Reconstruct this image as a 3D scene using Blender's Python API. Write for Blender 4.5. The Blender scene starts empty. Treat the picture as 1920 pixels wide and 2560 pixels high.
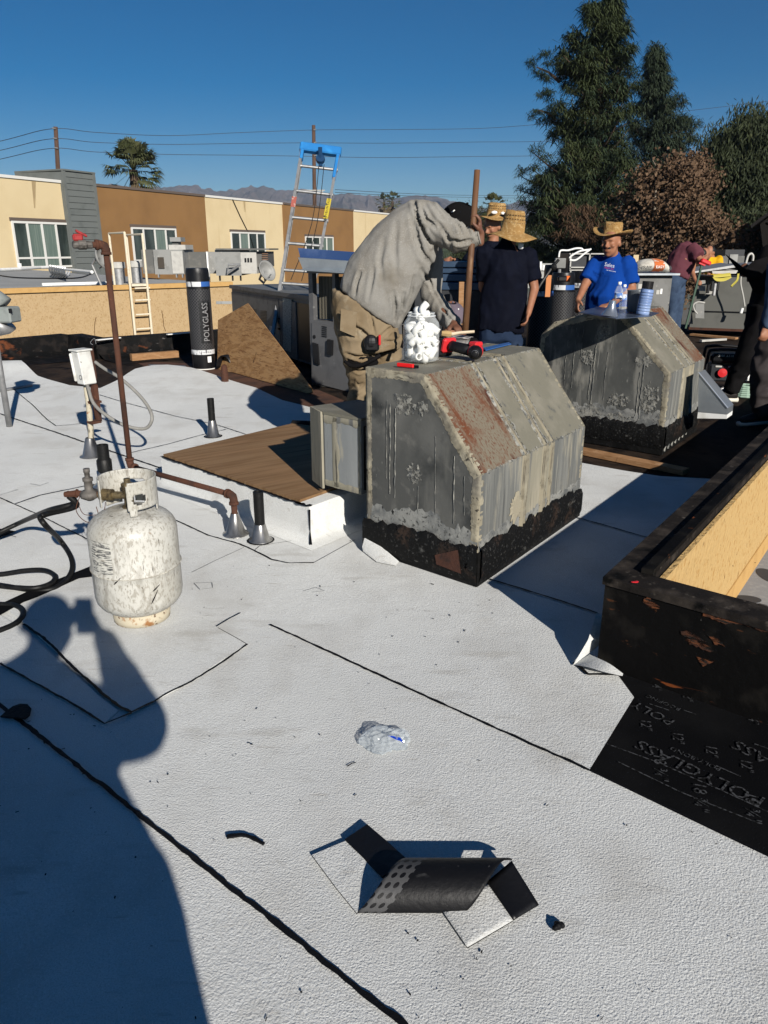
import bpy, bmesh, math, random
from mathutils import Vector, Matrix, noise as mnoise
random.seed(7)
R = math.radians
SC = bpy.context.scene
COL = SC.collection

# ---------------------------------------------------------------- camera, sky, sun, exposure
CAM_H = 1.4
PITCH = math.atan(660/1900)
cam_d = bpy.data.cameras.new('camera')
cam = bpy.data.objects.new('camera', cam_d); COL.objects.link(cam)
cam.location = (0, 0, CAM_H)
cam.rotation_euler = (math.pi/2 - PITCH, 0, 0)
cam_d.sensor_fit = 'VERTICAL'; cam_d.sensor_height = 36.0
cam_d.lens = 1900/2560*36.0
cam_d.clip_start = 0.02; cam_d.clip_end = 20000
SC.camera = cam

SUN_EL, SUN_AZ = R(24.2), R(157.5)          # azimuth measured from +Y (camera heading) clockwise
sun_vec = Vector((math.sin(SUN_AZ)*math.cos(SUN_EL), math.cos(SUN_AZ)*math.cos(SUN_EL), math.sin(SUN_EL)))
W = bpy.data.worlds.new('World'); SC.world = W; W.use_nodes = True
nt = W.node_tree
bg = nt.nodes['Background']
sky = nt.nodes.new('ShaderNodeTexSky'); sky.sky_type = 'NISHITA'
sky.sun_disc = False; sky.sun_elevation = SUN_EL; sky.sun_rotation = SUN_AZ
sky.altitude = 300; sky.air_density = 0.8; sky.dust_density = 0.0; sky.ozone_density = 3.0
hs = nt.nodes.new('ShaderNodeHueSaturation'); hs.inputs['Saturation'].default_value = 1.52; hs.inputs['Value'].default_value = 0.80
nt.links.new(sky.outputs['Color'], hs.inputs['Color']); nt.links.new(hs.outputs['Color'], bg.inputs['Color'])
bg.inputs['Strength'].default_value = 0.05
sl = bpy.data.lights.new('sun', 'SUN'); sl.energy = 5.0; sl.angle = R(0.5); sl.color = (1.0, 0.945, 0.86)
so = bpy.data.objects.new('sun', sl); COL.objects.link(so); so.location = (4, -8, 12)
so.rotation_euler = sun_vec.to_track_quat('Z', 'Y').to_euler()
SC.view_settings.view_transform = 'Standard'; SC.view_settings.look = 'None'
SC.view_settings.gamma = 1.0; SC.view_settings.use_curve_mapping = False
SC.view_settings.exposure = 0.45
SC.render.engine = 'CYCLES'
SC.cycles.max_bounces = 6; SC.cycles.transparent_max_bounces = 8

# ---------------------------------------------------------------- survey helpers: photo measurement -> point in the place
_c, _s = math.cos(PITCH), math.sin(PITCH)
CP = Vector((0, 0, CAM_H))
def ray(u, v):
    x = (u-960)/1900; y = (1280-v)/1900
    return Vector((x, _c+y*_s, -_s+y*_c))
def G(u, v, z=0.0):
    r = ray(u, v); return CP + r*((z-CAM_H)/r.z)
def AT(u, v, Y):
    r = ray(u, v); return CP + r*(Y/r.y)
def PL(u, v, p0, n):
    r = ray(u, v); return CP + r*((Vector(p0)-CP).dot(n)/r.dot(n))
def ZAT(x, y, v):
    t = (1280-v)/1900      # solve for z so that the point lies on image row v
    return CAM_H + y*(t*_c-_s)/(_c+t*_s)
def XAT(u, v, Y):
    return AT(u, v, Y).x
E1 = Vector((0.766, -0.643, 0)); E2 = Vector((0.643, 0.766, 0))   # the roof's two directions
UP = Vector((0, 0, 1))

# ---------------------------------------------------------------- materials
def _ramp(t, src, lo, hi, c0=(0,0,0,1), c1=(1,1,1,1)):
    r = t.nodes.new('ShaderNodeValToRGB')
    r.color_ramp.elements[0].position = lo; r.color_ramp.elements[1].position = max(hi, lo+.001)
    r.color_ramp.elements[0].color = c0; r.color_ramp.elements[1].color = c1
    t.links.new(src, r.inputs['Fac']); return r.outputs['Color']
def _tex(t, co, kind, scale, stretch=(1,1,1), detail=5, dist=0, seed=0, rough=.55):
    m = t.nodes.new('ShaderNodeMapping')
    m.inputs['Scale'].default_value = stretch
    m.inputs['Location'].default_value = (seed*3.7, seed*1.3, seed*5.1)
    t.links.new(co, m.inputs['Vector'])
    if kind == 'noise':
        n = t.nodes.new('ShaderNodeTexNoise'); n.inputs['Detail'].default_value = detail
        n.inputs['Roughness'].default_value = rough
        n.inputs['Distortion'].default_value = dist; out = n.outputs['Fac']
    elif kind == 'voronoi':
        n = t.nodes.new('ShaderNodeTexVoronoi'); out = n.outputs['Distance']
    elif kind == 'crack':
        n = t.nodes.new('ShaderNodeTexVoronoi'); n.feature = 'DISTANCE_TO_EDGE'; out = n.outputs['Distance']
    elif kind == 'wave':
        n = t.nodes.new('ShaderNodeTexWave'); n.inputs['Distortion'].default_value = dist
        n.inputs['Detail'].default_value = detail; n.inputs['Detail Scale'].default_value = 1.5; out = n.outputs['Fac']
    n.inputs['Scale'].default_value = scale
    t.links.new(m.outputs['Vector'], n.inputs['Vector']); return out
MATS = {}
def mat(name, base, layers=(), rough=.7, metal=0.0, bump=(), spec=.3, coord='Object', rough_var=None,
        trans=0, ior=1.45, alpha=1.0, subsurf=0):
    """layers: (colour, kind, scale, lo, hi[, stretch[, seed[, dist]]]) mixed over the base in turn.
       bump: (distance, kind, scale[, stretch[, dist]])"""
    if name in MATS: return MATS[name]
    m = bpy.data.materials.new(name); m.use_nodes = True; t = m.node_tree
    b = t.nodes['Principled BSDF']
    tc = t.nodes.new('ShaderNodeTexCoord'); co = tc.outputs[coord]
    rgb = t.nodes.new('ShaderNodeRGB'); rgb.outputs[0].default_value = (*base, 1); cur = rgb.outputs[0]
    for i, L in enumerate(layers):
        c, kind, sc_, lo, hi = L[:5]
        stretch = L[5] if len(L) > 5 else (1,1,1); seed = L[6] if len(L) > 6 else i+1
        dist = L[7] if len(L) > 7 else 0
        inv = hi < lo
        f = _ramp(t, _tex(t, co, kind, sc_, stretch, 6, dist, seed), min(lo,hi), max(lo,hi),
                  (1,1,1,1) if inv else (0,0,0,1), (0,0,0,1) if inv else (1,1,1,1))
        mx = t.nodes.new('ShaderNodeMix'); mx.data_type = 'RGBA'
        if len(c) == 4:
            mm = t.nodes.new('ShaderNodeMath'); mm.operation = 'MULTIPLY'; mm.inputs[1].default_value = c[3]
            t.links.new(f, mm.inputs[0]); f = mm.outputs[0]
        t.links.new(f, mx.inputs['Factor']); t.links.new(cur, mx.inputs['A'])
        mx.inputs['B'].default_value = (*c[:3], 1); cur = mx.outputs['Result']
    t.links.new(cur, b.inputs['Base Color'])
    b.inputs['Roughness'].default_value = rough; b.inputs['Metallic'].default_value = metal
    b.inputs['Specular IOR Level'].default_value = spec
    if rough >= .8 and 'Diffuse Roughness' in b.inputs: b.inputs['Diffuse Roughness'].default_value = .14
    if rough_var:
        sc_, lo, hi = rough_var
        f = _tex(t, co, 'noise', sc_)
        mr = t.nodes.new('ShaderNodeMapRange'); mr.inputs['To Min'].default_value = lo; mr.inputs['To Max'].default_value = hi
        mr.inputs['From Min'].default_value = .3; mr.inputs['From Max'].default_value = .7
        t.links.new(f, mr.inputs['Value']); t.links.new(mr.outputs['Result'], b.inputs['Roughness'])
    prev = None
    for i, B in enumerate(bump):
        d, kind, sc_ = B[:3]; stretch = B[3] if len(B) > 3 else (1,1,1); dist = B[4] if len(B) > 4 else 0
        bn = t.nodes.new('ShaderNodeBump'); bn.inputs['Distance'].default_value = d
        t.links.new(_tex(t, co, kind, sc_, stretch, 4, dist, 11+i), bn.inputs['Height'])
        if prev: t.links.new(prev, bn.inputs['Normal'])
        prev = bn.outputs['Normal']
    if prev: t.links.new(prev, b.inputs['Normal'])
    if trans: b.inputs['Transmission Weight'].default_value = trans; b.inputs['IOR'].default_value = ior
    if alpha < 1: b.inputs['Alpha'].default_value = alpha
    MATS[name] = m; return m

def s2l(r, g, b):      # 0-255 display colour to linear
    f = lambda c: (c/255/12.92 if c/255 <= .04045 else ((c/255+.055)/1.055)**2.4)
    return (f(r), f(g), f(b))

# ---------------------------------------------------------------- mesh helpers
WM = {}
class MB:
    def __init__(s): s.v = []; s.f = []; s.mi = []; s.cur = 0
    def slot(s, i): s.cur = i; return s
    def add(s, vs, fs):
        o = len(s.v); s.v += [tuple(p) for p in vs]
        s.f += [tuple(i+o for i in f) for f in fs]; s.mi += [s.cur]*len(fs); return s
    def quad(s, a, b, c, d): return s.add([a,b,c,d], [(0,1,2,3)])
    def poly(s, pts): return s.add(pts, [tuple(range(len(pts)))])
    def box(s, c, size, X=Vector((1,0,0)), Y=Vector((0,1,0)), Z=UP, bev=0):
        c = Vector(c); x = X*size[0]/2; y = Y*size[1]/2; z = Z*size[2]/2
        if bev <= 0:
            vs = [c+a*x+b*y+d*z for d in (-1,1) for b in (-1,1) for a in (-1,1)]
            return s.add(vs, [(0,2,3,1),(4,5,7,6),(0,1,5,4),(2,6,7,3),(0,4,6,2),(1,3,7,5)])
        bx, by, bz = (max(0, 1-2*bev/k) for k in size)
        vs = []; idx = {}
        for d in (-1,1):
            for b in (-1,1):
                for a in (-1,1):
                    for k,(p,q,r) in enumerate(((1,by,bz),(bx,1,bz),(bx,by,1))):
                        idx[(a,b,d,k)] = len(vs); vs.append(c+a*p*x+b*q*y+d*r*z)
        fs = []
        for sg in (-1,1):
            o = [(-1,-1),(1,-1),(1,1),(-1,1)]
            f0 = [idx[(sg,p,q,0)] for p,q in o]; f1 = [idx[(p,sg,q,1)] for p,q in o]; f2 = [idx[(p,q,sg,2)] for p,q in o]
            fs += [f0 if sg>0 else f0[::-1], f1[::-1] if sg>0 else f1, f2 if sg>0 else f2[::-1]]
        for a in (-1,1):
            for b in (-1,1):
                fs.append([idx[(a,b,-1,0)], idx[(a,b,1,0)], idx[(a,b,1,1)], idx[(a,b,-1,1)]])
                fs.append([idx[(a,-1,b,0)], idx[(a,1,b,0)], idx[(a,1,b,2)], idx[(a,-1,b,2)]])
                fs.append([idx[(-1,a,b,1)], idx[(1,a,b,1)], idx[(1,a,b,2)], idx[(-1,a,b,2)]])
                for d in (-1,1): fs.append([idx[(a,b,d,0)], idx[(a,b,d,1)], idx[(a,b,d,2)]])
        return s.add(vs, fs)
    def prism(s, poly, ext):
        """closed solid: polygon (list of points) swept by ext"""
        n = len(poly); ext = Vector(ext); p = [Vector(q) for q in poly]
        vs = p+[q+ext for q in p]
        fs = [tuple(range(n))[::-1], tuple(range(n, 2*n))]
        fs += [(i, (i+1)%n, n+(i+1)%n, n+i) for i in range(n)]
        return s.add(vs, fs)
    def tube(s, pts, r, n=8, cap=True):
        pts = [Vector(p) for p in pts]; m = len(pts)
        rs = r if isinstance(r, (list, tuple)) else [r]*m
        vs = []; u = None
        for i, p in enumerate(pts):
            t = (pts[min(i+1,m-1)]-pts[max(i-1,0)])
            if t.length < 1e-9: t = UP.copy()
            t.normalize()
            if u is None: u = t.orthogonal().normalized()
            else:
                u = u - t*u.dot(t)
                if u.length < 1e-6: u = t.orthogonal()
                u.normalize()
            w = t.cross(u)
            rr = rs[i]; ra, rb = rr if isinstance(rr, (tuple, list)) else (rr, rr)
            vs += [p+u*math.cos(2*math.pi*k/n)*ra+w*math.sin(2*math.pi*k/n)*rb for k in range(n)]
        fs = [(i*n+k, i*n+(k+1)%n, (i+1)*n+(k+1)%n, (i+1)*n+k) for i in range(m-1) for k in range(n)]
        if cap: fs += [tuple(range(n))[::-1], tuple(range((m-1)*n, m*n))]
        return s.add(vs, fs)
    def loft(s, secs, n=16, cap=True):
        """secs: (centre, axisA, ra, axisB, rb) ellipses in sequence"""
        vs = []
        for c, a, ra, b, rb in secs:
            c = Vector(c); a = Vector(a).normalized(); b = Vector(b).normalized()
            vs += [c+a*math.cos(2*math.pi*k/n)*ra+b*math.sin(2*math.pi*k/n)*rb for k in range(n)]
        m = len(secs)
        fs = [(i*n+k, i*n+(k+1)%n, (i+1)*n+(k+1)%n, (i+1)*n+k) for i in range(m-1) for k in range(n)]
        if cap: fs += [tuple(range(n))[::-1], tuple(range((m-1)*n, m*n))]
        return s.add(vs, fs)
    def lathe(s, prof, c=(0,0,0), n=20, Z=UP, a0=0, a1=2*math.pi, cap=False):
        c = Vector(c); Z = Vector(Z).normalized()
        X = Vector((1,0,0)) if abs(Z.z) > .999 else Z.orthogonal().normalized(); Y = Z.cross(X)
        full = abs(a1-a0-2*math.pi) < 1e-6; k = n if full else n+1
        vs = []
        for r, z in prof:
            vs += [c+Z*z+(X*math.cos(a0+(a1-a0)*j/n)+Y*math.sin(a0+(a1-a0)*j/n))*r for j in range(k)]
        fs = [(i*k+j, i*k+(j+1)%k, (i+1)*k+(j+1)%k, (i+1)*k+j) for i in range(len(prof)-1) for j in range(n)]
        if cap: fs += [tuple(range(k))[::-1], tuple(range((len(prof)-1)*k, len(prof)*k))]
        return s.add(vs, fs)
    def ball(s, c, r, nu=12, nv=8, A=Vector((1,0,0)), B=Vector((0,1,0)), C=UP):
        rx, ry, rz = r if isinstance(r, (tuple, list)) else (r, r, r)
        c = Vector(c); vs = [c-C*rz]
        for j in range(1, nv):
            ph = -math.pi/2+math.pi*j/nv
            vs += [c+A*rx*math.cos(ph)*math.cos(2*math.pi*k/nu)+B*ry*math.cos(ph)*math.sin(2*math.pi*k/nu)+C*rz*math.sin(ph) for k in range(nu)]
        vs.append(c+C*rz); L = len(vs)-1
        fs = [(0, 1+(k+1)%nu, 1+k) for k in range(nu)]
        fs += [(1+j*nu+k, 1+j*nu+(k+1)%nu, 1+(j+1)*nu+(k+1)%nu, 1+(j+1)*nu+k) for j in range(nv-2) for k in range(nu)]
        o = 1+(nv-2)*nu
        fs += [(o+k, o+(k+1)%nu, L) for k in range(nu)]
        return s.add(vs, fs)
    def mesh(s, name, mats, smooth=False, fix=True):
        me = bpy.data.meshes.new(name); me.from_pydata(s.v, [], s.f)
        mats = mats if isinstance(mats, (list, tuple)) else [mats]
        for m in mats: me.materials.append(m)
        if len(mats) > 1: me.polygons.foreach_set('material_index', s.mi)
        if fix:
            bm = bmesh.new(); bm.from_mesh(me); bmesh.ops.recalc_face_normals(bm, faces=bm.faces[:]); bm.to_mesh(me); bm.free()
        if smooth: me.polygons.foreach_set('use_smooth', [True]*len(me.polygons))
        me.update(); return me
    def build(s, name, mats, parent=None, smooth=False, fix=True, **tags):
        return link(name, s.mesh(name, mats, smooth, fix), parent, **tags)

def link(name, me, parent=None, **tags):
    o = bpy.data.objects.new(name, me); COL.objects.link(o)
    WM[o] = Matrix.Identity(4)
    if parent is not None:
        o.parent = parent; o.matrix_parent_inverse = WM[parent].inverted()
    for k, v in tags.items(): o[k] = v
    return o
def autosmooth(o, ang=40):
    me = o.data; bm = bmesh.new(); bm.from_mesh(me); lim = math.cos(R(ang))
    for e in bm.edges:
        if len(e.link_faces) == 2 and e.link_faces[0].normal.dot(e.link_faces[1].normal) < lim: e.smooth = False
    for f in bm.faces: f.smooth = True
    bm.to_mesh(me); bm.free(); return o
def thing(name, label, cat, loc=(0,0,0), group=None):
    o = bpy.data.objects.new(name, None); COL.objects.link(o)
    o.empty_display_size = .1; o.location = loc
    o['label'] = label; o['category'] = cat
    if group: o['group'] = group
    WM[o] = Matrix.Translation(Vector(loc)); return o
def tag(o, label, cat, group=None):
    o['label'] = label; o['category'] = cat
    if group: o['group'] = group
    return o
def dup(root, loc, rz=0.0, label=None, scale=1.0):
    """copy a thing with its parts and sub-parts and stand it somewhere else"""
    r = root.copy(); COL.objects.link(r); r.location = loc; r.rotation_euler = (0, 0, rz); r.scale = (scale,)*3
    if label: r['label'] = label
    for ch in list(root.children):
        c = ch.copy(); COL.objects.link(c); c.parent = r
        for g in ch.children:
            d = g.copy(); COL.objects.link(d); d.parent = c
    return r
def cr(pts, k=8):
    """smooth Catmull-Rom curve through points"""
    P = [Vector(p) for p in pts]; out = []
    for i in range(len(P)-1):
        a = P[max(i-1,0)]; b = P[i]; c = P[i+1]; d = P[min(i+2,len(P)-1)]
        for j in range(k):
            t = j/k
            out.append(.5*((2*b)+(c-a)*t+(2*a-5*b+4*c-d)*t*t+(3*b-a-3*c+d)*t**3))
    out.append(P[-1]); return out
def solid_remesh(mb, name, mats, parent, voxel=.012, smooth_it=4, fold=0.0, fscale=6.0, fstretch=(1,1,1), fdir=None, creases=(), **tags):
    """fuse overlapping closed shapes into one continuous surface, then relax it and give cloth some folds"""
    o = mb.build(name, mats, None, fix=True)
    md = o.modifiers.new('r', 'REMESH'); md.mode = 'VOXEL'; md.voxel_size = voxel; md.use_smooth_shade = True
    ms = o.modifiers.new('s', 'SMOOTH'); ms.iterations = smooth_it; ms.factor = .5
    dg = bpy.context.evaluated_depsgraph_get(); dg.update()
    me = bpy.data.meshes.new_from_object(o.evaluated_get(dg)); me.name = name
    old = o.data; bpy.data.objects.remove(o); bpy.data.meshes.remove(old)
    if fold:
        st = Vector(fstretch)
        nn = [Vector(v.normal) for v in me.vertices]
        fd = Vector(fdir).normalized() if fdir else None
        for v, n_ in zip(me.vertices, nn):
            if fd:
                al = v.co.dot(fd); q = (v.co-fd*al)*fscale+fd*(al*fscale*.28)
                q += Vector((mnoise.noise(v.co*3),mnoise.noise(v.co*3+Vector((9,9,9))),mnoise.noise(v.co*3+Vector((4,7,1)))))*.9
                a = mnoise.noise(q); b = mnoise.noise(q*2.1+Vector((5,1,2))); c = mnoise.noise(v.co*24)
                v.co += n_*fold*(.75-1.9*abs(a)-.55*abs(b)+.18*c); continue
            q = Vector((v.co.x*st.x, v.co.y*st.y, v.co.z*st.z))*fscale
            a = mnoise.noise(q+Vector((0,0,mnoise.noise(q*.6)*1.2)))
            b = mnoise.noise(q*2.3+Vector((5,1,2)))
            v.co += n_*fold*(1-2*abs(a)*1.6 + .35*b)
    for pts, wd, dp in creases:          # pressed-in folds of the cloth along given lines, with a soft ridge beside each
        segs = [(a, b) for a, b in zip(pts, pts[1:])]
        x0 = min(p.x for p in pts)-.08; x1 = max(p.x for p in pts)+.08; z0 = min(p.z for p in pts)-.08; z1 = max(p.z for p in pts)+.08; L = len(pts)-1
        for v in me.vertices:
            c = v.co
            if c.x < x0 or c.x > x1 or c.z < z0 or c.z > z1 or v.normal.y > .25: continue
            best = 9; tt = 0
            for i, (a, b) in enumerate(segs):
                dx, dz = b.x-a.x, b.z-a.z; t = max(0, min(1, ((c.x-a.x)*dx+(c.z-a.z)*dz)/(dx*dx+dz*dz+1e-9)))
                d = math.hypot(c.x-a.x-dx*t, c.z-a.z-dz*t)
                if d < best: best = d; tt = (i+t)/L
            k = math.sin(math.pi*min(1, .12+tt*.76))
            if best < wd*3: v.co = c-v.normal*dp*k*(math.exp(-(best/wd)**2)-.42*math.exp(-((best-1.7*wd)/wd)**2))
    me.polygons.foreach_set('use_smooth', [True]*len(me.polygons))
    me.materials.clear()
    for m in (mats if isinstance(mats,(list,tuple)) else [mats]): me.materials.append(m)
    me.update(); return link(name, me, parent, **tags)
def text_mesh(name, body, m, size, origin, X, Y, parent=None, depth=0.0, align='CENTER', xs=1.0, wrap=None, **tags):
    """raised lettering: the built-in font laid on the plane spanned by X (reading direction) and Y (up)"""
    cu = bpy.data.curves.new('lettering', 'FONT'); cu.body = body; cu.size = size
    cu.align_x = align; cu.align_y = 'CENTER'; cu.extrude = depth; cu.resolution_u = 2
    t = bpy.data.objects.new('lettering', cu); COL.objects.link(t)
    dg = bpy.context.evaluated_depsgraph_get(); dg.update()
    me = bpy.data.meshes.new_from_object(t.evaluated_get(dg)); me.name = name
    bpy.data.objects.remove(t); bpy.data.curves.remove(cu)
    X = Vector(X).normalized(); Y = Vector(Y).normalized(); N = X.cross(Y); o = Vector(origin)
    if wrap:
        bm = bmesh.new(); bm.from_mesh(me); bmesh.ops.triangulate(bm, faces=bm.faces[:])
        for _ in range(3):
            es = [e for e in bm.edges if e.calc_length() > .022]
            if es: bmesh.ops.subdivide_edges(bm, edges=es, cuts=1); bmesh.ops.triangulate(bm, faces=bm.faces[:])
        bm.to_mesh(me); bm.free()
    for v in me.vertices:
        c = v.co.copy()
        v.co = wrap(c) if wrap else o+X*c.x*xs+Y*c.y+N*c.z
    me.materials.clear(); me.materials.append(m); me.update()
    return link(name, me, parent, **tags)
def ribbon(mb, pts, w, z=.004, jag=.3, step=.03, seed=0):
    """irregular flat strip of bleed-out along a polyline on the roof"""
    rnd = random.Random(seed); P = [Vector(p) for p in pts]; L = []
    for a, b in zip(P, P[1:]):
        n = max(1, int((b-a).length/step))
        L += [a+(b-a)*(i/n) for i in range(n)]
    L.append(P[-1]); vs = []; k = 0.0
    for i, p in enumerate(L):
        t = (L[min(i+1,len(L)-1)]-L[max(i-1,0)]).normalized(); n = Vector((-t.y, t.x, 0))
        k = .6*k+.4*rnd.uniform(-1,1)
        wl = w/2*(1+jag*rnd.uniform(-1,1)+.5*k); wr = w/2*(1+jag*rnd.uniform(-1,1)-.3*k)
        vs += [Vector((p.x, p.y, z))+n*wl, Vector((p.x, p.y, z))-n*wr]
    mb.add(vs, [(2*i, 2*i+1, 2*i+3, 2*i+2) for i in range(len(L)-1)]); return mb
# ================================================================= MATERIALS shared
m_white = mat('white_granule_membrane', (.64,.65,.64), [((.55,.56,.555),'noise',1.1,.38,.66,(1,1,1),1), ((.40,.385,.35,.5),'noise',3.3,.62,.8,(1.6,1,1),4),
            ((.42,.41,.385,.55),'noise',2.3,.50,.70,(1.5,1,1),21), ((.33,.315,.285,.5),'noise',7,.60,.74,(.5,1.6,1),22), ((.30,.29,.27,.6),'noise',14,.67,.76,(1,1,1),5), ((.36,.34,.31,.55),'noise',30,.64,.72,(.25,1.6,1),23), ((.44,.43,.40,.75),'noise',300,.46,.66,(1,1,1),2), ((.72,.73,.72,.8),'noise',260,.56,.70,(1,1,1),9), ((.05,.05,.05),'noise',46,.765,.79,(1,1,1),7)],
            rough=.85, spec=.2, bump=[(.0032,'noise',210), (.0016,'noise',100), (.002,'noise',7), (.006,'noise',1.3,(1,1.5,1))])
m_tar = mat('black_bitumen', (.006,.006,.006), [((.016,.015,.015),'noise',9,.5,.75), ((.07,.065,.06,.6),'noise',30,.7,.8)], rough=.7, spec=.12, bump=[(.006,'noise',25)], rough_var=(6,.4,.8))
m_bleed = mat('bitumen_bleed_out', (.005,.005,.006), [((.03,.03,.03),'noise',60,.66,.75)], rough=.6, spec=.15, bump=[(.003,'noise',80)])
m_base = mat('black_base_sheet', (.0035,.0036,.0042), [((.007,.007,.0075),'noise',3,.45,.65), ((.09,.09,.09,.55),'noise',120,.745,.78)], rough=.8, spec=.05, bump=[(.0015,'noise',200)])
m_oldtar = mat('old_brown_tar_paper', (.018,.013,.010), [((.040,.027,.019),'noise',2,.4,.7,(2,.6,1)), ((.006,.005,.005),'noise',5,.5,.66), ((.17,.15,.13,.5),'noise',22,.68,.8)], rough=.85, spec=.08, bump=[(.006,'noise',18)])
m_cap = mat('weathered_tar_coping', (.013,.011,.010), [((.05,.041,.034),'noise',7,.50,.70,(1,1,1)), ((.11,.095,.08,.7),'noise',30,.62,.74), ((.003,.003,.003),'noise',9,.56,.66)], rough=.85, spec=.08, bump=[(.006,'noise',22)])
m_tarwood = mat('tarred_wood_face', (.0035,.0033,.0033), [((.010,.009,.008),'noise',8,.5,.62), ((.15,.042,.013),'noise',4.6,.68,.70,(.6,.6,2.2),3,.8), ((.06,.025,.012),'noise',22,.66,.70,(.5,.5,2),6), ((.12,.11,.10,.7),'noise',60,.73,.76,(1,1,.5),9)], rough=.75, spec=.06, bump=[(.006,'noise',14)])
m_stucco = mat('tan_stucco', (.46,.31,.135), [((.36,.205,.07),'noise',45,.55,.66,(1,1,.6)), ((.10,.05,.018),'noise',38,.66,.72,(1,1,.45),5)], rough=.95, spec=.1, bump=[(.014,'noise',42,(1,1,.6))])
m_stucco_s = mat('tan_stucco_smooth', (.46,.285,.11), [((.40,.24,.09),'noise',9,.5,.7)], rough=.95, spec=.1, bump=[(.003,'noise',60)])
m_lum = mat('lumber', (.30,.165,.08), [((.22,.115,.05),'noise',9,.42,.66,(1,1,4),1,.6), ((.36,.22,.12),'noise',22,.54,.68,(.6,.6,5),3), ((.10,.05,.025),'noise',16,.68,.73,(1,1,1),5)], rough=.8, spec=.15)
m_print = mat('grey_print', (.06,.062,.066), [((.008,.008,.008),'noise',90,.46,.56)], rough=.8, spec=.1)
m_galv = mat('new_galvanised', (.42,.45,.47), [((.33,.36,.39),'noise',7,.4,.7)], rough=.38, metal=.75, bump=[(.001,'noise',9)])
m_dull = mat('dull_steel', (.33,.33,.33), [((.24,.24,.24),'noise',20,.45,.7)], rough=.5, metal=.6)
m_rust = mat('rusty_iron', (.075,.032,.02), [((.035,.02,.016),'noise',18,.45,.7,(1,1,.4)), ((.15,.06,.03),'noise',40,.62,.75)], rough=.85, spec=.2, bump=[(.001,'noise',90)])
m_blackpipe = mat('tarred_pipe', (.006,.006,.006), [((.22,.22,.21),'noise',26,.665,.70,(1,1,.6))], rough=.5, spec=.25, bump=[(.002,'noise',60)])
m_flash = mat('lead_flashing', (.45,.44,.42), [((.10,.095,.09),'noise',14,.42,.66,(1,1,.4))], rough=.28, metal=.85)
m_black = mat('black_rubber', (.006,.006,.006), [((.014,.014,.014),'noise',40,.5,.7)], rough=.5, spec=.25)
m_blackplastic = mat('black_plastic', (.007,.007,.008), rough=.45, spec=.3)
m_whitepaint = mat('white_paint', (.74,.74,.72), [((.55,.54,.5),'noise',12,.55,.75)], rough=.55)
m_red = mat('red_plastic', (.55,.02,.025), rough=.4, spec=.5)

# ================================================================= SETTING
city = MB(); city.quad((-3800,-300,-5.5),(3800,-300,-5.5),(3800,2690,-5.5),(-3800,2690,-5.5))
city.build('ground', mat('far_ground', (.12,.11,.095), [((.07,.085,.05),'noise',.02,.45,.6)], rough=.95), kind='structure')

# --- light well corner and roof outline
WH = .34
W0 = G(1492, 1660); W0.z = 0
Wtop = Vector((W0.x, W0.y, WH))
dL = (G(1790,1197,WH)-G(1538,1432,WH)); dL.z = 0; dL.normalize()       # the wall that runs away
dN = (G(1900,1545,WH)-G(1512,1438,WH)); dN.z = 0; dN.normalize()       # the wall that runs to the right
def slab(mb, pts, z, th):
    mb.prism([Vector((p[0],p[1],z-th)) for p in pts], (0,0,th))
deckpts = [(-10,-4.5),(7,-4.5), tuple((W0+dN*6)[:2]), tuple(W0[:2]), tuple((W0+dL*13.5)[:2]), (4,16.5), (-1.2,12.6), tuple(G(478,850)[:2]), tuple(G(239,868)[:2]), tuple(G(170,856)[:2]), tuple(G(-60,877)[:2]), (-12,10.2)]
mb = MB(); slab(mb, deckpts, -.008, .35)
roof = mb.build('roof', [m_oldtar], kind='structure')

# --- white membrane, laid in strips 0.937 m wide along E1, each strip its own sheet
far_edge = [(-420,905),(0,905),(44,903),(60,925),(95,945),(175,966),(250,973),(300,955),(340,934),(385,922),(420,920),(480,930),(545,946),(640,970),(705,1000),(800,1024),(960,1075),(1100,1105),(1300,1128),(1457,1157),(1560,1176),(1650,1190),(1780,1197)]
right_edge = [G(1440,1664), G(1500,1655), G(1545,1690), G(1585,1745), G(1472,1928), G(1905,2133)]
region = [Vector((-9.5,3,0)), Vector((-9.5,8.3,0))] + [G(u,v) for u,v in far_edge] + [W0+dL*2.9, W0+dL*.05] + right_edge
sbd = (G(1900,2130)-G(1470,1928)).normalized()
region += [right_edge[-1]+sbd*3.5, Vector((4.0,-4.0,0)), Vector((-9.5,-4.0,0))]
NS = Vector((.643,.766,0))
def clip(poly, n, d, keep_less):
    out = []
    for i, p in enumerate(poly):
        q = poly[(i+1) % len(poly)]
        a = p.dot(n)-d; b = q.dot(n)-d
        if not keep_less: a, b = -a, -b
        if a <= 0: out.append(p)
        if (a < 0 < b) or (b < 0 < a): out.append(p+(q-p)*(a/(a-b)))
    return out
def undul(p):
    """how the sheets swell: the cant at the back, small ripples"""
    z = 0.0
    h = G(405,935); z += .06*math.exp(-((p.x-h.x)**2/1.1+(p.y-h.y)**2/.7))
    h = G(20,925); z += .10*math.exp(-((p.x-h.x)**2/.8+(p.y-h.y)**2/.25))
    z += .006*mnoise.noise(Vector((p.x*1.1,p.y*1.1,3)))
    return z
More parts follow.
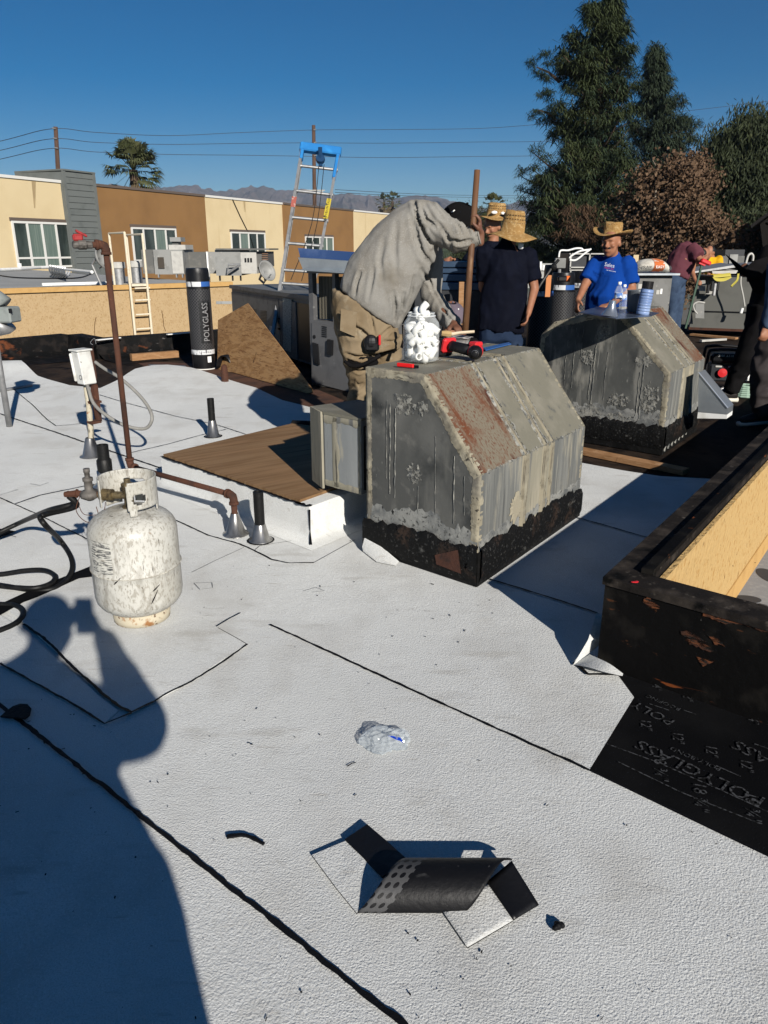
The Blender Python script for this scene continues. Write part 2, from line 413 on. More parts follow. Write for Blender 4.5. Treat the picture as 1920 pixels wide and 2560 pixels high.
def sheet_mesh(poly, z0, d0=0.0, th=.004):
    bm = bmesh.new()
    vs = [bm.verts.new((p.x,p.y,0)) for p in poly]; f = bm.faces.new(vs)
    bmesh.ops.triangulate(bm, faces=[f])
    xs = [p.x for p in poly]; ys = [p.y for p in poly]
    for axis, lo, hi in ((Vector((1,0,0)),min(xs),max(xs)), (Vector((0,1,0)),min(ys),max(ys))):
        k = lo+.25
        while k < hi:
            bmesh.ops.bisect_plane(bm, geom=bm.verts[:]+bm.edges[:]+bm.faces[:], plane_co=axis*k, plane_no=axis); k += .25
    for v in bm.verts: v.co.z = z0+undul(v.co)
    for f in bm.faces:
        if f.normal.z < 0: f.normal_flip()
        f.smooth = True
    me = bpy.data.meshes.new('membrane_sheet'); bm.to_mesh(me); bm.free(); me.materials.append(m_white); return me
step_w = .937; first = .80
ks = list(range(-4, 9))
for k in ks:
    poly = clip(clip(region, NS, first+step_w*k, True), NS, first+step_w*(k-1), False)
    if len(poly) > 2: link('membrane_sheet', sheet_mesh(poly, 0.0, first+step_w*(k-1)), roof)
# --- seams: strips of bitumen bled out of each lap
def seam(px, w, z=.0068, jag=.35, seed=0, mat_=None):
    mb = MB(); pts = [G(u,v) for u,v in px]
    ribbon(mb, pts, w, z, jag, .02, seed)
    for i, p in enumerate(mb.v): mb.v[i] = (p[0], p[1], z+undul(Vector(p)))
    return mb.build('seam', mat_ or m_bleed, roof, fix=False)
SEAMS = [([(-140,1662),(0,1766),(250,1962),(500,2160),(760,2365),(1005,2562),(1100,2640)], .013),
 ([(675,1564),(800,1622),(960,1696),(1160,1788),(1330,1866),(1472,1930)], .010),
 ([(1472,1930),(1600,1990),(1750,2060),(1905,2134)], .006),
 ([(0,1035),(110,1072),(224,1111),(310,1141),(400,1172)], .014),
 ([(35,976),(80,1012),(118,1050),(140,1066),(180,1063),(282,1051)], .008),
 ([(249,989),(320,1010),(440,1042),(540,1063),(617,1088)], .008),
 ([(324,1134),(420,1112),(520,1085),(566,1075)], .008),
 ([(0,1246),(36,1262),(100,1240),(235,1212)], .010), ([(36,1262),(100,1290),(228,1355)], .008),
 ([(440,1303),(520,1340),(600,1362),(636,1378),(680,1400),(722,1409),(785,1408)], .009),
 ([(785,1408),(840,1378),(888,1352)], .003), ([(636,1378),(650,1366),(770,1348)], .003),
 ([(1224,1448),(1300,1471),(1400,1503),(1494,1535)], .010), ([(1433,1294),(1520,1318),(1624,1347)], .010),
 ([(480,1435),(540,1405),(610,1373)], .003), ([(541,1572),(572,1553),(602,1537)], .005),
 ([(545,1575),(590,1600),(618,1617)], .003), ([(619,1616),(560,1660),(480,1710),(420,1740),(384,1762)], .008),
 ([(384,1762),(330,1788),(304,1776),(262,1745),(190,1680),(110,1600),(60,1566)], .010),
 ([(330,1790),(262,1817),(190,1770),(100,1720),(0,1664)], .008),
 ([(1434,1660),(1470,1690),(1545,1692)], .012),
 ([(0,1333),(40,1345)], .004), ([(75,1212),(100,1216),(122,1209)], .003), ([(0,1240),(45,1226)], .003),
 ([(485,1460),(530,1458),(532,1472),(500,1476),(485,1460)], .002), ([(757,1480),(790,1470),(812,1479),(780,1482)], .002),
 ([(193,1515),(228,1478),(236,1468)], .004), ([(868,1920),(880,1912),(890,1910)], .004)]
for i, (px, w) in enumerate(SEAMS): seam(px, w, .0108 if 14 <= i <= 19 else .0062, seed=i, jag=.35 if w > .007 else .15)
# patch stack beside the tank: two laid pieces with real thickness
def patch(px, z, th, name='membrane_patch', m=m_white, parent=roof):
    mb = MB(); pts = [G(u,v) for u,v in px]; mb.prism([p+UP*(z-th) for p in pts], (0,0,th)); return mb.build(name, m, parent)
patch([(-120,1590),(20,1530),(60,1562),(190,1676),(262,1742),(304,1774),(330,1786),(384,1758),(480,1706),(619,1614),(541,1571),(470,1530),(360,1468),(230,1440),(60,1500)], .0095, .005)
patch([(-120,1596),(0,1540),(42,1566),(130,1640),(190,1690),(250,1745),(296,1780),(262,1812),(190,1766),(100,1716),(0,1660),(-120,1600)], .0065, .004)
# dark strip of old base left open behind the tank
mb = MB(); pts = [(-60,1533),(0,1517),(80,1480),(150,1452),(205,1430),(300,1392),(300,1432),(238,1447),(198,1452),(150,1474),(95,1499),(60,1512),(0,1545),(-60,1575)]
mb.poly([G(u,v)+UP*.012 for u,v in pts]); mb.build('open_strip', m_base, roof)
mb = MB(); mb.poly([G(u,v)+UP*.011 for u,v in [(-30,1322),(5,1327),(42,1333),(0,1347),(-30,1360)]]); mb.build('open_strip', m_base, roof)

# black base sheet to the right with its printed lettering
mb = MB()
bs = [G(1436,1664), W0+dN*.0, W0+dN*3.2, right_edge[-1]+sbd*3.0, G(1905,2138), G(1472,1932), G(1400,1880), G(1440,1760)]
mb.poly([p+UP*-.003 for p in bs]); base_sheet = mb.build('base_sheet', m_base, roof)
def printed(txt, u, v, size, flip=False, u2=None, v2=None, xs=1.0):
    o = G(u,v,.001); d = (G(u2,v2,.001)-o).normalized()
    text_mesh('printing', txt, m_print, size, o, d, UP.cross(d), base_sheet, 0, xs=xs)
for txt,u,v,u2,v2,sz in [('POLYGLASS',1742,1928,1640,1880,.070),('POLY',1632,1782,1570,1752,.060),('ASS',1880,1880,1840,1860,.070),('SS',1574,1668,1560,1660,.062),
     ('18 ¾"',1650,1918,1652,1940,.05),('18 ¾"',1750,1992,1752,2014,.05),('18 ¾"',1880,2018,1882,2040,.05),
     ('12"',1614,1812,1616,1832,.045),('12"',1694,1844,1696,1864,.045),('12"',1778,1878,1780,1898,.045),('12"',1866,1914,1868,1934,.045),
     ('5"',1610,1688,1612,1704,.042),('4"',1641,1718,1643,1734,.042),('3"',1684,1718,1686,1736,.042),('3"',1718,1746,1720,1764,.042),('3"',1772,1748,1774,1766,.042),('3"',1852,1780,1854,1798,.042),('4"',1882,1802,1884,1820,.042),
     ('POLY-BOND',1738,1896,1660,1862,.026),('ROOFING',1658,1756,1610,1736,.026)]:
    printed(txt,u,v,sz,False,u2,v2)
mbp = MB()
for a,b in [((1512,1858),(1640,1905)),((1640,1905),(1800,1975)),((1800,1975),(1920,2030)),((1545,1905),(1700,1980)),((1700,1980),(1900,2060)),((1706,1775),(1742,1787)),((1624,1760),(1672,1776)),((1790,1915),(1852,1942)),((1562,1638),(1588,1648)),((1886,1860),(1920,1872)),((1630,1692),(1700,1722)),((1700,1722),(1800,1765)),((1800,1765),(1920,1805))]:
    ribbon(mbp, [G(*a),G(*b)], .004, .0012, .3, .05, a[0])
mbp.build('printed_line', m_print, base_sheet, fix=False)

# flap of membrane folded up at the corner and peeled tongue
mb = MB()
fl = [G(1432,1664,.006), G(1497,1528,.125)+Vector((-.01,-.01,0)), G(1562,1570,.105), G(1500,1612,.03)]
mb.add([*fl, G(1470,1600,.085), G(1530,1588,.085)], [(0,3,4),(4,3,5),(4,5,1),(5,2,1),(3,2,5)])
mb.build('corner_flap', m_white, roof, smooth=True, fix=False)
mb = MB(); tg = cr([G(1434,1662,.008), G(1470,1668,.03), G(1510,1680,.04), G(1556,1690,.03)], 4)
tg2 = cr([G(1470,1634,.012), G(1490,1643,.035), G(1525,1660,.045), G(1558,1684,.03)], 4)
n = len(tg); mb.add(tg+tg2, [(i,i+1,n+i+1,n+i) for i in range(n-1)]); mb.build('peeled_tongue', m_white, roof, smooth=True, fix=False)

# ================================================================= LIGHT WELL at the right: two low walls and the roof below
nL = Vector((dL.y,-dL.x,0))      # from the running-away wall into the well
nN = Vector((-dN.y, dN.x,0))     # from the near wall into the well
TL, TN = .125, .105
well = thing('light_well_curb', 'low black tarred curb wall around the sunken tan stucco light well at the right', 'curb wall', W0)
mb = MB(); ZB = -2.6
corner_in = W0 + dL*TN*1.05 + dN*TL*1.02
mb.prism([W0+UP*.0-UP*.35, W0+dN*6-UP*.35, W0+dN*6+nN*TN-UP*.35, corner_in-UP*.35], (0,0,WH+.35-.03)); mb.build('near_wall', m_tarwood, well)
mb = MB(); mb.prism([W0-UP*.35+dL*.002, corner_in-UP*.35+dL*.002, W0+dL*13.5+nL*TL-UP*.35, W0+dL*13.5-UP*.35], (0,0,WH+.35-.03)); mb.build('far_wall', m_tar, well)
m_scuff = mat('scuffed_orange_wood', (.13,.042,.014), [((.05,.018,.009),'noise',14,.46,.60,(.6,.6,3)), ((.008,.007,.006),'noise',30,.50,.58,(.6,.6,2.4),4)], rough=.85)
tS = m_scuff.node_tree; tcS = tS.nodes.new('ShaderNodeTexCoord'); tS.links.new(_ramp(tS, _tex(tS, tcS.outputs['Object'], 'noise', 16, (.6,.6,2.4), 6, 0, 31, .7), .44, .52), tS.nodes['Principled BSDF'].inputs['Alpha'])
for px in ([(1605,1506),(1614,1494),(1624,1486),(1628,1500),(1638,1511),(1650,1519),(1640,1527),(1622,1517)],[(1745,1514),(1776,1520),(1826,1531),(1880,1545),(1922,1562),(1922,1586),(1884,1568),(1840,1560),(1808,1559),(1768,1546)],[(1700,1576),(1732,1580),(1752,1594),(1774,1608),(1794,1633),(1768,1628),(1747,1620),(1719,1607)],[(1763,1582),(1801,1603),(1816,1618),(1787,1610)],[(1741,1638),(1785,1651),(1772,1662),(1755,1666)]):
    k = MB(); q = [PL(u,v,W0-nN*.0035,nN) for u,v in px]; c_ = sum(q, Vector())/len(q); rs_ = random.Random(px[0][0]); R_ = []
    for i, p in enumerate(q):
        n_ = q[(i+1) % len(q)]; R_ += [p+(n_-p)*(j/5)+(p-c_)*rs_.uniform(-.14,.10)+UP*rs_.uniform(-.004,.004) for j in range(5)]
    k.add([c_]+R_, [(0, 1+i, 1+(i+1) % len(R_)) for i in range(len(R_))]); k.build('torn_patch', m_scuff, well, fix=False)
# coping: boards along each wall, proud of the faces
mb = MB(); e = .008
mb.prism([W0-dN*e-dL*e+UP*(WH-.028), W0+dN*6-dL*e+UP*(WH-.028), W0+dN*6+nN*TN+UP*(WH-.028), corner_in+UP*(WH-.028)], (0,0,.028)); mb.build('coping', m_cap, well)
mb = MB(); mb.prism([W0-dN*e-dL*e+UP*(WH-.030)+dL*.003, corner_in+dL*.003+UP*(WH-.030), W0+dL*13.5+nL*TL+UP*(WH-.030), W0+dL*13.5-dN*e+UP*(WH-.030)], (0,0,.029)); mb.build('coping', m_cap, well)
mb = MB()     # raised inner lip of the coping
a = corner_in - nL*.04; b = W0+dL*13.5+nL*(TL-.04)
mb.prism([a+UP*WH, corner_in+UP*WH+dL*.006, W0+dL*13.5+nL*(TL+.012)+UP*WH, b+UP*WH], (0,0,.018)); mb.build('coping_lip', m_tarwood, well)
# stucco skins inside, standing proud of the wall cores
q0 = corner_in+nL*.004+dL*.004; qF = W0+dL*13.5+nL*(TL+.004)
pfl = PL(1862,1442, q0, nL); ZF = max(-1.2, min(-.12, pfl.z))
mb = MB(); mb.prism([q0+UP*(ZF-.1), q0+UP*(WH-.035), qF+UP*(WH-.035), qF+UP*(ZF-.1)], nL*.02); mb.build('stucco_face', m_stucco, well)
mb = MB(); mb.prism([q0+nL*.0205+UP*(ZF-.05), q0+nL*.0205+UP*(ZF+.13), qF+nL*.0205+UP*(ZF+.13), qF+nL*.0205+UP*(ZF-.05)], nL*.006); mb.build('stucco_band', m_stucco_s, well)
lo = MB(); lo.prism([q0+UP*(ZF-.3)-dL*.3, q0+dN*6+UP*(ZF-.3)-dL*.3, q0+dN*9+dL*13+UP*(ZF-.3), qF+UP*(ZF-.3)], (0,0,.3))
lower = lo.build('lower_roof', mat('tan_dust', (.42,.27,.12), [((.34,.21,.09),'noise',6,.45,.7)], rough=.95), kind='structure')
pf0 = G(1826,1494,ZF); 
mb = MB(); su = [G(1828,1492,ZF), G(1924,1356,ZF)]; dS = (su[1]-su[0]).normalized(); nS = Vector((dS.y,-dS.x,0))
if nS.x < 0: nS = -nS
mb.prism([su[0]-dS*1.2+UP*.004, su[0]-dS*1.2+nS*1.0+UP*.004, su[1]+dS*4+nS*1.0+UP*.004, su[1]+dS*4+UP*.004], (0,0,.004))
uls = mb.build('underlayment_sheet', mat('grey_underlay', (.25,.26,.275), [((.31,.32,.33),'noise',30,.5,.7)], rough=.75), lower)
m_charcoal = mat('charcoal_print', (.045,.045,.048), rough=.8)
def disc_on(px, r, z, m, nm):
    c = G(*px, z); k = MB(); k.poly([c+Vector((math.cos(i*math.pi/16)*r[0], math.sin(i*math.pi/16)*r[1],0)) for i in range(32)]); k.build(nm, m, uls)
disc_on((1862,1498), (.085,.05), ZF+.010, m_charcoal, 'printing'); disc_on((1925,1440), (.06,.11), ZF+.010, m_charcoal, 'printing')
o = G(1905,1516,ZF+.011); text_mesh('printing', '188', m_charcoal, .06, o, -dS, UP.cross(-dS), uls)
o = G(1916,1402,ZF+.011); text_mesh('printing', 'POLYGLASS', m_charcoal, .09, o+nS*.2, -dS, UP.cross(-dS), uls)
# red marking blobs on the coping
for u,v,r in [(1587,1455,.008),(1779,1262,.007)]:
    k = MB(); c = G(u,v,WH+.004); k.ball(c, (r*1.7,r*.8,.002), 8, 5); k.ball(c+Vector((r,.004,0)), (r*.8,r*.7,.002), 7, 5); k.build('paint_blob', m_red, well)

# board lying across the strip of bare roof
bl = thing('timber_board', 'flat tan timber board lying across the dark strip below the second grey hood', 'board', G(1560,1150))
mb = MB(); a = G(1430,1122,.03); b = G(1708,1178,.03); d = (b-a).normalized(); nn = Vector((-d.y,d.x,0))
mb.prism([a-UP*.03, b-UP*.03, b+nn*.09-UP*.03, a+nn*.09-UP*.03], (0,0,.034)); mb.build('board', m_lum, bl)
# ================================================================= GALVANISED DUCT HOODS
m_hf = mat('weathered_galvanised_front', (.074,.075,.071), [((.125,.124,.115),'noise',3.5,.46,.68,(1,1,.7),2), ((.032,.034,.034),'noise',5,.52,.7,(1,1,1),4), ((.15,.147,.132,.7),'noise',7,.60,.72,(1,1,.18),12), ((.16,.155,.14,.6),'noise',13,.58,.70,(1,1,1),13),
            ((.36,.35,.31),'noise',17,.712,.73,(1,1,.045),3), ((.24,.24,.22,.8),'noise',60,.70,.74,(1,1,.35),6), ((.20,.20,.185,.8),'noise',150,.70,.76,(1,1,.6),8)], rough=.7, metal=0, spec=.15, bump=[(.001,'noise',30)])
m_hs = mat('galvanised_side', (.125,.128,.122), [((.19,.19,.175),'noise',14,.46,.66,(1,1,.07),2), ((.30,.275,.215),'noise',11,.58,.68,(1,1,.16),5), ((.26,.25,.215,.8),'noise',42,.58,.66,(1,1,.05),9), ((.08,.082,.08),'noise',30,.58,.70,(1,1,.07),7), ((.24,.22,.175,.8),'noise',5,.60,.68,(1,1,1),14)], rough=.65, metal=.05, spec=.2, bump=[(.001,'noise',40)])
m_ht = mat('galvanised_top', (.165,.155,.12), [((.21,.195,.155),'noise',7,.48,.68), ((.10,.10,.09),'noise',18,.62,.72), ((.13,.055,.03,.6),'noise',9,.69,.78,(1,1,1),8)], rough=.65, metal=.08, bump=[(.0015,'noise',50)])
m_hr = mat('rusted_panel', (.155,.135,.10), [((.115,.038,.016),'noise',6.5,.505,.61,(1,.24,1),4,.6), ((.10,.034,.016,.8),'noise',90,.50,.62,(1,.6,1),7), ((.15,.125,.09),'noise',70,.57,.64,(1,1,1),5), ((.06,.018,.009),'noise',13,.58,.68,(1,.3,1),9)], rough=.85, bump=[(.001,'noise',80)], coord='UV')
m_mast = mat('dried_mastic_tape', (.235,.21,.155), [((.32,.29,.22),'noise',12,.48,.66), ((.13,.115,.085),'noise',26,.54,.64,(1,1,.3)), ((.04,.036,.03),'noise',34,.645,.68,(1,1,.25),6), ((.15,.14,.12),'noise',6,.55,.68,(1,1,1),9), ((.07,.062,.05),'noise',60,.60,.66,(.10,1,1),15), ((.36,.335,.26,.8),'noise',40,.58,.66,(.16,1,1),16), ((.11,.10,.085,.8),'noise',16,.56,.66,(.3,1,1),17)], rough=.85, spec=.1, bump=[(.004,'noise',50,(.12,1,1)), (.002,'noise',90)], coord='UV')
m_mastg = mat('grey_mastic', (.24,.235,.21), [((.30,.29,.26),'noise',16,.5,.65), ((.09,.095,.095),'noise',34,.52,.6), ((.12,.12,.115),'noise',9,.55,.68)], rough=.85, spec=.15, bump=[(.002,'noise',50)])
m_bit = mat('bitumen_upstand', (.005,.005,.005), [((.10,.10,.095,.7),'noise',70,.58,.72,(1,1,1),2), ((.14,.14,.13,.7),'noise',7,.64,.72,(1,1,2.2),8), ((.03,.02,.015),'noise',7,.55,.68,(1,1,1),6), ((.005,.005,.005),'noise',60,.5,.58,(1,1,1),3)], rough=.65, spec=.15, bump=[(.008,'noise',26)])
m_scrape = mat('scraped_metal_band', (.23,.23,.215), [((.10,.105,.105),'noise',9,.45,.62), ((.012,.012,.012),'noise',26,.62,.67)], rough=.7, bump=[(.003,'noise',50)])

m_sb = mat('smeared_side', (.22,.205,.16), [((.29,.265,.205),'noise',10,.48,.64,(1,1,.2),2), ((.12,.12,.115),'noise',18,.56,.66,(1,1,.07),5), ((.06,.058,.05),'noise',40,.64,.69,(1,1,.05),7)], rough=.8, spec=.1, bump=[(.002,'noise',40,(1,1,.2))])
def uvgrid(o, w):
    """strip built row by row, w points across: UV = metres along, metres across"""
    ul = o.data.uv_layers.new(name='UVMap'); vs = o.data.vertices
    for p in o.data.polygons:
        for li in p.loop_indices:
            vi = o.data.loops[li].vertex_index; r, c = divmod(vi, w); ul.data[li].uv = (r*.0075+len(vs)*.013, c*.012)
    return o
def tape(mb, P, Q, n1, t1, n2, t2, w1, w2, seed=0, step=.007, th=.0032, jag=.10):
    rnd = random.Random(seed); P = Vector(P); Q = Vector(Q); L = (Q-P).length; n = max(2, int(L/step))
    vs = []; a = b = 0.0
    for i in range(n+1):
        e = P+(Q-P)*(i/n); a = .9*a+.26*rnd.uniform(-1,1); b = .9*b+.26*rnd.uniform(-1,1); h = th*.7*(1+.3*rnd.uniform(-1,1))
        x1 = w1*(1+jag*2*a+.10*rnd.uniform(-1,1)); x2 = w2*(1+jag*2*b+.10*rnd.uniform(-1,1))
        vs += [e+t1*x1+n1*.0012, e+t1*x1*.82+n1*h, e+t1*x1*.35+n1*h*1.2, e+(n1+n2)*h*.9, e+t2*x2*.35+n2*h*1.2, e+t2*x2*.82+n2*h, e+t2*x2+n2*.0012]
    fs = [(i*7+k, i*7+k+1, (i+1)*7+k+1, (i+1)*7+k) for i in range(n) for k in range(6)]
    mb.add(vs, fs); return mb
def band(mb, P, Q, n, t, lo, hi, seed=0, step=.015, jag=.3, th=.004):
    """irregular-edged coat on a face: runs P-Q, spreads along t from lo to hi"""
    rnd = random.Random(seed); P = Vector(P); Q = Vector(Q); k = max(2, int((Q-P).length/step)); vs = []; a = b = 0
    for i in range(k+1):
        e = P+(Q-P)*(i/k); a = .7*a+.3*rnd.uniform(-1,1); b = .7*b+.3*rnd.uniform(-1,1); w = hi-lo
        l = lo-(jag*w*b if lo > 0 else 0); h = hi+jag*w*(1.6*a+.25*rnd.uniform(-1,1))
        vs += [e+t*l+n*.0015, e+t*(l+.2*(h-l))+n*th, e+t*(l+.85*(h-l))+n*th, e+t*h+n*.001]
    mb.add(vs, [(i*4+j, i*4+j+1, (i+1)*4+j+1, (i+1)*4+j) for i in range(k) for j in range(3)]); return mb
def ragged(m, scale=55, lo=.40, hi=.47):
    """a thin dried smear does not cover evenly: let the metal show between its grains"""
    t = m.node_tree; b = t.nodes['Principled BSDF']; tc = t.nodes.new('ShaderNodeTexCoord')
    t.links.new(_ramp(t, _tex(t, tc.outputs['Object'], 'noise', scale, (1,1,1), 6, 0, 31, .7), lo, hi), b.inputs['Alpha'])
ragged(m_mastg, 40, .44, .56); ragged(m_scrape, 45, .36, .44); ragged(m_bit, 30, .30, .36)
def blot(mb, c, n, rx, rz, X, seed, th=.002):
    rnd = random.Random(seed); Z = n.cross(X); Z = UP if abs(n.z) < .5 else Z; m = 40; vs = [c+n*th]
    k = 0
    for i in range(m):
        k = .35*k+.65*rnd.uniform(-1,1); f = 1+.42*k
        vs.append(c+X*math.cos(2*math.pi*i/m)*rx*f+Z*math.sin(2*math.pi*i/m)*rz*f+n*.001)
    for i in range(m): vs.append(c+(vs[1+i]-c)*.75+n*th)
    mb.add(vs, [(1+i, 1+(i+1)%m, 1+m+(i+1)%m, 1+m+i) for i in range(m)]+[(0, 1+m+i, 1+m+(i+1)%m) for i in range(m)]); return mb

m_hf2 = mat('smeared_galvanised_front', (.070,.072,.068), [((.13,.13,.12),'noise',3,.46,.66,(1,1,.7),2), ((.035,.036,.036),'noise',4,.52,.68,(1,1,1),4), ((.24,.23,.20,.8),'noise',4.5,.575,.65,(1,1,.45),12), ((.20,.195,.175,.8),'noise',9,.57,.68,(1,1,.14),13), ((.34,.33,.29),'noise',26,.66,.70,(1,1,.05),3), ((.22,.22,.20,.8),'noise',60,.66,.74,(1,1,.35),6)], rough=.7, spec=.15, bump=[(.001,'noise',30)])
def hood(A, B, d, prof, zm, label, rust, seed, front=None):
    """prof: (s, z) outline of the front from the left foot over the top to the right foot"""
    root = thing('duct_hood', label, 'duct hood', (A+B)/2)
    dr = (A-B); Lw = dr.length; dr = dr/Lw; dd = d.normalized(); D = d.length
    nf = Vector((-dd.y,dd.x,0)).cross(UP); nf = Vector((dr.y,-dr.x,0));
    if nf.dot(dd) > 0: nf = -nf
    ns = Vector((-dd.y, dd.x, 0))
    if ns.dot(dr) < 0: ns = -ns
    pt = lambda s, z, f=0.0: B+dr*s+UP*z+d*f
    pr = [(prof[0][0], zm)]+list(prof[1:-1])+[(prof[-1][0], zm)]
    # metal shell
    mb = MB(); mb.prism([pt(s,z) for s,z in pr], d); mb.build('shell', front or m_hf, root)
    # curb under it
    g = .012; mb = MB(); mb.prism([B+dr*(-g)-dd*g, B+dr*(Lw+g)-dd*g, B+dr*(Lw+g)+dd*(D+g), B-dr*g+dd*(D+g)], (0,0,zm+.004)); mb.build('curb', m_tar, root)
    # face plates, each a sheet of its own
    n = len(pr); faces = []
    for i in range(1, n-2+1):
        (s0,z0),(s1,z1) = pr[i], pr[i+1]
        if i == n-1: break
        a, b = pt(s0,z0), pt(s1,z1); t = (b-a).normalized(); nn = t.cross(dd)
        if nn.dot(UP)+nn.dot(dr) < 0: nn = -nn
        faces.append((a,b,t,nn))
    last = faces[-1]
    for j,(a,b,t,nn) in enumerate(faces):
        cuts = [0, .36, .62, 1.0] if j else [0, .5, 1.0]
        for q in range(len(cuts)-1):
            p0, p1 = a+d*(cuts[q]+.004), a+d*(cuts[q+1]-.004); L = (b-a)
            m = (m_sb if q == 1 else m_hs) if j == len(faces)-1 else m_ht
            if rust and j == len(faces)-2 and q == rust-1: m = m_hr
            k = MB(); k.prism([p0, p1, p1+L, p0+L], nn*.0025); o = k.build('rusty_panel' if m is m_hr else 'panel', m, root, **({'label': 'rust streaked sloping panel'} if m is m_hr else {}))
            ul = o.data.uv_layers.new(name='UVMap')
            for p in o.data.polygons:
                for li in p.loop_indices:
                    w = o.data.vertices[o.data.loops[li].vertex_index].co-a; ul.data[li].uv = (w.dot(dd), w.dot(t))
    # mastic tape on the front edges, the ridges and the joints
    for i in range(n-1):
        (s0,z0),(s1,z1) = pr[i], pr[i+1]; a, b = pt(s0,z0), pt(s1,z1)
        t = (b-a).normalized(); nn = t.cross(dd)
        mid = (a+b)/2; cen = pt(Lw/2, .5*(zm+max(z for _,z in pr)))
        if nn.dot(mid-cen) < 0: nn = -nn
        inn = nf.cross(t); inn = inn if inn.dot(cen-mid) > 0 else -inn
        k = MB(); tape(k, a, b, nf, inn, nn, dd, .040 if i else .032, .034, seed+i); uvgrid(k.build('edge_tape', m_mast, root, smooth=True, fix=False), 7)
        k = MB(); tape(k, a+d, b+d, -nf, inn, nn, -dd, .03, .035, seed+20+i); uvgrid(k.build('edge_tape', m_mast, root, smooth=True, fix=False), 7)
        if i > 0:      # ridge lines
            pa = pr[i-1]; tp = (a-pt(*pa)).normalized(); n0 = tp.cross(dd)
            if n0.dot(a-cen) < 0: n0 = -n0
            if i > 1: k = MB(); tape(k, a+dd*.05, a+d-dd*.03, n0, -tp, nn, t, .012, .014, seed+40+i, th=.003); k.build('ridge_tape', m_mastg, root, smooth=True, fix=False)
            # bands of mastic over the sheet joints
            if i < n-1 and i >= 1:
                for q,w in ((.37,.034),(.56,.034),(.63,.02)) if i > 1 or True else ():
                    c0, c1 = a+d*q, b+d*q; k = MB(); band(k, c0, c1, nn, dd, -w, w, seed+60+i*3+int(q*10), th=.009); uvgrid(k.build('joint_mastic', m_mast if i==n-2 else m_mastg, root, smooth=True, fix=False), 4)
                    k = MB(); band(k, c0-dd*.012, c1-dd*.012, nn, dd, -.006, .006, seed+80+i*3+int(q*10), th=.014); uvgrid(k.build('standing_seam', m_mast, root, smooth=True, fix=False), 4)
    # scraped band, bitumen coat with a ragged top edge
    k = MB(); band(k, pt(0.0,zm), pt(Lw,zm), nf, UP, 0.002, .105, seed+7, jag=.4, th=.002); k.build('scraped_band', m_scrape, root, fix=False)
    k = MB(); band(k, pt(-.012,zm-.14)+nf*.012, pt(Lw+.012,zm-.14)+nf*.012, nf, UP, 0.0, .165, seed+9, jag=.16, th=.012); k.build('bitumen_coat', m_bit, root, smooth=True, fix=False)
    k = MB(); band(k, pt(Lw,zm-.14)+ns*.012, pt(Lw,zm-.14,1)+ns*.012, ns, UP, 0.0, .165, seed+10, jag=.16, th=.012); k.build('bitumen_coat', m_bit, root, smooth=True, fix=False)
    k = MB(); band(k, pt(Lw,zm), pt(Lw,zm,1), ns, UP, 0.002, .07, seed+17, jag=.35, th=.0035); k.build('scraped_band', m_scrape, root, fix=False)
    return root, pt, nf, ns, dr, dd

HA = G(1190,1464); HB = G(919,1375); HD = G(1442,1290)-HA
hood1, h1pt, h1nf, h1ns, h1dr, h1dd = hood(HA, HB, HD, [(0,0),(0,.889),(.333,.889),((HA-HB).length,.505),((HA-HB).length,0)], .152,
    'near grey sheet metal duct hood with rust streaked slope, beige taped edges and black base', 1, 100)
for (u,v,rx,rz,sd) in [(1036,1186,.042,.05,1),(1010,1012,.055,.05,2),(1055,960+60,.03,.03,5)]:
    k = MB(); c = PL(u,v,HB,h1nf)+h1nf*.002; blot(k, c, h1nf, rx, rz, h1dr, sd); k.build('mastic_patch', m_mastg, hood1, fix=False)
k = MB(); c = PL(1287,1268,HA,h1ns)+h1ns*.004; blot(k, c, h1ns, .06, .07, h1dd, 12, .006); k.build('mastic_patch', m_mast, hood1, fix=False)
k = MB(); rnd = random.Random(4)
for u,v0,v1,w in [(977,1010,1245,.005),(990,1020,1245,.007),(968,1000,1200,.003),(1137,1140,1320,.006),(1090,1090,1290,.002),(1046,1215,1290,.003),(1162,1190,1300,.003)]:   # run marks of dried sealant
    p = [PL(u+(v-v0)*-.008+rnd.uniform(-.8,.8), v, HB, h1nf)+h1nf*.003 for v in range(v0, v1, 14)]
    k = MB(); k.tube(p, [(w*.55*rnd.uniform(.3,1.1), .001) for _ in p], 6); k.build('sealant_run', mat('pale_sealant', (.25,.245,.22), [((.09,.095,.095),'noise',30,.42,.58)], rough=.85), hood1)
k = MB(); bn = [PL(u,v,HB-h1nf*-.014,h1nf) for u,v in [(1092,1385),(1150,1372),(1158,1432),(1096,1408)]]   # torn brown patch on the curb
k.poly([p+h1nf*.016 for p in bn]); k.build('torn_patch', mat('red_brown_tar', (.055,.022,.014), [((.02,.012,.01),'noise',20,.5,.7)], rough=.8, bump=[(.004,'noise',40)]), hood1, fix=False)
# white flashing turned up at the hood's near foot
mb = MB(); f0 = [PL(919,1300+40,HB,h1nf), PL(960,1362,HB,h1nf), PL(1005,1400,HB,h1nf)]; f0 = [p+h1nf*.022 for p in f0]
f1 = [G(918,1376), G(952,1402), G(1000,1412)]; f1 = [p+UP*.004+h1nf*.03 for p in f1]
mid = [(a+b)/2+h1nf*.012-UP*.01 for a,b in zip(f0,f1)]
mb.add(f0+mid+f1, [(0,1,4,3),(1,2,5,4),(3,4,7,6),(4,5,8,7)]); mb.build('membrane_upturn', m_white, roof, smooth=True, fix=False)

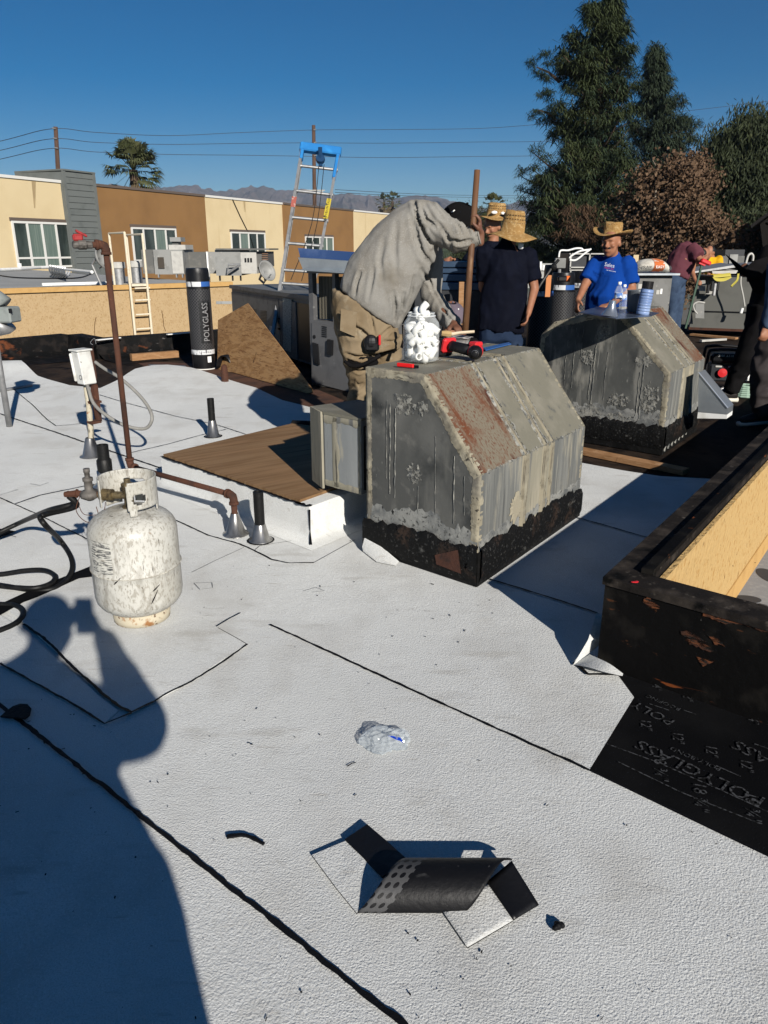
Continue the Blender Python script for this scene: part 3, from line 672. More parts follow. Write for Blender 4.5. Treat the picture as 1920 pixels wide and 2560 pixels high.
# duct stub on the left of the near hood: chamfered box with mastic corners
SB = HB + HD.normalized()*.05 - h1dr*.03
stub = thing('duct_stub', 'short upright grey duct box with beige corner mastic at the left of the near hood', 'duct', SB)
py = SB.y
q = [PL(u,v,SB,h1nf) for u,v in ((815,1222),(904,1227),(908,1050),(815,1040))]
zb = (q[0].z+q[1].z)/2; zt = (q[2].z+q[3].z)/2
pL = Vector((q[0].x,q[0].y,0)); pR = Vector((q[1].x,q[1].y,0))
cut = PL(787,1212,SB+h1dd*.055,h1nf); cutp = Vector((cut.x,cut.y,0))
ring = [pL, pR, pR+h1dd*.30, pL+h1dd*.34-h1dr*.05, cutp]
mb = MB(); mb.prism([p+UP*zb for p in ring], (0,0,zt-zb)); mb.build('casing', mat('stub_galvanised', (.215,.225,.225), [((.27,.28,.275),'noise',9,.46,.66,(1,1,.1),2), ((.33,.31,.25),'noise',13,.62,.68,(1,1,.15),5), ((.13,.135,.14),'noise',24,.60,.72,(1,1,.1),7)], rough=.6, metal=.1, bump=[(.001,'noise',40)]), stub)
mb = MB(); mb.prism([p+UP*(zt+.001)+(p-sum(ring,Vector())/5)*.03 for p in ring], (0,0,.012)); mb.build('lid', m_ht, stub)
nc = (pL-cutp).normalized(); nch = Vector((nc.y,-nc.x,0)); nch = nch if nch.dot(h1nf) > 0 else -nch
mb = MB(); mb.prism([cutp+nch*.002+UP*(zb-.012), pL-nc*.012+nch*.002+UP*(zb-.02), pL-nc*.012+nch*.002+UP*(zt+.01), cutp+nch*.002+UP*(zt+.014)], nch*.012); mb.build('corner_flange', m_sb, stub)
mb = MB(); band(mb, pL+h1dr*.075+UP*zb, pL+h1dr*.075+UP*zt, h1nf, h1dr, -.022, .022, 5, th=.004)
band(mb, pL+UP*(zb), pR+UP*(zb), h1nf, UP, 0.0, .03, 6); band(mb, pR+UP*zt, pL+UP*zt, h1nf, -UP, 0.0, .035, 8)
band(mb, pR-h1dr*.02+UP*zb, pR-h1dr*.02+UP*zt, h1nf, h1dr, .0, .018, 7)
mb.build('mastic_band', m_sb, stub, smooth=True, fix=False)
mb = MB(); mb.prism([pR+UP*(zb+.02)-h1dd*-.02, h1pt(0,zb+.02,.06)-h1dr*.0, h1pt(0,zb+.02,.25), pR+h1dd*.24+UP*(zb+.02)], (0,0,zt-zb-.05)); mb.build('collar', m_tar, stub)

# plywood topped curb, white membrane on its sides
PN = G(773,1267,.19); PN.z = 0; PLf = G(402,1141,.19); PLf.z = 0; PB = (G(750,1057,.19)); PB.z = 0
pd1 = (PN-PLf); pd2 = (PB-PLf); HH = .19
plyb = thing('plywood_curb', 'low white sided roof curb covered with a brown plywood sheet', 'roof curb', PLf+pd1*.5)
c4 = [PLf, PN, PN+pd2, PLf+pd2]; cc = sum(c4, Vector())/4
def ringat(off, z): return [p+((p-cc).normalized()*off)*1.25+UP*z for p in c4]
mb = MB(); rings = [ringat(.09,.002), ringat(.045,.012), ringat(.012,.04), ringat(0,.075), ringat(0,HH-.012), ringat(-.006,HH-.003), ringat(-.05,HH-.002)]
vs = []; [vs.extend(r) for r in rings]
fs = [(i*4+j, i*4+(j+1)%4, (i+1)*4+(j+1)%4, (i+1)*4+j) for i in range(len(rings)-1) for j in range(4)]+[tuple(range((len(rings)-1)*4, len(rings)*4))]
mb.add(vs, fs); o = mb.build('curb_flashing', m_white, plyb); autosmooth(o, 50)
m_ply = mat('brown_plywood', (.235,.145,.075), [((.175,.10,.048),'noise',5,.42,.62,(.35,6,1),1,.5), ((.26,.155,.08),'noise',3,.5,.7,(.5,3,1),6), ((.12,.065,.03),'noise',9,.60,.68,(.18,8,1),4,.3), ((.05,.025,.014),'noise',7,.70,.73,(.8,3,1),3)], rough=.75, spec=.15, bump=[(.001,'noise',20,(.3,6,1))], coord='UV')
mb = MB(); e1_ = pd1.normalized(); e2_ = pd2.normalized(); aL = PLf+e1_*.012-e2_*-.012; 
mb.prism([aL+UP*HH, PN-e1_*.085+e2_*.012+UP*HH, PN-e1_*.10+pd2-e2_*.01+UP*HH, aL+pd2-e2_*.03+UP*HH], (0,0,.014)); o = mb.build('plywood_sheet', m_ply, plyb)
ul = o.data.uv_layers.new(name='UVMap'); gdir = (e2_*.96+e1_*.28).normalized(); gacr = Vector((-gdir.y,gdir.x,0))
for p in o.data.polygons:
    for li in p.loop_indices: w = o.data.vertices[o.data.loops[li].vertex_index].co; ul.data[li].uv = (w.dot(gdir), w.dot(gacr))
mb = MB(); ribbon(mb, [PLf, PN-e1_*.05], .02, HH+.002, .5, .02, 3); ribbon(mb, [PN-e1_*.095, PN-e1_*.03, PN+e2_*.02], .03, HH+.002, .5, .015, 4); mb.build('bitumen_edge', m_bleed, plyb, fix=False)
k = MB(); ribbon(k, [PN+(PN-cc).normalized()*.004, PN+(PN-cc).normalized()*.004+e1_*.001], .01, .1); 
k = MB(); k.tube([PN+(PN-cc).normalized()*.003+UP*(HH-.015), PN+(PN-cc).normalized()*.004+UP*.06, PN+(PN-cc).normalized()*.06+UP*.012], [.006,.003,.008], 6); k.build('corner_bleed', m_bleed, plyb)
# black felt bunched along its far edge
k = MB(); pts = cr([PLf+pd2*.93+UP*.20, PLf+pd2*1.0+pd1*.2+UP*.215, PLf+pd2*1.01+pd1*.45+UP*.235, PLf+pd2*1.0+pd1*.7+UP*.205], 6); k.tube(pts, [(.03,.012)]*len(pts), 8); k.build('felt_edge', m_tar, plyb)

# ---- second hood, further back on the right
A2 = G(1651,1137); d2 = Vector((.56,.78,0))*.95; dr2 = Vector((.757,-.65,0)).normalized(); Lw2 = 1.04; B2 = A2-dr2*Lw2
s_of = lambda p: (p-B2).dot(dr2)
nf2 = Vector((-.65,-.757,0)).normalized()
hp = [PL(u,v,A2,nf2) for u,v in ((1390,830),(1392,806),(1470,782),(1558,786),(1689,935))]
pr2 = [(0.0,0),(0.02,hp[0].z-.03),(.12,hp[1].z),(s_of(hp[3])-.22,hp[2].z),(s_of(hp[3]),hp[3].z),(Lw2,hp[4].z),(Lw2,0)]
hood2, h2pt, h2nf, h2ns, h2dr, h2dd = hood(A2, B2, d2, pr2, .18,
    'far grey duct hood with chamfered top, pale mastic patches and tools laid on it', 3, 300, m_hf2)
for (u,v,rx,rz,sd) in [(1468,893,.055,.05,1),(1510,830,.05,.055,2),(1545,1000,.08,.045,3),(1545,1047,.10,.04,4),(1475,1035,.09,.07,5),(1625,1000,.06,.11,6),(1610,905,.06,.04,7),(1590,1092,.16,.02,8)]:
    k = MB(); c = PL(u,v,A2,h2nf)+h2nf*.003; blot(k, c, h2nf, rx, rz, h2dr, 50+sd); k.build('mastic_patch', m_mastg, hood2, fix=False)
k = MB()
for u,v0,v1,w in [(1420,850,960,.004),(1443,820,980,.005),(1460,815,900,.004),(1480,900,1010,.006),(1495,830,1020,.008),(1520,880,1010,.003),(1600,930,1050,.006),(1612,900,1060,.008)]:
    p = [PL(u+(v-v0)*-.10+rnd.uniform(-1.2,1.2), v, A2, h2nf)+h2nf*.003 for v in range(v0, v1, 10)]
    k = MB(); k.tube(p, [(w*.5*rnd.uniform(.3,1.2), .001) for _ in p], 6); k.build('sealant_run', MATS['pale_sealant'], hood2)
for i in range(7):
    k = MB(); a = PL(1655+i*9,1128-i*7,A2,h2ns)+h2ns*.016; k.tube([a, a+UP*.06+h2dd*.02, a+UP*(.10+.03*(i%3))+h2dd*.035], [(.012,.003),(.018,.003),(.006,.003)], 6); k.build('sealant_run', MATS['pale_sealant'], hood2)
# left duct box of the second hood
bq = [PL(u,v,B2+h2dd*.1-h2dr*.0,nf2) for u,v in ((1345,980),(1416,990),(1416,846),(1345,846))]
db = thing('duct_stub', 'rounded dark grey duct box joined to the left end of the far hood', 'duct', Vector((bq[0].x,bq[0].y,bq[0].z)))
w_ = (bq[1]-bq[0]).dot(h2dr); mb = MB()
mb.box(bq[0]+h2dr*w_/2+h2dd*.2+UP*(bq[3].z-bq[0].z)/2, (w_, .4, bq[3].z-bq[0].z), h2dr, h2dd, UP, bev=.03); mb.build('casing', m_hf, db)
mb = MB(); band(mb, bq[0]+h2dr*.02+UP*.02+h2nf*.001, bq[3]+h2dr*.02-UP*.02+h2nf*.001, h2nf, h2dr, 0, .05, 4, th=.005); band(mb, bq[0]+h2dr*(w_*.62)+UP*.02+h2nf*.001, bq[3]+h2dr*(w_*.62)-UP*.1+h2nf*.001, h2nf, h2dr, 0, .055, 5, th=.005); mb.build('mastic_band', m_mastg, db, smooth=True, fix=False)
mb = MB(); mb.box(bq[0]+h2dr*(w_+.06)+h2dd*.25+UP*.35, (.14,.2,.2), h2dr, h2dd, UP); mb.build('collar', m_tar, db)
k = MB(); c = PL(1395,828,B2+h2dd*.1,nf2); 
for i in range(6): k.ball(c+Vector((rnd.uniform(-.05,.05),rnd.uniform(-.05,.05),rnd.uniform(-.03,.03))), (.04,.03,.025), 8, 6)
k.build('mastic_lump', m_mastg, db, smooth=True)
# new shiny diverter leaning out of its right side
Q0 = A2+d2*.42; nW = h2nf
q = [PL(u,v,Q0,nW) for u,v in ((1747,931),(1820,1020),(1818,1036),(1745,1030))]
wed = thing('duct_boot', 'new smooth galvanised wedge shaped duct boot on the right of the far hood', 'duct', Vector((q[2].x,q[2].y,0)))
back = h2dd*.17
mb = MB(); mb.prism(q, back); mb.build('body', m_galv, wed)
mb = MB(); fl_ = (q[1]-q[0]).normalized(); mb.tube([q[0]-nW*-.004, q[1]-nW*-.004], .005, 6); mb.build('front_seam', mat('bright_edge', (.6,.62,.64), rough=.3, metal=.7), wed)
mb = MB(); a, b = q[3]-UP*.002, q[2]-UP*.002; mb.prism([a, b, b-UP*.03, a-UP*.045], back); mb.build('bottom_band', m_whitepaint, wed)
# ================================================================= PROPANE TANK
TC = G(357,1546); TC.z = .012
m_tank = mat('chipped_cream_paint', (.475,.465,.425), [((.38,.365,.32),'noise',5,.45,.65), ((.22,.205,.175,.75),'noise',14,.56,.68,(1,1,.35),5), ((.25,.23,.19,.7),'noise',90,.52,.62,(1,1,.5),12), ((.14,.125,.10,.8),'noise',150,.60,.68,(1.2,1.2,.35),2), ((.07,.062,.05,.9),'noise',60,.67,.69,(2.2,2.2,.25),7), ((.06,.055,.045),'noise',90,.68,.70,(.4,.4,2.4),13), ((.20,.18,.15,.6),'noise',26,.58,.68,(1.4,1.4,.18),14), ((.22,.12,.05,.7),'noise',30,.68,.74,(1,1,1),8)], rough=.45, spec=.4, bump=[(.001,'noise',30)])
m_tankrust = mat('rusty_foot_ring', (.46,.41,.31), [((.27,.13,.05),'noise',30,.52,.62), ((.10,.05,.025),'noise',60,.60,.68)], rough=.8)
tank = thing('propane_tank', 'scuffed cream white propane tank with rusty foot standing on the white roof', 'gas tank', TC)
mb = MB(); prof = [(.0,.03)]+[(.166*math.sin(a)**.8, .115-.085*math.cos(a)) for a in [R(x) for x in range(15,91,15)]]
prof += [(.166,.20),(.166,.222),(.1685,.226),(.1685,.234),(.166,.238),(.166,.37)]
prof += [(.166*math.cos(a)**.75+0, .37+.088*math.sin(a)) for a in [R(x) for x in range(12,85,12)]]+[(.03,.459),(0,.46)]
mb.lathe(prof, TC, 48); o = mb.build('shell', m_tank, tank, smooth=True)
mb = MB(); mb.lathe([(.094,0),(.108,0),(.110,.02),(.106,.048),(.094,.048)], TC, 36); mb.build('foot_ring', m_tankrust, tank, smooth=True)
mb = MB()   # raised weld bead
mb.lathe([(.1675,.2305+0*j) for j in range(1)]+[(.1715,.230),(.1675,.2265)], TC, 48); mb.build('weld_bead', mat('dirty_weld', (.26,.24,.20), [((.5,.48,.42),'noise',40,.5,.6)], rough=.8), tank, smooth=True)
# collar: curved guard with two hand holes and a gap for the valve
view = math.atan2(-TC.y, -TC.x)     # bearing from the tank to the camera
mb = MB(); na, nz = 120, 22; z0, z1 = .452, .582; r0 = .104; Vs = []; F = []
def col_ok(a, z):
    a = (a-view) % (2*math.pi); a = a-2*math.pi if a > math.pi else a   # + is to the camera's right
    if -1.25 < a < -.10: return False                                     # opening toward valve
    for ca, w, zc, h in ((.36,.26,.515,.019),(math.pi-.35,.42,.52,.018)):
        da = abs((a-ca+math.pi) % (2*math.pi)-math.pi)
        dx = max(0, da-w+h/r0*1.0)*r0; dz = abs(z-zc)
        if da < w-h/r0 and dz < h or (da >= w-h/r0 and dx*dx+dz*dz < h*h): return False
    if z < .478 and not (-.02 < a < .24 or 2.2 < abs(a) < 2.9 or 1.2 < a < 1.6): return False
    if z > z1-.012 and abs((a+.10)) < .10: return False
    return True
for j in range(nz+1):
    for i in range(na): Vs.append(TC+Vector((math.cos(2*math.pi*i/na)*r0, math.sin(2*math.pi*i/na)*r0, z0+(z1-z0)*j/nz)))
for j in range(nz):
    for i in range(na):
        if col_ok(2*math.pi*(i+.5)/na, z0+(z1-z0)*(j+.5)/nz): F.append((j*na+i, j*na+(i+1)%na, (j+1)*na+(i+1)%na, (j+1)*na+i))
mb.add(Vs, F); o = mb.build('collar', m_tank, tank, smooth=True, fix=False)
md = o.modifiers.new('s', 'SOLIDIFY'); md.thickness = .004; md.offset = 0
# printed warning panels, worn away
m_lab = mat('worn_print', (.52,.51,.46), [((.085,.085,.085),'noise',26,.47,.56,(1.2,1.2,9),3), ((.50,.49,.44),'noise',11,.55,.66,(1,1,1),6)], rough=.6)
def wrapcyl(c, r, a, zc):
    return lambda p: Vector((c.x+math.cos(a+p.x/r)*(r+p.z), c.y+math.sin(a+p.x/r)*(r+p.z), c.z+zc+p.y))
mb = MB(); r_ = .1666
for zlo, zhi in ((.305,.372),(.245,.298)):
    k = MB(); a0 = view-1.15; n = 14
    for i in range(n+1):
        a = a0+.62*i/n; k.v += [tuple(TC+Vector((math.cos(a)*r_, math.sin(a)*r_, z))) for z in (zlo,zhi)]
    k.f = [(2*i,2*i+2,2*i+3,2*i+1) for i in range(n)]; k.mi = [0]*n; k.build('warning_label', m_lab, tank, smooth=True, fix=False)
m_pr = mat('dark_print', (.12,.12,.12), [((.5,.49,.44),'noise',45,.52,.6)], rough=.7)
for i,(t,sz,zz) in enumerate((('WARNING',.016,.358),('FLAMMABLE GAS',.011,.338),('KEEP UPRIGHT',.009,.322),('CAUTION',.014,.285))):
    text_mesh('lettering', t, m_pr, sz, None or (0,0,0), (1,0,0), (0,0,1), tank, .0006, wrap=wrapcyl(TC, r_+.0006, view-.84, zz))
# gouges
k = MB()
for a,z,l in ((view+.22,.12,.05),(view+.28,.17,.02),(view-.55,.21,.03)):
    k = MB(); k.tube([TC+Vector((math.cos(a+t*.18)*.1675, math.sin(a+t*.18)*.1675, z+l*t)) for t in (0,.3,.6,1)], [.001,.003,.002,.001], 5); k.build('scratch', m_bleed, tank)
# valve inside the collar
m_brass = mat('dull_brass', (.20,.155,.085), [((.09,.07,.045),'noise',40,.48,.6)], rough=.5, metal=.7)
m_zinc = mat('cast_zinc', (.12,.11,.10), [((.05,.045,.04),'noise',25,.46,.6)], rough=.65, metal=.2)
ax = Vector((math.cos(view-.62), math.sin(view-.62), 0)); left = Vector((-1,.12,0)).normalized(); vz = .505
mb = MB(); c0 = TC+UP*.452
mb.lathe([(.028,0),(.028,.012),(.018,.014),(.018,.07),(.024,.074),(.024,.10),(.012,.104),(.012,.12)], c0, 14, cap=True); mb.build('valve', m_brass, tank, smooth=True)
out = TC+UP*vz
mb = MB(); mb.lathe([(.014,.0),(.014,.06),(.022,.062),(.022,.075),(.019,.078),(.023,.081),(.019,.084),(.023,.087),(.019,.090),(.023,.093),(.019,.096),(.023,.099),(.023,.112),(.012,.115),(.010,.135)], out, 16, left, cap=True); mb.build('coupling_nut', m_brass, tank)
rg = out+left*.155
mb = MB(); mb.lathe([(.012,-.025),(.020,-.02),(.034,-.012),(.036,-.004),(.036,.004),(.03,.012),(.016,.016),(.015,.05),(.019,.052),(.019,.064),(.010,.066),(.010,.085),(.012,.086),(.012,.10)], rg, 18, cap=True)
mb.build('regulator', m_zinc, tank, smooth=True)
mb = MB(); mb.tube([rg-left*.04, rg+left*.05], .012, 10); mb.tube([rg+left*.05, rg+left*.052], .018, 8); mb.tube([rg+left*.05, rg+left*.10-UP*.006], [.014,.011], 8); mb.build('regulator_outlet', m_rust, tank)
k = MB(); k.tube(cr([rg+left*.04-UP*.01, rg+left*.05-UP*.06+Vector((0,-.03,0)), rg+left*.02-UP*.10+Vector((.01,-.04,0)), rg-left*.03-UP*.09+Vector((0,-.02,0)), rg-left*.02-UP*.05], 6), .0016, 5); k.tube(cr([rg+left*.05-UP*.05, rg+left*.03-UP*.085, rg-left*.04-UP*.075, rg-left*.06-UP*.03], 6), .0014, 5); k.build('tie_wire', m_rust, tank)

# gas hoses
hA = [rg+left*.09, AT(185,1258,2.80), AT(120,1277,2.86), G(60,1302,.16), G(0,1330,.10), G(-120,1385,.012), G(-300,1430,.012)]
hB = [rg+left*.085-UP*.012, AT(190,1265,2.78), AT(125,1283,2.84), AT(103,1290,2.84), AT(102,1298,2.82), AT(118,1318,2.85), G(150,1350,.13), G(176,1390,.08), G(180,1425,.04), G(160,1455,.014), G(128,1473,.012), G(80,1475,.012), G(0,1463,.012), G(-80,1452,.012), G(-150,1448,.012), G(-110,1445,.012), G(0,1436,.015), G(60,1427,.03), G(110,1426,.034), G(137,1440,.034), G(128,1458,.03), G(90,1470,.034), G(40,1469,.034), G(-60,1462,.03), G(-200,1480,.014), G(-160,1512,.012), G(0,1511,.012), G(40,1515,.012), G(58,1530,.012), G(46,1553,.012), G(0,1576,.012), G(-150,1625,.012)]
for nm, pts, lab in (('gas_hose', hA, 'straight black rubber gas hose running from the regulator off to the left'), ('gas_hose', hB, 'looped black rubber gas hose hanging from the regulator and coiling on the white roof')):
    mb = MB(); mb.tube(cr(pts, 9), .0115, 10); tag(mb.build(nm, m_black, None, smooth=True), lab, 'hose')

# ================================================================= STAND PIPES
def cone(parent, c, r0=.065, r1=.035, h=.09):
    mb = MB(); mb.lathe([(r0*1.35,.001),(r0*1.3,.006),(r0,.012),(r1,h),(r1*.9,h+.004)], c, 20); return mb.build('flashing_cone', m_flash, parent, smooth=True)
def stub_pipe(px, vtop, r, label, name='vent_pipe', grp=None):
    c = G(*px); c.z = undul(c)+.004; h = ZAT(c.x, c.y, vtop)-c.z
    t = thing(name, label, 'vent pipe', c, grp)
    mb = MB(); mb.lathe([(r,.05),(r,h),(r*.78,h),(r*.78,h*.6)], c, 18); mb.build('pipe', m_blackpipe, t, smooth=False); autosmooth(t.children[0])
    cone(t, c, r*1.75, r*1.08, .085+.04*(h > .28)); k = MB(); k.lathe([(r*2.7,.001),(r*2.2,.003),(r*1.7,.004)], c, 14); k.build('tar_ring', m_bleed, t); return t
stub_pipe((533,1092), 996, .027, 'small black vent pipe with a bright flashing cone behind the plywood curb')
stub_pipe((652,1352), 1229, .026, 'black vent pipe with flashing standing right of the elbow pipe, before the plywood curb')
sp = stub_pipe((268,1216), 1112, .036, 'thick tarred vent pipe half hidden behind the propane tank collar')
k = MB(); c = G(268,1216); k.lathe([(.044,.10),(.045,.17),(.037,.18)], c, 16); k.build('pipe_collar', m_blackpipe, sp, smooth=True)
# rusty gas riser with a red valve, its branch and the elbow down to the roof
gp = thing('gas_pipe', 'tall rusty gas riser pipe with red valve on top and a branch elbowing down', 'gas pipe', G(598,1330))
e0 = G(590,1336); e0.z = 0; zb = ZAT(e0.x, e0.y, 1238); eT = Vector((e0.x,e0.y,zb)); rB = G(326,1166, zb); rT = Vector((rB.x, rB.y, ZAT(rB.x,rB.y,612)))
mb = MB(); mb.tube([rB-UP*.0, rT-UP*.03], .0155, 14); mb.build('riser', m_rust, gp, smooth=True); 
mb = MB(); mb.tube([rB, eT], .0145, 14); mb.build('branch', m_rust, gp, smooth=True)
dirb = (eT-rB).normalized()
def elbow(c, a, b, r, nm):
    k = MB(); k.tube([c-a*.045, c-a*.022, c-a*.006+b*.006, c+b*.022, c+b*.045], [r*1.05,r*1.0,r*1.02,r*1.0,r*1.05], 12); k.tube([c-a*.05, c-a*.036], r*1.18, 12); k.tube([c+b*.036, c+b*.05], r*1.18, 12)
    return k.build(nm, m_zinc if nm == 'elbow_grey' else m_rust, gp, smooth=True)
elbow(eT, dirb, -UP, .021, 'elbow'); elbow(rB, -UP, dirb, .021, 'elbow')
mb = MB(); mb.tube([eT-UP*.04, Vector((e0.x,e0.y,.05))], .0155, 12); mb.build('drop', m_rust, gp, smooth=True); cone(gp, e0+UP*.003, .050, .021, .11)
vd = AT(176,612, rT.y-.10)-rT; vl = vd.length; vd.normalize()
mb = MB(); mb.tube([rT, rT+vd*(vl-.10)], .016, 12); mb.build('top_arm', m_rust, gp, smooth=True); elbow(rT, UP, vd, .023, 'elbow')
mb = MB(); mb.lathe([(.014,-.05),(.020,-.045),(.020,-.02),(.025,-.015),(.025,.02),(.020,.025),(.020,.045),(.014,.05)], rT+vd*(vl-.06), 10, vd, cap=True); mb.build('valve_body', m_zinc, gp)
mb = MB(); c = rT+vd*(vl-.045); mb.box(c+UP*.035+vd*.005, (.05,.03,.035), vd, Vector((vd.y,-vd.x,0)), UP, bev=.008); mb.box(c+UP*.055-vd*.015, (.06,.022,.014), (vd*.9+UP*.45).normalized(), Vector((vd.y,-vd.x,0)), UP, bev=.004); mb.build('valve_handle', mat('faded_red_paint', (.30,.03,.03), [((.14,.02,.02),'noise',30,.5,.65)], rough=.5), gp)
# conduit stand with a disconnect box and its whip
cb = G(230,1141); cb.z = .003
cs = thing('conduit_box', 'old white electrical box on a conduit stand with a looped grey whip', 'electrical box', cb)
boxc = AT(210,918, cb.y-.02); 
mb = MB(); top = Vector((cb.x, cb.y, ZAT(cb.x,cb.y,960))); mid_ = AT(222,1010, cb.y)
mb.tube([cb+UP*.06, AT(228,1090,cb.y), mid_, AT(215,962,cb.y)], .020, 12); mb.build('conduit', mat('worn_conduit', (.42,.38,.29), [((.03,.03,.03),'noise',20,.56,.64,(1,1,.4)), ((.25,.12,.05),'noise',30,.62,.7)], rough=.6), cs, smooth=True)
cone(cs, cb, .062, .03, .13)
m_ebox = mat('old_white_enamel', (.60,.60,.57), [((.42,.41,.38),'noise',10,.5,.68), ((.08,.07,.06),'noise',28,.69,.72)], rough=.5)
bx = Vector((.80,-.58,0)).normalized(); by = Vector((.58,.80,0)).normalized(); tl = (UP*.997+Vector((-.08,0,0))).normalized()
mb = MB(); mb.box(boxc+bx*.0, (.082,.10,.225), bx, by, tl, bev=.006); mb.build('box', m_ebox, cs)
mb = MB(); mb.box(boxc-bx*.049-by*.015-tl*.0, (.016,.09,.19), bx, by, tl, bev=.006); mb.build('cover', m_ebox, cs)
mb = MB(); mb.box(boxc+tl*.117, (.10,.12,.012), bx, by, tl, bev=.003); mb.build('box_top', m_ebox, cs)
k = MB(); c = boxc+bx*.0-by*.052-tl*.06+bx*.02; k.lathe([(.016,0),(.016,.003),(.012,.003),(.012,.001)], c, 14, -by); k.build('knockout', m_dull, cs)
k = MB(); k.lathe([(.012,0),(.012,.01),(0,.01)], boxc-bx*.07+tl*.06, 10, -bx); k.build('latch', m_blackplastic, cs)
post = G(246,1052); post.z = 0; pz = ZAT(post.x,post.y,872)
mb = MB(); mb.box(post+UP*pz/2, (.05,.04,pz), bx, by, UP); mb.build('post', m_rust, cs)
for v in (1005,1055):
    k = MB(); q = AT(225,v,cb.y-.01); k.box(q+bx*.02+by*.02, (.07,.07,.016), bx, by, UP); k.build('strap', m_rust, cs)
wp = [AT(238,905,boxc.y+.05), AT(262,922,boxc.y), AT(300,945,boxc.y-.05), AT(345,985,boxc.y-.1), AT(372,1020,boxc.y-.15), AT(380,1048,boxc.y-.2), AT(366,1070,boxc.y-.2), AT(335,1070,boxc.y-.2), AT(295,1056,boxc.y-.2), AT(255,1030,boxc.y-.18), AT(232,1005,boxc.y-.13), AT(222,975,boxc.y-.08), AT(218,962,boxc.y-.03)]
mb = MB(); mb.tube(cr(wp, 8), .0115, 10); mb.build('conduit_whip', mat('grey_conduit', (.20,.195,.18), [((.28,.27,.25),'noise',15,.5,.7)], rough=.6), cs, smooth=True)
k = MB(); k.tube(cr([AT(232,862,post.y), AT(226,856,post.y), AT(236,846,post.y), AT(240,860,post.y)], 5), .002, 5); k.build('loose_wire', m_dull, cs)

# ================================================================= ROLL, PLYWOOD, SCRAPS AT THE BACK OF THE WHITE ROOF
def diamond_mat():
    if 'diamond_film' in MATS: return MATS['diamond_film']
    m = mat('diamond_film', (.007,.007,.008), rough=.45, spec=.25); t = m.node_tree; b = t.nodes['Principled BSDF']
    uv = t.nodes.new('ShaderNodeUVMap'); mp = t.nodes.new('ShaderNodeMapping'); mp.inputs['Rotation'].default_value = (0,0,math.pi/4); mp.inputs['Scale'].default_value = (1,1,1)
    ck = t.nodes.new('ShaderNodeTexBrick'); ck.offset = 0; ck.inputs['Scale'].default_value = 1; ck.inputs['Brick Width'].default_value = .026; ck.inputs['Row Height'].default_value = .026
    ck.inputs['Mortar Size'].default_value = .0035; ck.inputs['Color1'].default_value = (.006,.006,.007,1); ck.inputs['Color2'].default_value = (.010,.010,.011,1); ck.inputs['Mortar'].default_value = (.062,.062,.066,1)
    t.links.new(uv.outputs['UV'], mp.inputs['Vector']); t.links.new(mp.outputs['Vector'], ck.inputs['Vector']); t.links.new(ck.outputs['Color'], b.inputs['Base Color']); return m
m_bandw = mat('label_band', (.55,.56,.57), [((.12,.12,.13),'noise',30,.56,.6,(1,1,.3))], rough=.4)
m_blue = mat('blue_print', (.03,.10,.32), rough=.4); m_paper = mat('paper_core', (.60,.59,.56), rough=.8); m_film = mat('black_film', (.006,.006,.007), [((.02,.02,.022),'noise',12,.62,.7,(1,1,.2))], rough=.4, spec=.3, bump=[(.003,'noise',22,(1,1,.25))])
def cyl_strip(c, r, z0, z1, a0, a1, n=28, uvscale=True):
    vs = [c+Vector((math.cos(a0+(a1-a0)*i/n)*r, math.sin(a0+(a1-a0)*i/n)*r, z)) for z in (z0,z1) for i in range(n+1)]
    return vs, [(i,i+1,n+2+i,n+1+i) for i in range(n)]
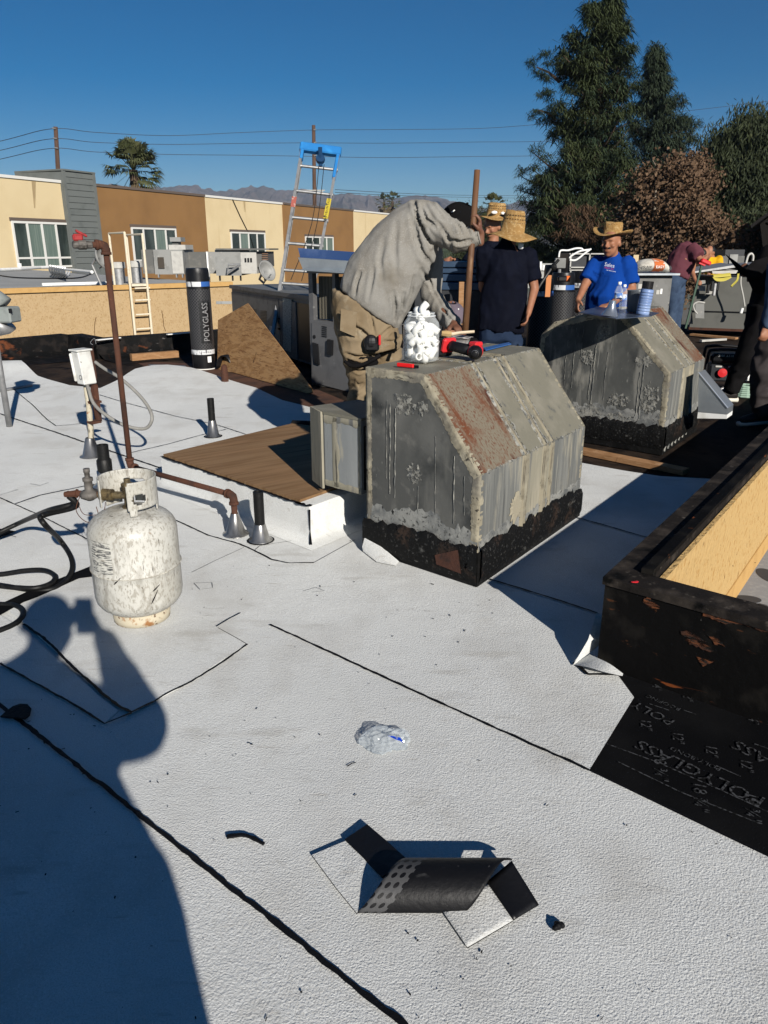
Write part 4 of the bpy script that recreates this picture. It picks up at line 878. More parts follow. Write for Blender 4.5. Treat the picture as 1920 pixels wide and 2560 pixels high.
def roofing_roll(c, r, h, label, grp, word=True, tilt=None):
    t = thing('roofing_roll', label, 'roofing roll', c, grp); fa = math.atan2(-c.y,-c.x)
    mb = MB(); mb.lathe([(r*.82,0),(r*.98,0),(r*.985,.03),(r,.05),(r*1.003,h*.5),(r,h-.06),(r*.97,h-.02),(r*.93,h),(r*.45,h),(r*.4,h-.12)], c, 32); mb.build('wrap', m_film, t, smooth=False); autosmooth(t.children[0])
    z0, z1 = h*.20, h*.80; vs, fs = cyl_strip(c, r*1.008, z0, z1, fa-1.7, fa+1.7, 40); me_b = MB(); me_b.add(vs, fs); o = me_b.build('printed_film', diamond_mat(), t, smooth=True, fix=False)
    ul = o.data.uv_layers.new(name='UVMap'); n = 41
    for p in o.data.polygons:
        for li in p.loop_indices:
            vi = o.data.loops[li].vertex_index; ul.data[li].uv = ((vi % n)/40*3.4*r, (z1-z0)*(vi//n))
    for z,hh,m,nm in ((h*.105,.006,m_paper,'edge'),(.155*h,.055,m_bandw,'label_band'),(h*.825,.055,m_bandw,'label_band')):
        if nm == 'edge': continue
        vs, fs = cyl_strip(c, r*1.012, z, z+hh, fa-1.7, fa+(1.7 if z < h/2 else .25)); k = MB(); k.add(vs, fs); k.build(nm, m, t, smooth=True, fix=False)
    vs, fs = cyl_strip(c, r*1.012, h*.825, h*.825+.055, fa+.25, fa+1.7); k = MB(); k.add(vs, fs); k.build('blue_label', m_blue, t, smooth=True, fix=False)
    mb = MB(); mb.lathe([(r*.8,-.0),(r*1.0,.0),(r*1.0,.012),(r*.8,.012)], c, 28); mb.build('paper_edge', m_paper, t)
    vs, fs = cyl_strip(c, r*1.012, h*.075, h*.135, fa+.35, fa+.72, 8); k = MB(); k.add(vs, fs); k.build('sticker', m_whitepaint, t, smooth=True, fix=False)
    if word:
        vs, fs = cyl_strip(c, r*1.014, h*.27, h*.69, fa-.08, fa+1.0, 12); k = MB(); k.add(vs, fs); k.build('name_panel', m_film, t, smooth=True, fix=False)
        for a,b in ((fa-.06,fa+.0),(fa+.92,fa+.98)):
            vs, fs = cyl_strip(c, r*1.016, h*.28, h*.68, a+.025, b-.015, 2); k = MB(); k.add(vs, fs); k.build('panel_line', m_print, t, fix=False)
        for z in (.28,.675):
            vs, fs = cyl_strip(c, r*1.016, h*z, h*(z+.006), fa-.03, fa+.94, 10); k = MB(); k.add(vs, fs); k.build('panel_line', m_print, t, fix=False)
        ac = fa+.46; rr = r*1.018
        text_mesh('lettering', 'POLYGLASS', mat('silver_print', (.22,.22,.225), rough=.5), .105, (0,0,0), (1,0,0), (0,0,1), t, .001, wrap=lambda p: Vector((c.x+math.cos(ac-p.y/rr)*(rr+p.z), c.y+math.sin(ac-p.y/rr)*(rr+p.z), c.z+h*.48+p.x*.82)))
    text_mesh('lettering', '1.0 m 10 m', m_film, .034, (0,0,0), (1,0,0), (0,0,1), t, .0006, wrap=wrapcyl(c, r*1.014, fa+.2, h*.155+.028))
    return t
rc = G(511,921); rc.z = 0
roofing_roll(rc, .137, ZAT(rc.x,rc.y,670), 'upright black printed roofing roll beside the leaning plywood sheet', 'rolls of roofing')
# air units behind
# ================================================================= BACK PARAPET OF OUR ROOF (black, torn)
pp = [G(-160,866,.25), G(0,851,.25), G(170,836,.25), G(239,849,.25), G(330,842,.25), G(478,832,.25), G(600,822,.25), G(760,812,.25)]
par = thing('parapet', 'low torn black tarred parapet along the back left edge of the white roof', 'parapet', Vector((pp[2].x,pp[2].y,0)))
m_par = mat('torn_tar_face', (.004,.004,.004), [((.11,.035,.014),'noise',3.4,.62,.68,(1,1,1),3,1), ((.10,.095,.09),'noise',13,.66,.72,(.6,.6,2),6), ((.012,.010,.009),'noise',8,.5,.6)], rough=.75, spec=.12, bump=[(.012,'noise',9)])
for a, b in zip(pp, pp[1:]):
    d = (b-a).normalized(); n = Vector((-d.y,d.x,0)); n = n if n.y > 0 else -n
    k = MB(); k.prism([a-UP*.6, b-UP*.6, b+n*.2-UP*.6, a+n*.2-UP*.6], (0,0,.6)); k.build('wall', m_par, par)
    k = MB(); base = [a-UP*.002, b-UP*.002, Vector((b.x,b.y,0))-n*.02, Vector((a.x,a.y,0))-n*.02]; N_ = 10   # felt run down the face and out over the deck
    rows = [[p+(q-p)*(i/N_) for i in range(N_+1)] for p,q in ((a-n*.006,b-n*.006),(Vector((a.x,a.y,.07))-n*.05,Vector((b.x,b.y,.07))-n*.05),(Vector((a.x,a.y,.003))-n*.22,Vector((b.x,b.y,.003))-n*.22),(Vector((a.x,a.y,.001))-n*.75,Vector((b.x,b.y,.001))-n*.75))]
    vs = [p+Vector((0,0,.012*mnoise.noise(p*3)+(.0 if j else 0))) for j,r in enumerate(rows) for p in r]
    k.add(vs, [(j*(N_+1)+i, j*(N_+1)+i+1, (j+1)*(N_+1)+i+1, (j+1)*(N_+1)+i) for j in range(3) for i in range(N_)]); k.build('tar_felt', m_par, par, smooth=True, fix=False)
k = MB(); a, b = G(625//1*.386+0,849,.25), G(262,845,.25); 
for (u0,v0,u1,v1) in ((242,850,300,844),(418,836,478,831)):
    k = MB(); a, b = G(u0,v0,.262), G(u1,v1,.262); k.box((a+b)/2, ((b-a).length,.05,.012), (b-a).normalized(), Vector((-(b-a).y,(b-a).x,0)).normalized(), UP); k.build('white_trim', m_whitepaint, par)
k = MB(); a, b = G(330,893,.05), G(447,884,.05); d = (b-a).normalized(); k.prism([a-UP*.05, b-UP*.05, b+Vector((-d.y,d.x,0))*.09-UP*.05, a+Vector((-d.y,d.x,0))*.09-UP*.05], (0,0,.085))
tag(k.build('timber_block', m_lum), 'short orange tan timber block lying before the back parapet left of the roll', 'timber')
k = MB(); k.prism([G(370,912)+UP*.003, G(463,915)+UP*.003, G(468,922)+UP*.003, G(395,920)+UP*.003], (0,0,.004)); tag(k.build('metal_offcut', mat('blue_grey_sheet', (.16,.18,.2), rough=.5, metal=.4)), 'flat grey sheet offcut lying on the dark felt beside the roll', 'offcut')
# curled half pipe of felt and rusty stub behind the hump
t = thing('bent_felt_scrap', 'small arched black felt scrap standing next to the printed roll', 'scrap', G(560,925))
c = G(560,926); k = MB(); X = Vector((.9,-.4,0)).normalized(); Y_ = Vector((.4,.9,0))
pts = [c+X*(math.cos(R(a))*.105)+UP*(math.sin(R(a))*.17) for a in range(5,176,12)]; n = len(pts)
k.add(pts+[p+Y_*.22 for p in pts], [(i,i+1,n+i+1,n+i) for i in range(n-1)]); o = k.build('felt', m_film, t, smooth=True, fix=False); md = o.modifiers.new('s','SOLIDIFY'); md.thickness = .012
sr = G(563,957); k = MB(); k.lathe([(.045,0),(.04,.02),(.036,.15),(.028,.19),(.0,.2)], sr, 12); k.lathe([(.07,.002),(.05,.006)], sr, 12)
tag(k.build('pipe_stub', m_rust, None, smooth=True), 'short rusty pipe stub in front of the plywood sheet', 'pipe')
# straightedge on the left, grey box at the edge of the picture
k = MB(); a, b = G(-60,986,.02), G(79,963,.02); d = (b-a).normalized(); k.box((a+b)/2, ((b-a).length,.05,.022), d, Vector((-d.y,d.x,0)), UP, bev=.004)
tag(k.build('straightedge', m_dull), 'long aluminium straightedge lying on the white roof at the far left', 'straightedge')
vb = thing('mast_box', 'grey metal box with a small black badge on a mast at the left edge', 'metal box', (AT(-22,800,6.2).x, 6.2, 0))  # grey junction box carried on a mast
m_grybox = mat('grey_enamel', (.22,.24,.23), [((.17,.185,.18),'noise',20,.5,.7)], rough=.5)
k = MB(); c = AT(6,786,6.2); k.box(c, (.225,.16,.12), (Vector((1,-.12,0))).normalized(), Vector((.12,1,0)).normalized(), UP, bev=.012); k.build('box', m_grybox, vb)
k = MB(); c2 = AT(22,777,6.115); k.box(c2, (.05,.006,.034), (Vector((1,-.12,0))).normalized(), Vector((.12,1,0)).normalized(), UP); k.build('badge', m_blackplastic, vb)
k = MB(); a = c+Vector((0,0,.06)); k.tube([a, a+UP*.06-Vector((.05,0,0)), a+UP*.12-Vector((.09,0,0))], [.10,.085,.06], 14); k.build('neck', m_grybox, vb, smooth=True)
k = MB(); k.tube([c-UP*.06, c-UP*.10-Vector((.03,0,0)), c-UP*.16-Vector((.09,0,0))], [.10,.08,.02], 14); k.tube([Vector((c.x-.09,6.2,0)), Vector((c.x-.09,6.2,c.z+.1))], .025, 10); k.build('mast', m_dull, vb, smooth=True)

# ================================================================= NEIGHBOUR'S LOW TAN BUILDING
NZ = .62
n0, n1 = G(-120,725,NZ), G(579,704,NZ); nd = (n1-n0).normalized(); nn = Vector((nd.y,-nd.x,0)); nn = nn if nn.y < 0 else -nn
low = thing('low_building', 'low tan stucco building with grey flat roof behind the back parapet', 'building', n0)
W_ = n1+nd*.0
mb = MB(); mb.prism([n0-nd*12-UP*6.1, n1-UP*6.1, n1-nn*30-UP*6.1, n0-nd*12-nn*34-UP*6.1], (0,0,6.0)); mb.build('wall', mat('tan_stucco_far', (.395,.285,.16), [((.345,.24,.125),'noise',9,.5,.7), ((.30,.20,.098),'noise',34,.56,.64,(1,1,.7),5)], rough=.95, spec=.1, bump=[(.010,'noise',26)]), low)
m_grey_roof = mat('grey_roof_coat', (.24,.245,.245), [((.30,.305,.30),'noise',.35,.45,.65,(1,5,1)), ((.16,.165,.165),'noise',1.2,.58,.72,(1,4,1))], rough=.85)
mb = MB(); mb.prism([n0-nd*12-UP*.098, n1-UP*.098, n1-nn*29.9-UP*.098, n0-nd*12-nn*33.9-UP*.098], (0,0,.05)); mb.build('roof', m_grey_roof, low)
mb = MB(); mb.prism([n0-nd*12+nn*.06-UP*.10, n1+nn*.06-UP*.10, n1-nn*.12-UP*.10, n0-nd*12-nn*.12-UP*.10], (0,0,.10)); mb.build('cornice', m_stucco_s, low)
mb = MB(); a = G(455,708,NZ-.15); mb.prism([PL(540,753,n0,nn)+nn*.004, PL(579,753,n0,nn)+nn*.004, PL(579,760,n0,nn)+nn*.004, PL(540,760,n0,nn)+nn*.004], nn*.004); mb.build('grey_strip', m_grey_roof, low)
for pts in ([(240,793),(237,806),(236,820),(237,840),(239,849)], [(404,776),(408,800),(409,815),(414,828)]):
    k = MB(); k.tube([PL(u,v,n0,nn)+nn*.005 for u,v in pts], .008, 5); k.build('crack', mat('crack_brown', (.12,.07,.03), rough=.9), low)
def on_low(u, v, z=NZ-.05): return G(u, v, z)
# white cage ladder fixed to the wall
m_cream = mat('cream_paint', (.62,.55,.42), [((.5,.42,.3),'noise',20,.55,.7)], rough=.6)
lp = n0+nn*.16
cl = thing('wall_ladder', 'cream painted steel wall ladder with looped handrails on the low tan building', 'ladder', PL(338,845,lp,nn))
P_ = lambda u,v,o=0: PL(u,v,lp-nn*o,nn)
zl = P_(328,582).z
for (ut,vt,ub,vb_) in ((328,582,339,845),(366,586,381,843)):
    k = MB(); a, b = P_(ut,vt), P_(ub,vb_); k.tube([Vector((b.x,b.y,-2.5)), Vector((b.x,b.y,a.z))], .028, 8); k.build('rail', m_cream, cl)
    b2 = Vector((b.x,b.y,a.z))-nn*.9-nd*.0; k = MB(); k.tube([Vector((b.x,b.y,a.z)), b2, Vector((b2.x,b2.y,NZ-.05))], .026, 8); k.build('handrail', m_cream, cl)
for v in (721,751,787,823):
    k = MB(); a, b = P_(332+(v-600)*.04,v), P_(369+(v-600)*.045,v-1); b.z = a.z; k.tube([a,b], .02, 7); k.build('rung', m_cream, cl)
for i in range(4):
    k = MB(); b = P_(339,845); c = P_(381,843); z = P_(335,823).z-.38*(i+1); k.tube([Vector((b.x,b.y,z)), Vector((c.x,c.y,z))], .02, 7); k.build('rung', m_cream, cl)
k = MB(); a = P_(330,716); b = P_(370,715); k.prism([a-nn*.0, b-nn*.0, b-nn*.5, a-nn*.5], (0,0,.05)); k.build('step_plate', m_cream, cl)
# roof gear on the low building
def gear_box(parent, name, u0, u1, v0, v1, Y, depth, m, label=None, cat=None, grp=None, side=None):
    a, b, c = AT(u0,v1,Y), AT(u1,v1,Y), AT(u0,v0,Y); k = MB()
    k.box(Vector(((a.x+b.x)/2, Y+depth/2, (a.z+c.z)/2)), (b.x-a.x, depth, c.z-a.z)); return k.build(name, m, parent)
m_acg = mat('ac_grey', (.25,.25,.24), [((.19,.19,.18),'noise',4,.5,.7), ((.33,.32,.3),'noise',11,.62,.7)], rough=.55, metal=.1)
m_acd = mat('ac_dark', (.10,.10,.095), [((.14,.135,.125),'noise',6,.5,.65)], rough=.6)
m_acl = mat('ac_light', (.42,.41,.38), [((.34,.33,.31),'noise',8,.5,.7)], rough=.55)
zr = NZ-.05
ac1 = thing('rooftop_unit', 'pale grey rooftop unit with vent cowl and dark side on the low building roof', 'air conditioner', AT(424,690,22))
gear_box(ac1, 'cabinet', 388,461,624,686,22,1.3,m_acg); gear_box(ac1, 'side_cabinet', 358,388,624,684,22.1,1.2,m_acd); gear_box(ac1, 'front_panel', 432,460,628,684,21.97,.02,m_acl)
gear_box(ac1, 'cowl_base', 422,464,612,624,22.1,.9,m_acl); gear_box(ac1, 'cowl_neck', 430,446,603,612,22.2,.3,m_acd); gear_box(ac1, 'cowl_cap', 425,452,593,604,22.1,.5,m_acg); gear_box(ac1, 'access_hatch', 396,411,643,671,21.96,.03,mat('hatch_brown',(.05,.04,.03),rough=.6))
for u in (395,440,455): gear_box(ac1, 'leg', u,u+3,686,694,22,.1,m_dull)
dct = thing('rooftop_duct', 'long dark square duct with pale posts between two rooftop units', 'duct', AT(488,690,22.6))
gear_box(dct, 'duct', 462,520,630,684,22.6,1.0,m_acd); gear_box(dct, 'post', 520,524,629,700,22.5,.1,m_whitepaint); gear_box(dct, 'end_panel', 525,541,630,684,22.7,.6,m_acg)
ac2 = thing('rooftop_unit', 'larger grey rooftop unit with rust brown louvre beside the small dish', 'air conditioner', AT(600,695,20.5))
gear_box(ac2, 'cabinet', 541,604,624,689,20.5,1.5,m_acg); gear_box(ac2, 'panel', 604,643,629,684,20.52,1.4,m_acl); gear_box(ac2, 'coil_section', 643,670,629,668,20.6,1.2,m_acd)
gear_box(ac2, 'lid', 539,673,621,625,20.4,1.8,m_acd)
for i in range(7): gear_box(ac2, 'louvre', 655,670,633+i*5,635+i*5,20.56,.03,mat('louvre_rust',(.16,.085,.05),rough=.7))
for i in range(3): gear_box(ac2, 'vent_slot', 612+i*7,616+i*7,645,655,20.49,.02,m_blackplastic)
for u in (548,580,600,660): gear_box(ac2, 'leg', u,u+3,688,702,20.6,.08,m_blackplastic)
k = MB(); k.tube([AT(568,684,20.3),AT(600,662,20.3)], .03, 6); k.tube([AT(568,684,20.3),AT(571,662,20.3),AT(600,660,20.3)], .02, 6); k.build('brace', m_dull, ac2)
def dish(px, Y, r, label, tilt, u2):
    c = AT(px[0],px[1],Y); t = thing('satellite_dish', label, 'satellite dish', Vector((c.x,Y,zr)))
    ax = Vector(tilt).normalized(); k = MB(); k.lathe([(0,0),(r*.5,.03),(r*.85,.1),(r,.16)], c, 24, ax); o = k.build('reflector', m_acg, t, smooth=True, fix=False); md = o.modifiers.new('s','SOLIDIFY'); md.thickness = .02
    k = MB(); k.tube([c-ax*.05, c-ax*.15-UP*.1, Vector((c.x,c.y+.1,zr))], .03, 8); k.tube([c-UP*r*.9, c+ax*r*1.1-UP*r*.5], .015, 6); k.build('mount', m_dull, t); return t
dish((658,682), 19.5, .26, 'grey satellite dish tilted on the low roof beside the larger rooftop unit', (.75,-.55,.35), 0)
dish((243,646), 17.6, .25, 'pale satellite dish half hidden behind the rusty riser pipe', (.95,-.25,.2), 0)
for u,v0,v1,lab in ((300,655,712,'short grey vent pipe with collar left of the cream ladder rail'),(343,652,710,'short grey vent pipe seen between the cream ladder rails')):
    c = G(u,v1,zr); k = MB(); h = ZAT(c.x,c.y,v0)-zr; t = thing('roof_vent', lab, 'vent pipe', c)
    k.lathe([(.14,0),(.14,h*.75)], c, 14); k.build('pipe', m_dull, t, smooth=True); k = MB(); k.lathe([(.16,h*.72),(.17,h*.75),(.17,h),(.14,h),(0,h)], c, 14); k.build('cap', m_acl, t, smooth=False)
k = MB(); a = [G(u,v,zr+.08) for u,v in ((-60,677),(0,674),(50,672),(100,669),(128,668))]; rp = thing('roof_pipe', 'white insulated pipe run across the grey roof of the low building', 'pipe', a[1])
k.tube(a, .055, 8); k.build('pipe', m_whitepaint, rp)
for u,v in ((50,672),(107,668)): k = MB(); c = G(u,v,zr); k.lathe([(.09,0),(.09,.22)], c, 8, cap=True); k.build('stand', m_whitepaint, rp)
k = MB()
for i in range(7): k.tube(cr([G(126+i*6,664+i,zr+.35), G(124+i*6,676+i,zr+.2), G(132+i*6,684+i,zr+.02), G(138+i*6,674+i,zr+.1)],4), .03, 6)
k.tube([G(150,672,zr+.1), G(230,680,zr+.1)], .05, 8)
tag(k.build('coiled_hose', m_whitepaint), 'white loosely coiled pipe lagging on the grey low roof', 'hose')
k = MB(); k.tube(cr([G(-40,681,zr+.02), G(30,693,zr+.02), G(130,696,zr+.02), G(200,694,zr+.02), G(232,682,zr+.02)],8), .02, 5); tag(k.build('cable', m_black), 'thin dark cable looping over the grey low roof', 'cable')
k = MB(); a, b = G(105,711,zr+.03), G(296,706,zr+.03); d = (b-a).normalized(); k.box((a+b)/2, ((b-a).length,.08,.06), d, Vector((-d.y,d.x,0)), UP); tag(k.build('white_batten', m_whitepaint), 'long white batten lying near the edge of the grey low roof', 'batten')

# ================================================================= LONG TWO TONE BUILDING BEHIND
FZ = 4.22
def FV(u): return 443+.0833*u+.000012*u*u
f0, f1 = G(0,FV(0),FZ), G(880,528,FZ); fd = (f1-f0); fd.z = 0; fd.normalize(); fn = Vector((fd.y,-fd.x,0)); fn = fn if fn.y < 0 else -fn
m_cr = mat('cream_render', (.56,.455,.28), [((.51,.405,.24),'noise',.5,.45,.7), ((.40,.29,.15,.6),'noise',1.4,.62,.75,(1,1,.12),4)], rough=.95, spec=.1)
m_br = mat('brown_render', (.225,.125,.052), [((.19,.105,.045),'noise',.6,.45,.7)], rough=.95, spec=.1)
m_sd = mat('grey_siding', (.125,.135,.13), [((.10,.11,.105),'noise',2,.5,.7)], rough=.7)
m_trim = mat('white_trim', (.62,.61,.58), rough=.6); m_dtrim = mat('dark_trim', (.11,.085,.07), rough=.7)
m_gl = mat('window_glass', (.022,.030,.028), [((.05,.065,.06),'noise',.8,.5,.62,(1,1,.3))], rough=.08, spec=.6)
m_gl2 = mat('curtained_glass', (.11,.15,.13), [((.15,.19,.165),'noise',6,.45,.6,(3,3,.1))], rough=.15, spec=.5)
tb = thing('long_building', 'long two storey building in cream and brown blocks with a grey siding tower', 'building', f0)
def block(u0, u1, off, m, trim, dz=0.0):
    p = f0+fn*off; a = PL(u0,FV(u0),p,fn); b = PL(u1,FV(u1),p,fn); a.z = b.z = FZ+dz
    k = MB(); k.prism([Vector((a.x,a.y,-5.5)), Vector((b.x,b.y,-5.5)), Vector((b.x,b.y,-5.5))-fn*9, Vector((a.x,a.y,-5.5))-fn*9], (0,0,FZ+dz+5.5)); k.build('wall', m, tb)
    k = MB(); k.prism([a+fn*.06, b+fn*.06, b-fn*.3, a-fn*.3], (0,0,.12)); k.build('roof_trim', trim, tb)
block(-260,163,.0,m_cr,m_trim); block(236,511,.10,m_br,m_dtrim); block(511.5,708,.0,m_cr,m_trim); block(708.5,883,.12,m_br,m_dtrim); block(883.5,1100,.0,m_cr,m_trim)
p = f0+fn*.25; a = PL(157,427,p,fn); b = PL(232,434,p,fn); tz = (a.z+b.z)/2
k = MB(); k.prism([Vector((a.x,a.y,-5.5)), Vector((b.x,b.y,-5.5)), Vector((b.x,b.y,-5.5))-fn*3, Vector((a.x,a.y,-5.5))-fn*3], (0,0,tz+5.5)); k.build('tower', m_sd, tb)
zz = .7
while zz < tz:
    k = MB(); d = (b-a); d.z = 0; L = d.length; d.normalize(); k.prism([Vector((a.x,a.y,zz+.01))+fn*.03, Vector((b.x,b.y,zz+.01))+fn*.03, Vector((b.x,b.y,zz+.26))+fn*.004, Vector((a.x,a.y,zz+.26))+fn*.004], -fn*.003); k.build('siding_board', m_sd, tb); zz += .27
for (q, s) in ((a, 1), (b, -1)):
    k = MB(); k.box(Vector((q.x,q.y,tz/2))+fn*.02, (.16,.08,tz+.1), fd, fn, UP); k.build('corner_board', m_sd, tb)
k = MB(); k.prism([Vector((a.x,a.y,tz))+fn*.08-fd*.08, Vector((b.x,b.y,tz))+fn*.08+fd*.08, Vector((b.x,b.y,tz))-fn*3, Vector((a.x,a.y,tz))-fn*3], (0,0,.07)); k.build('tower_cap', m_sd, tb)
def window(px, off, cols, trans=None, cur=()):
    p = f0+fn*(off+.01); q = [PL(u,v,p,fn) for u,v in px]; zt = (q[0].z+q[1].z)/2; zb = (q[2].z+q[3].z)/2
    a = Vector((q[0].x,q[0].y,0)); b = Vector((q[1].x,q[1].y,0)); L = (b-a).length; d = (b-a).normalized(); fr = .09
    k = MB()
    for x0,x1,za,zc in ((0,L,zt-fr,zt),(0,L,zb,zb+fr),(0,fr,zb+fr,zt-fr),(L-fr,L,zb+fr,zt-fr)): k.prism([a+d*x0+UP*za, a+d*x1+UP*za, a+d*x1+UP*zc, a+d*x0+UP*zc], fn*.07)
    w = k.build('window', m_trim, tb)
    for i in range(1, cols):
        k = MB(); x = L*i/cols; k.prism([a+d*(x-.05)+UP*(zb+fr), a+d*(x+.05)+UP*(zb+fr), a+d*(x+.05)+UP*(zt-fr), a+d*(x-.05)+UP*(zt-fr)], fn*.065); link('mullion', k.mesh('mullion', m_trim), w)
    if trans: k = MB(); z = zb+(zt-zb)*trans; k.prism([a+d*fr+UP*(z-.04), a+d*(L-fr)+UP*(z-.04), a+d*(L-fr)+UP*(z+.04), a+d*fr+UP*(z+.04)], fn*.06); link('transom', k.mesh('transom', m_trim), w)
    for i in range(cols):
        for (za, zc) in (((zb+fr, zb+(zt-zb)*trans-.04), (zb+(zt-zb)*trans+.04, zt-fr)) if trans else ((zb+fr, zt-fr),)):
            k = MB(); x0, x1 = L*i/cols+.05, L*(i+1)/cols-.05; k.prism([a+d*x0+UP*za, a+d*x1+UP*za, a+d*x1+UP*zc, a+d*x0+UP*zc], fn*.025); link('pane', k.mesh('pane', m_gl2 if i in cur else m_gl), w)
    k = MB(); k.prism([a-d*.05+UP*(zt+.001), b+d*.05+UP*(zt+.001), b+d*.05+UP*(zt+.14), a-d*.05+UP*(zt+.14)], fn*.05); link('lintel', k.mesh('lintel', m_dtrim), w)
window(((26,552),(170,557),(176,672),(39,667)), 0, 4, .22, (1,2)); window(((326,567),(438,572),(441,655),(336,650)), .10, 4, None, (2,)); window(((575,579),(661,582),(662,634),(577,632)), 0, 4, None, (1,)); window(((762,590),(832,593),(832,637),(763,635)), .12, 4, None, (2,3)); window(((917,597),(985,600),(985,640),(918,638)), 0, 4)
for u,v0,v1 in ((84,452,520),(610,500,530)):
    k = MB(); q0 = PL(u,v0,f0+fn*.006,fn); q1 = PL(u+3,v1,f0+fn*.006,fn); k.prism([q0-fd*.12, q0+fd*.12, q1+fd*.03, q1-fd*.04], fn*.003); k.build('water_stain', mat('stain', (.30,.225,.125), [((.44,.335,.18),'noise',3,.45,.6,(1,1,.15))], rough=.95), tb)
k = MB(); k.tube([PL(u,v,f0+fn*.04,fn) for u,v in ((581,498),(600,540),(625,590),(640,640))], .03, 5); k.build('wall_cable', m_black, tb)
# ================================================================= AIR UNITS, PLYWOOD, LADDER IN THE MIDDLE
k = MB(); pts = [(330,900),(480,908),(560,915),(800,975),(860,1000),(840,1035),(705,1003),(640,973),(545,950),(420,926),(372,920)]
k.poly([G(u,v)+UP*(-.0045) for u,v in pts]); k.build('brown_felt', mat('red_brown_felt', (.075,.034,.02), [((.04,.02,.014),'noise',6,.45,.65), ((.11,.06,.035),'noise',20,.6,.7)], rough=.85, bump=[(.003,'noise',40)]), roof)
m_unit = mat('stained_unit_grey', (.155,.155,.15), [((.105,.105,.10),'noise',5,.48,.66), ((.05,.048,.045),'noise',14,.64,.70,(1,1,.6),4), ((.23,.225,.21),'noise',24,.64,.72)], rough=.6, metal=.1)
ZA = .86
a0, a1 = G(579,714,ZA), G(700,731,ZA); ad = (a1-a0); ad.z = 0; ad.normalize(); an = Vector((ad.y,-ad.x,0)); an = an if an.y < 0 else -an
bk = (G(772,706,ZA)-a0); bk.z = 0
ua = thing('air_unit', 'stained grey air conditioning unit with louvres and label strip behind the leaning plywood', 'air conditioner', Vector((a0.x,a0.y,0)))
pa = lambda u,v,o=0: PL(u,v,a0+an*o,an)
Lr = (pa(792,742)-a0).dot(ad); dep = -an*1.35
k = MB(); g0 = Vector((a0.x,a0.y,.06)); k.prism([g0, g0+ad*Lr, g0+ad*Lr+dep, g0+dep], (0,0,ZA-.10)); k.build('cabinet', m_unit, ua)
k = MB(); t0 = Vector((a0.x,a0.y,ZA-.04))+an*.03-ad*.03; k.prism([t0, t0+ad*(Lr+.06), t0+ad*(Lr+.06)+dep-an*.05, t0+dep-an*.05], (0,0,.05)); k.build('top_lid', m_unit, ua)
k = MB(); L1 = (pa(700,760)-a0).dot(ad); k.prism([g0+ad*.01+an*.002+UP*.02, g0+ad*(L1-.01)+an*.002+UP*.02, g0+ad*(L1-.01)+an*.002+UP*(ZA-.15), g0+ad*.01+an*.002+UP*(ZA-.15)], an*.012); k.build('service_panel', m_unit, ua)
L2 = (pa(742,760)-a0).dot(ad); k = MB(); k.prism([g0+ad*(L1+.02)+an*.002+UP*.02, g0+ad*L2+an*.002+UP*.02, g0+ad*L2+an*.002+UP*(ZA-.15), g0+ad*(L1+.02)+an*.002+UP*(ZA-.15)], an*.016); k.build('column_panel', m_unit, ua)
k = MB(); q = [pa(u,v,.02) for u,v in ((707,745),(729,749),(728,880),(708,874))]; k.prism(q, an*.002); k.build('wiring_label', mat('wiring_label', (.40,.42,.37), [((.12,.13,.12),'noise',55,.5,.6,(1,1,1.6))], rough=.6), ua)
for i in range(8):
    k = MB(); y0 = 776+i*3.7; k.prism([pa(652,y0,.015), pa(667,y0+1.8,.015), pa(667,y0+3.4,.015), pa(652,y0+1.6,.015)], an*.006); k.build('louvre', m_blackplastic, ua)
    if i < 5: k = MB(); k.prism([pa(631,y0-4,.015), pa(641,y0-2.8,.015), pa(641,y0-1.4,.015), pa(631,y0-2.6,.015)], an*.006); k.build('louvre', m_blackplastic, ua)
for v in (796,822): k = MB(); c = pa(697,v,.02); k.box(c, (.05,.03,.02), ad, an, UP); k.build('latch', m_blackplastic, ua)
k = MB(); q = [pa(u,v,.016) for u,v in ((674,814),(687,817),(687,838),(674,834))]; k.prism(q, an*.002); k.build('sticker', m_acl, ua)
k = MB(); q = g0+ad*(L2+.01); k.prism([q+UP*.03+an*.002, g0+ad*(Lr-.01)+UP*.03+an*.002, g0+ad*(Lr-.01)+UP*(ZA-.15)+an*.002, q+UP*(ZA-.15)+an*.002], an*.004); k.build('shade_panel', m_blackplastic, ua)  # black slab stands in for the shadowed recess at this end
# second unit with the filter opening
b0 = G(779,962); bd = E1.copy(); bn = Vector((bd.y,-bd.x,0)); bn = bn if bn.y < 0 else -bn
ZB_ = ZAT(b0.x,b0.y,683)
ub = thing('air_unit', 'grey air unit with open filter bay behind the stooping man', 'air conditioner', b0)
m_unit2 = mat('unit_violet_grey', (.105,.105,.108), [((.075,.075,.078),'noise',4,.5,.65), ((.19,.19,.185),'noise',18,.64,.72)], rough=.5, metal=.1)
pb = lambda u,v,o=0: PL(u,v,b0+bn*o,bn)
Wb, Db = 1.05, .75
zm_ = pb(779,800).z
k = MB(); k.prism([b0+UP*.05, b0+bd*Wb+UP*.05, b0+bd*Wb-bn*Db+UP*.05, b0-bn*Db+UP*.05], (0,0,zm_-.05)); k.build('lower_cabinet', m_unit2, ub)
k = MB(); k.prism([b0, b0+bd*Wb, b0+bd*Wb-bn*Db, b0-bn*Db], (0,0,.05)); k.build('base_rail', m_acd, ub)
for x in (0, Wb-.06, .33, .60):
    k = MB(); k.box(b0+bd*(x+.03)+UP*(zm_+(ZB_-zm_)/2)-bn*.03, (.06 if x in (0,Wb-.06) else .04,.06,ZB_-zm_-.002), bd, bn, UP); k.build('frame_post', m_unit2, ub)
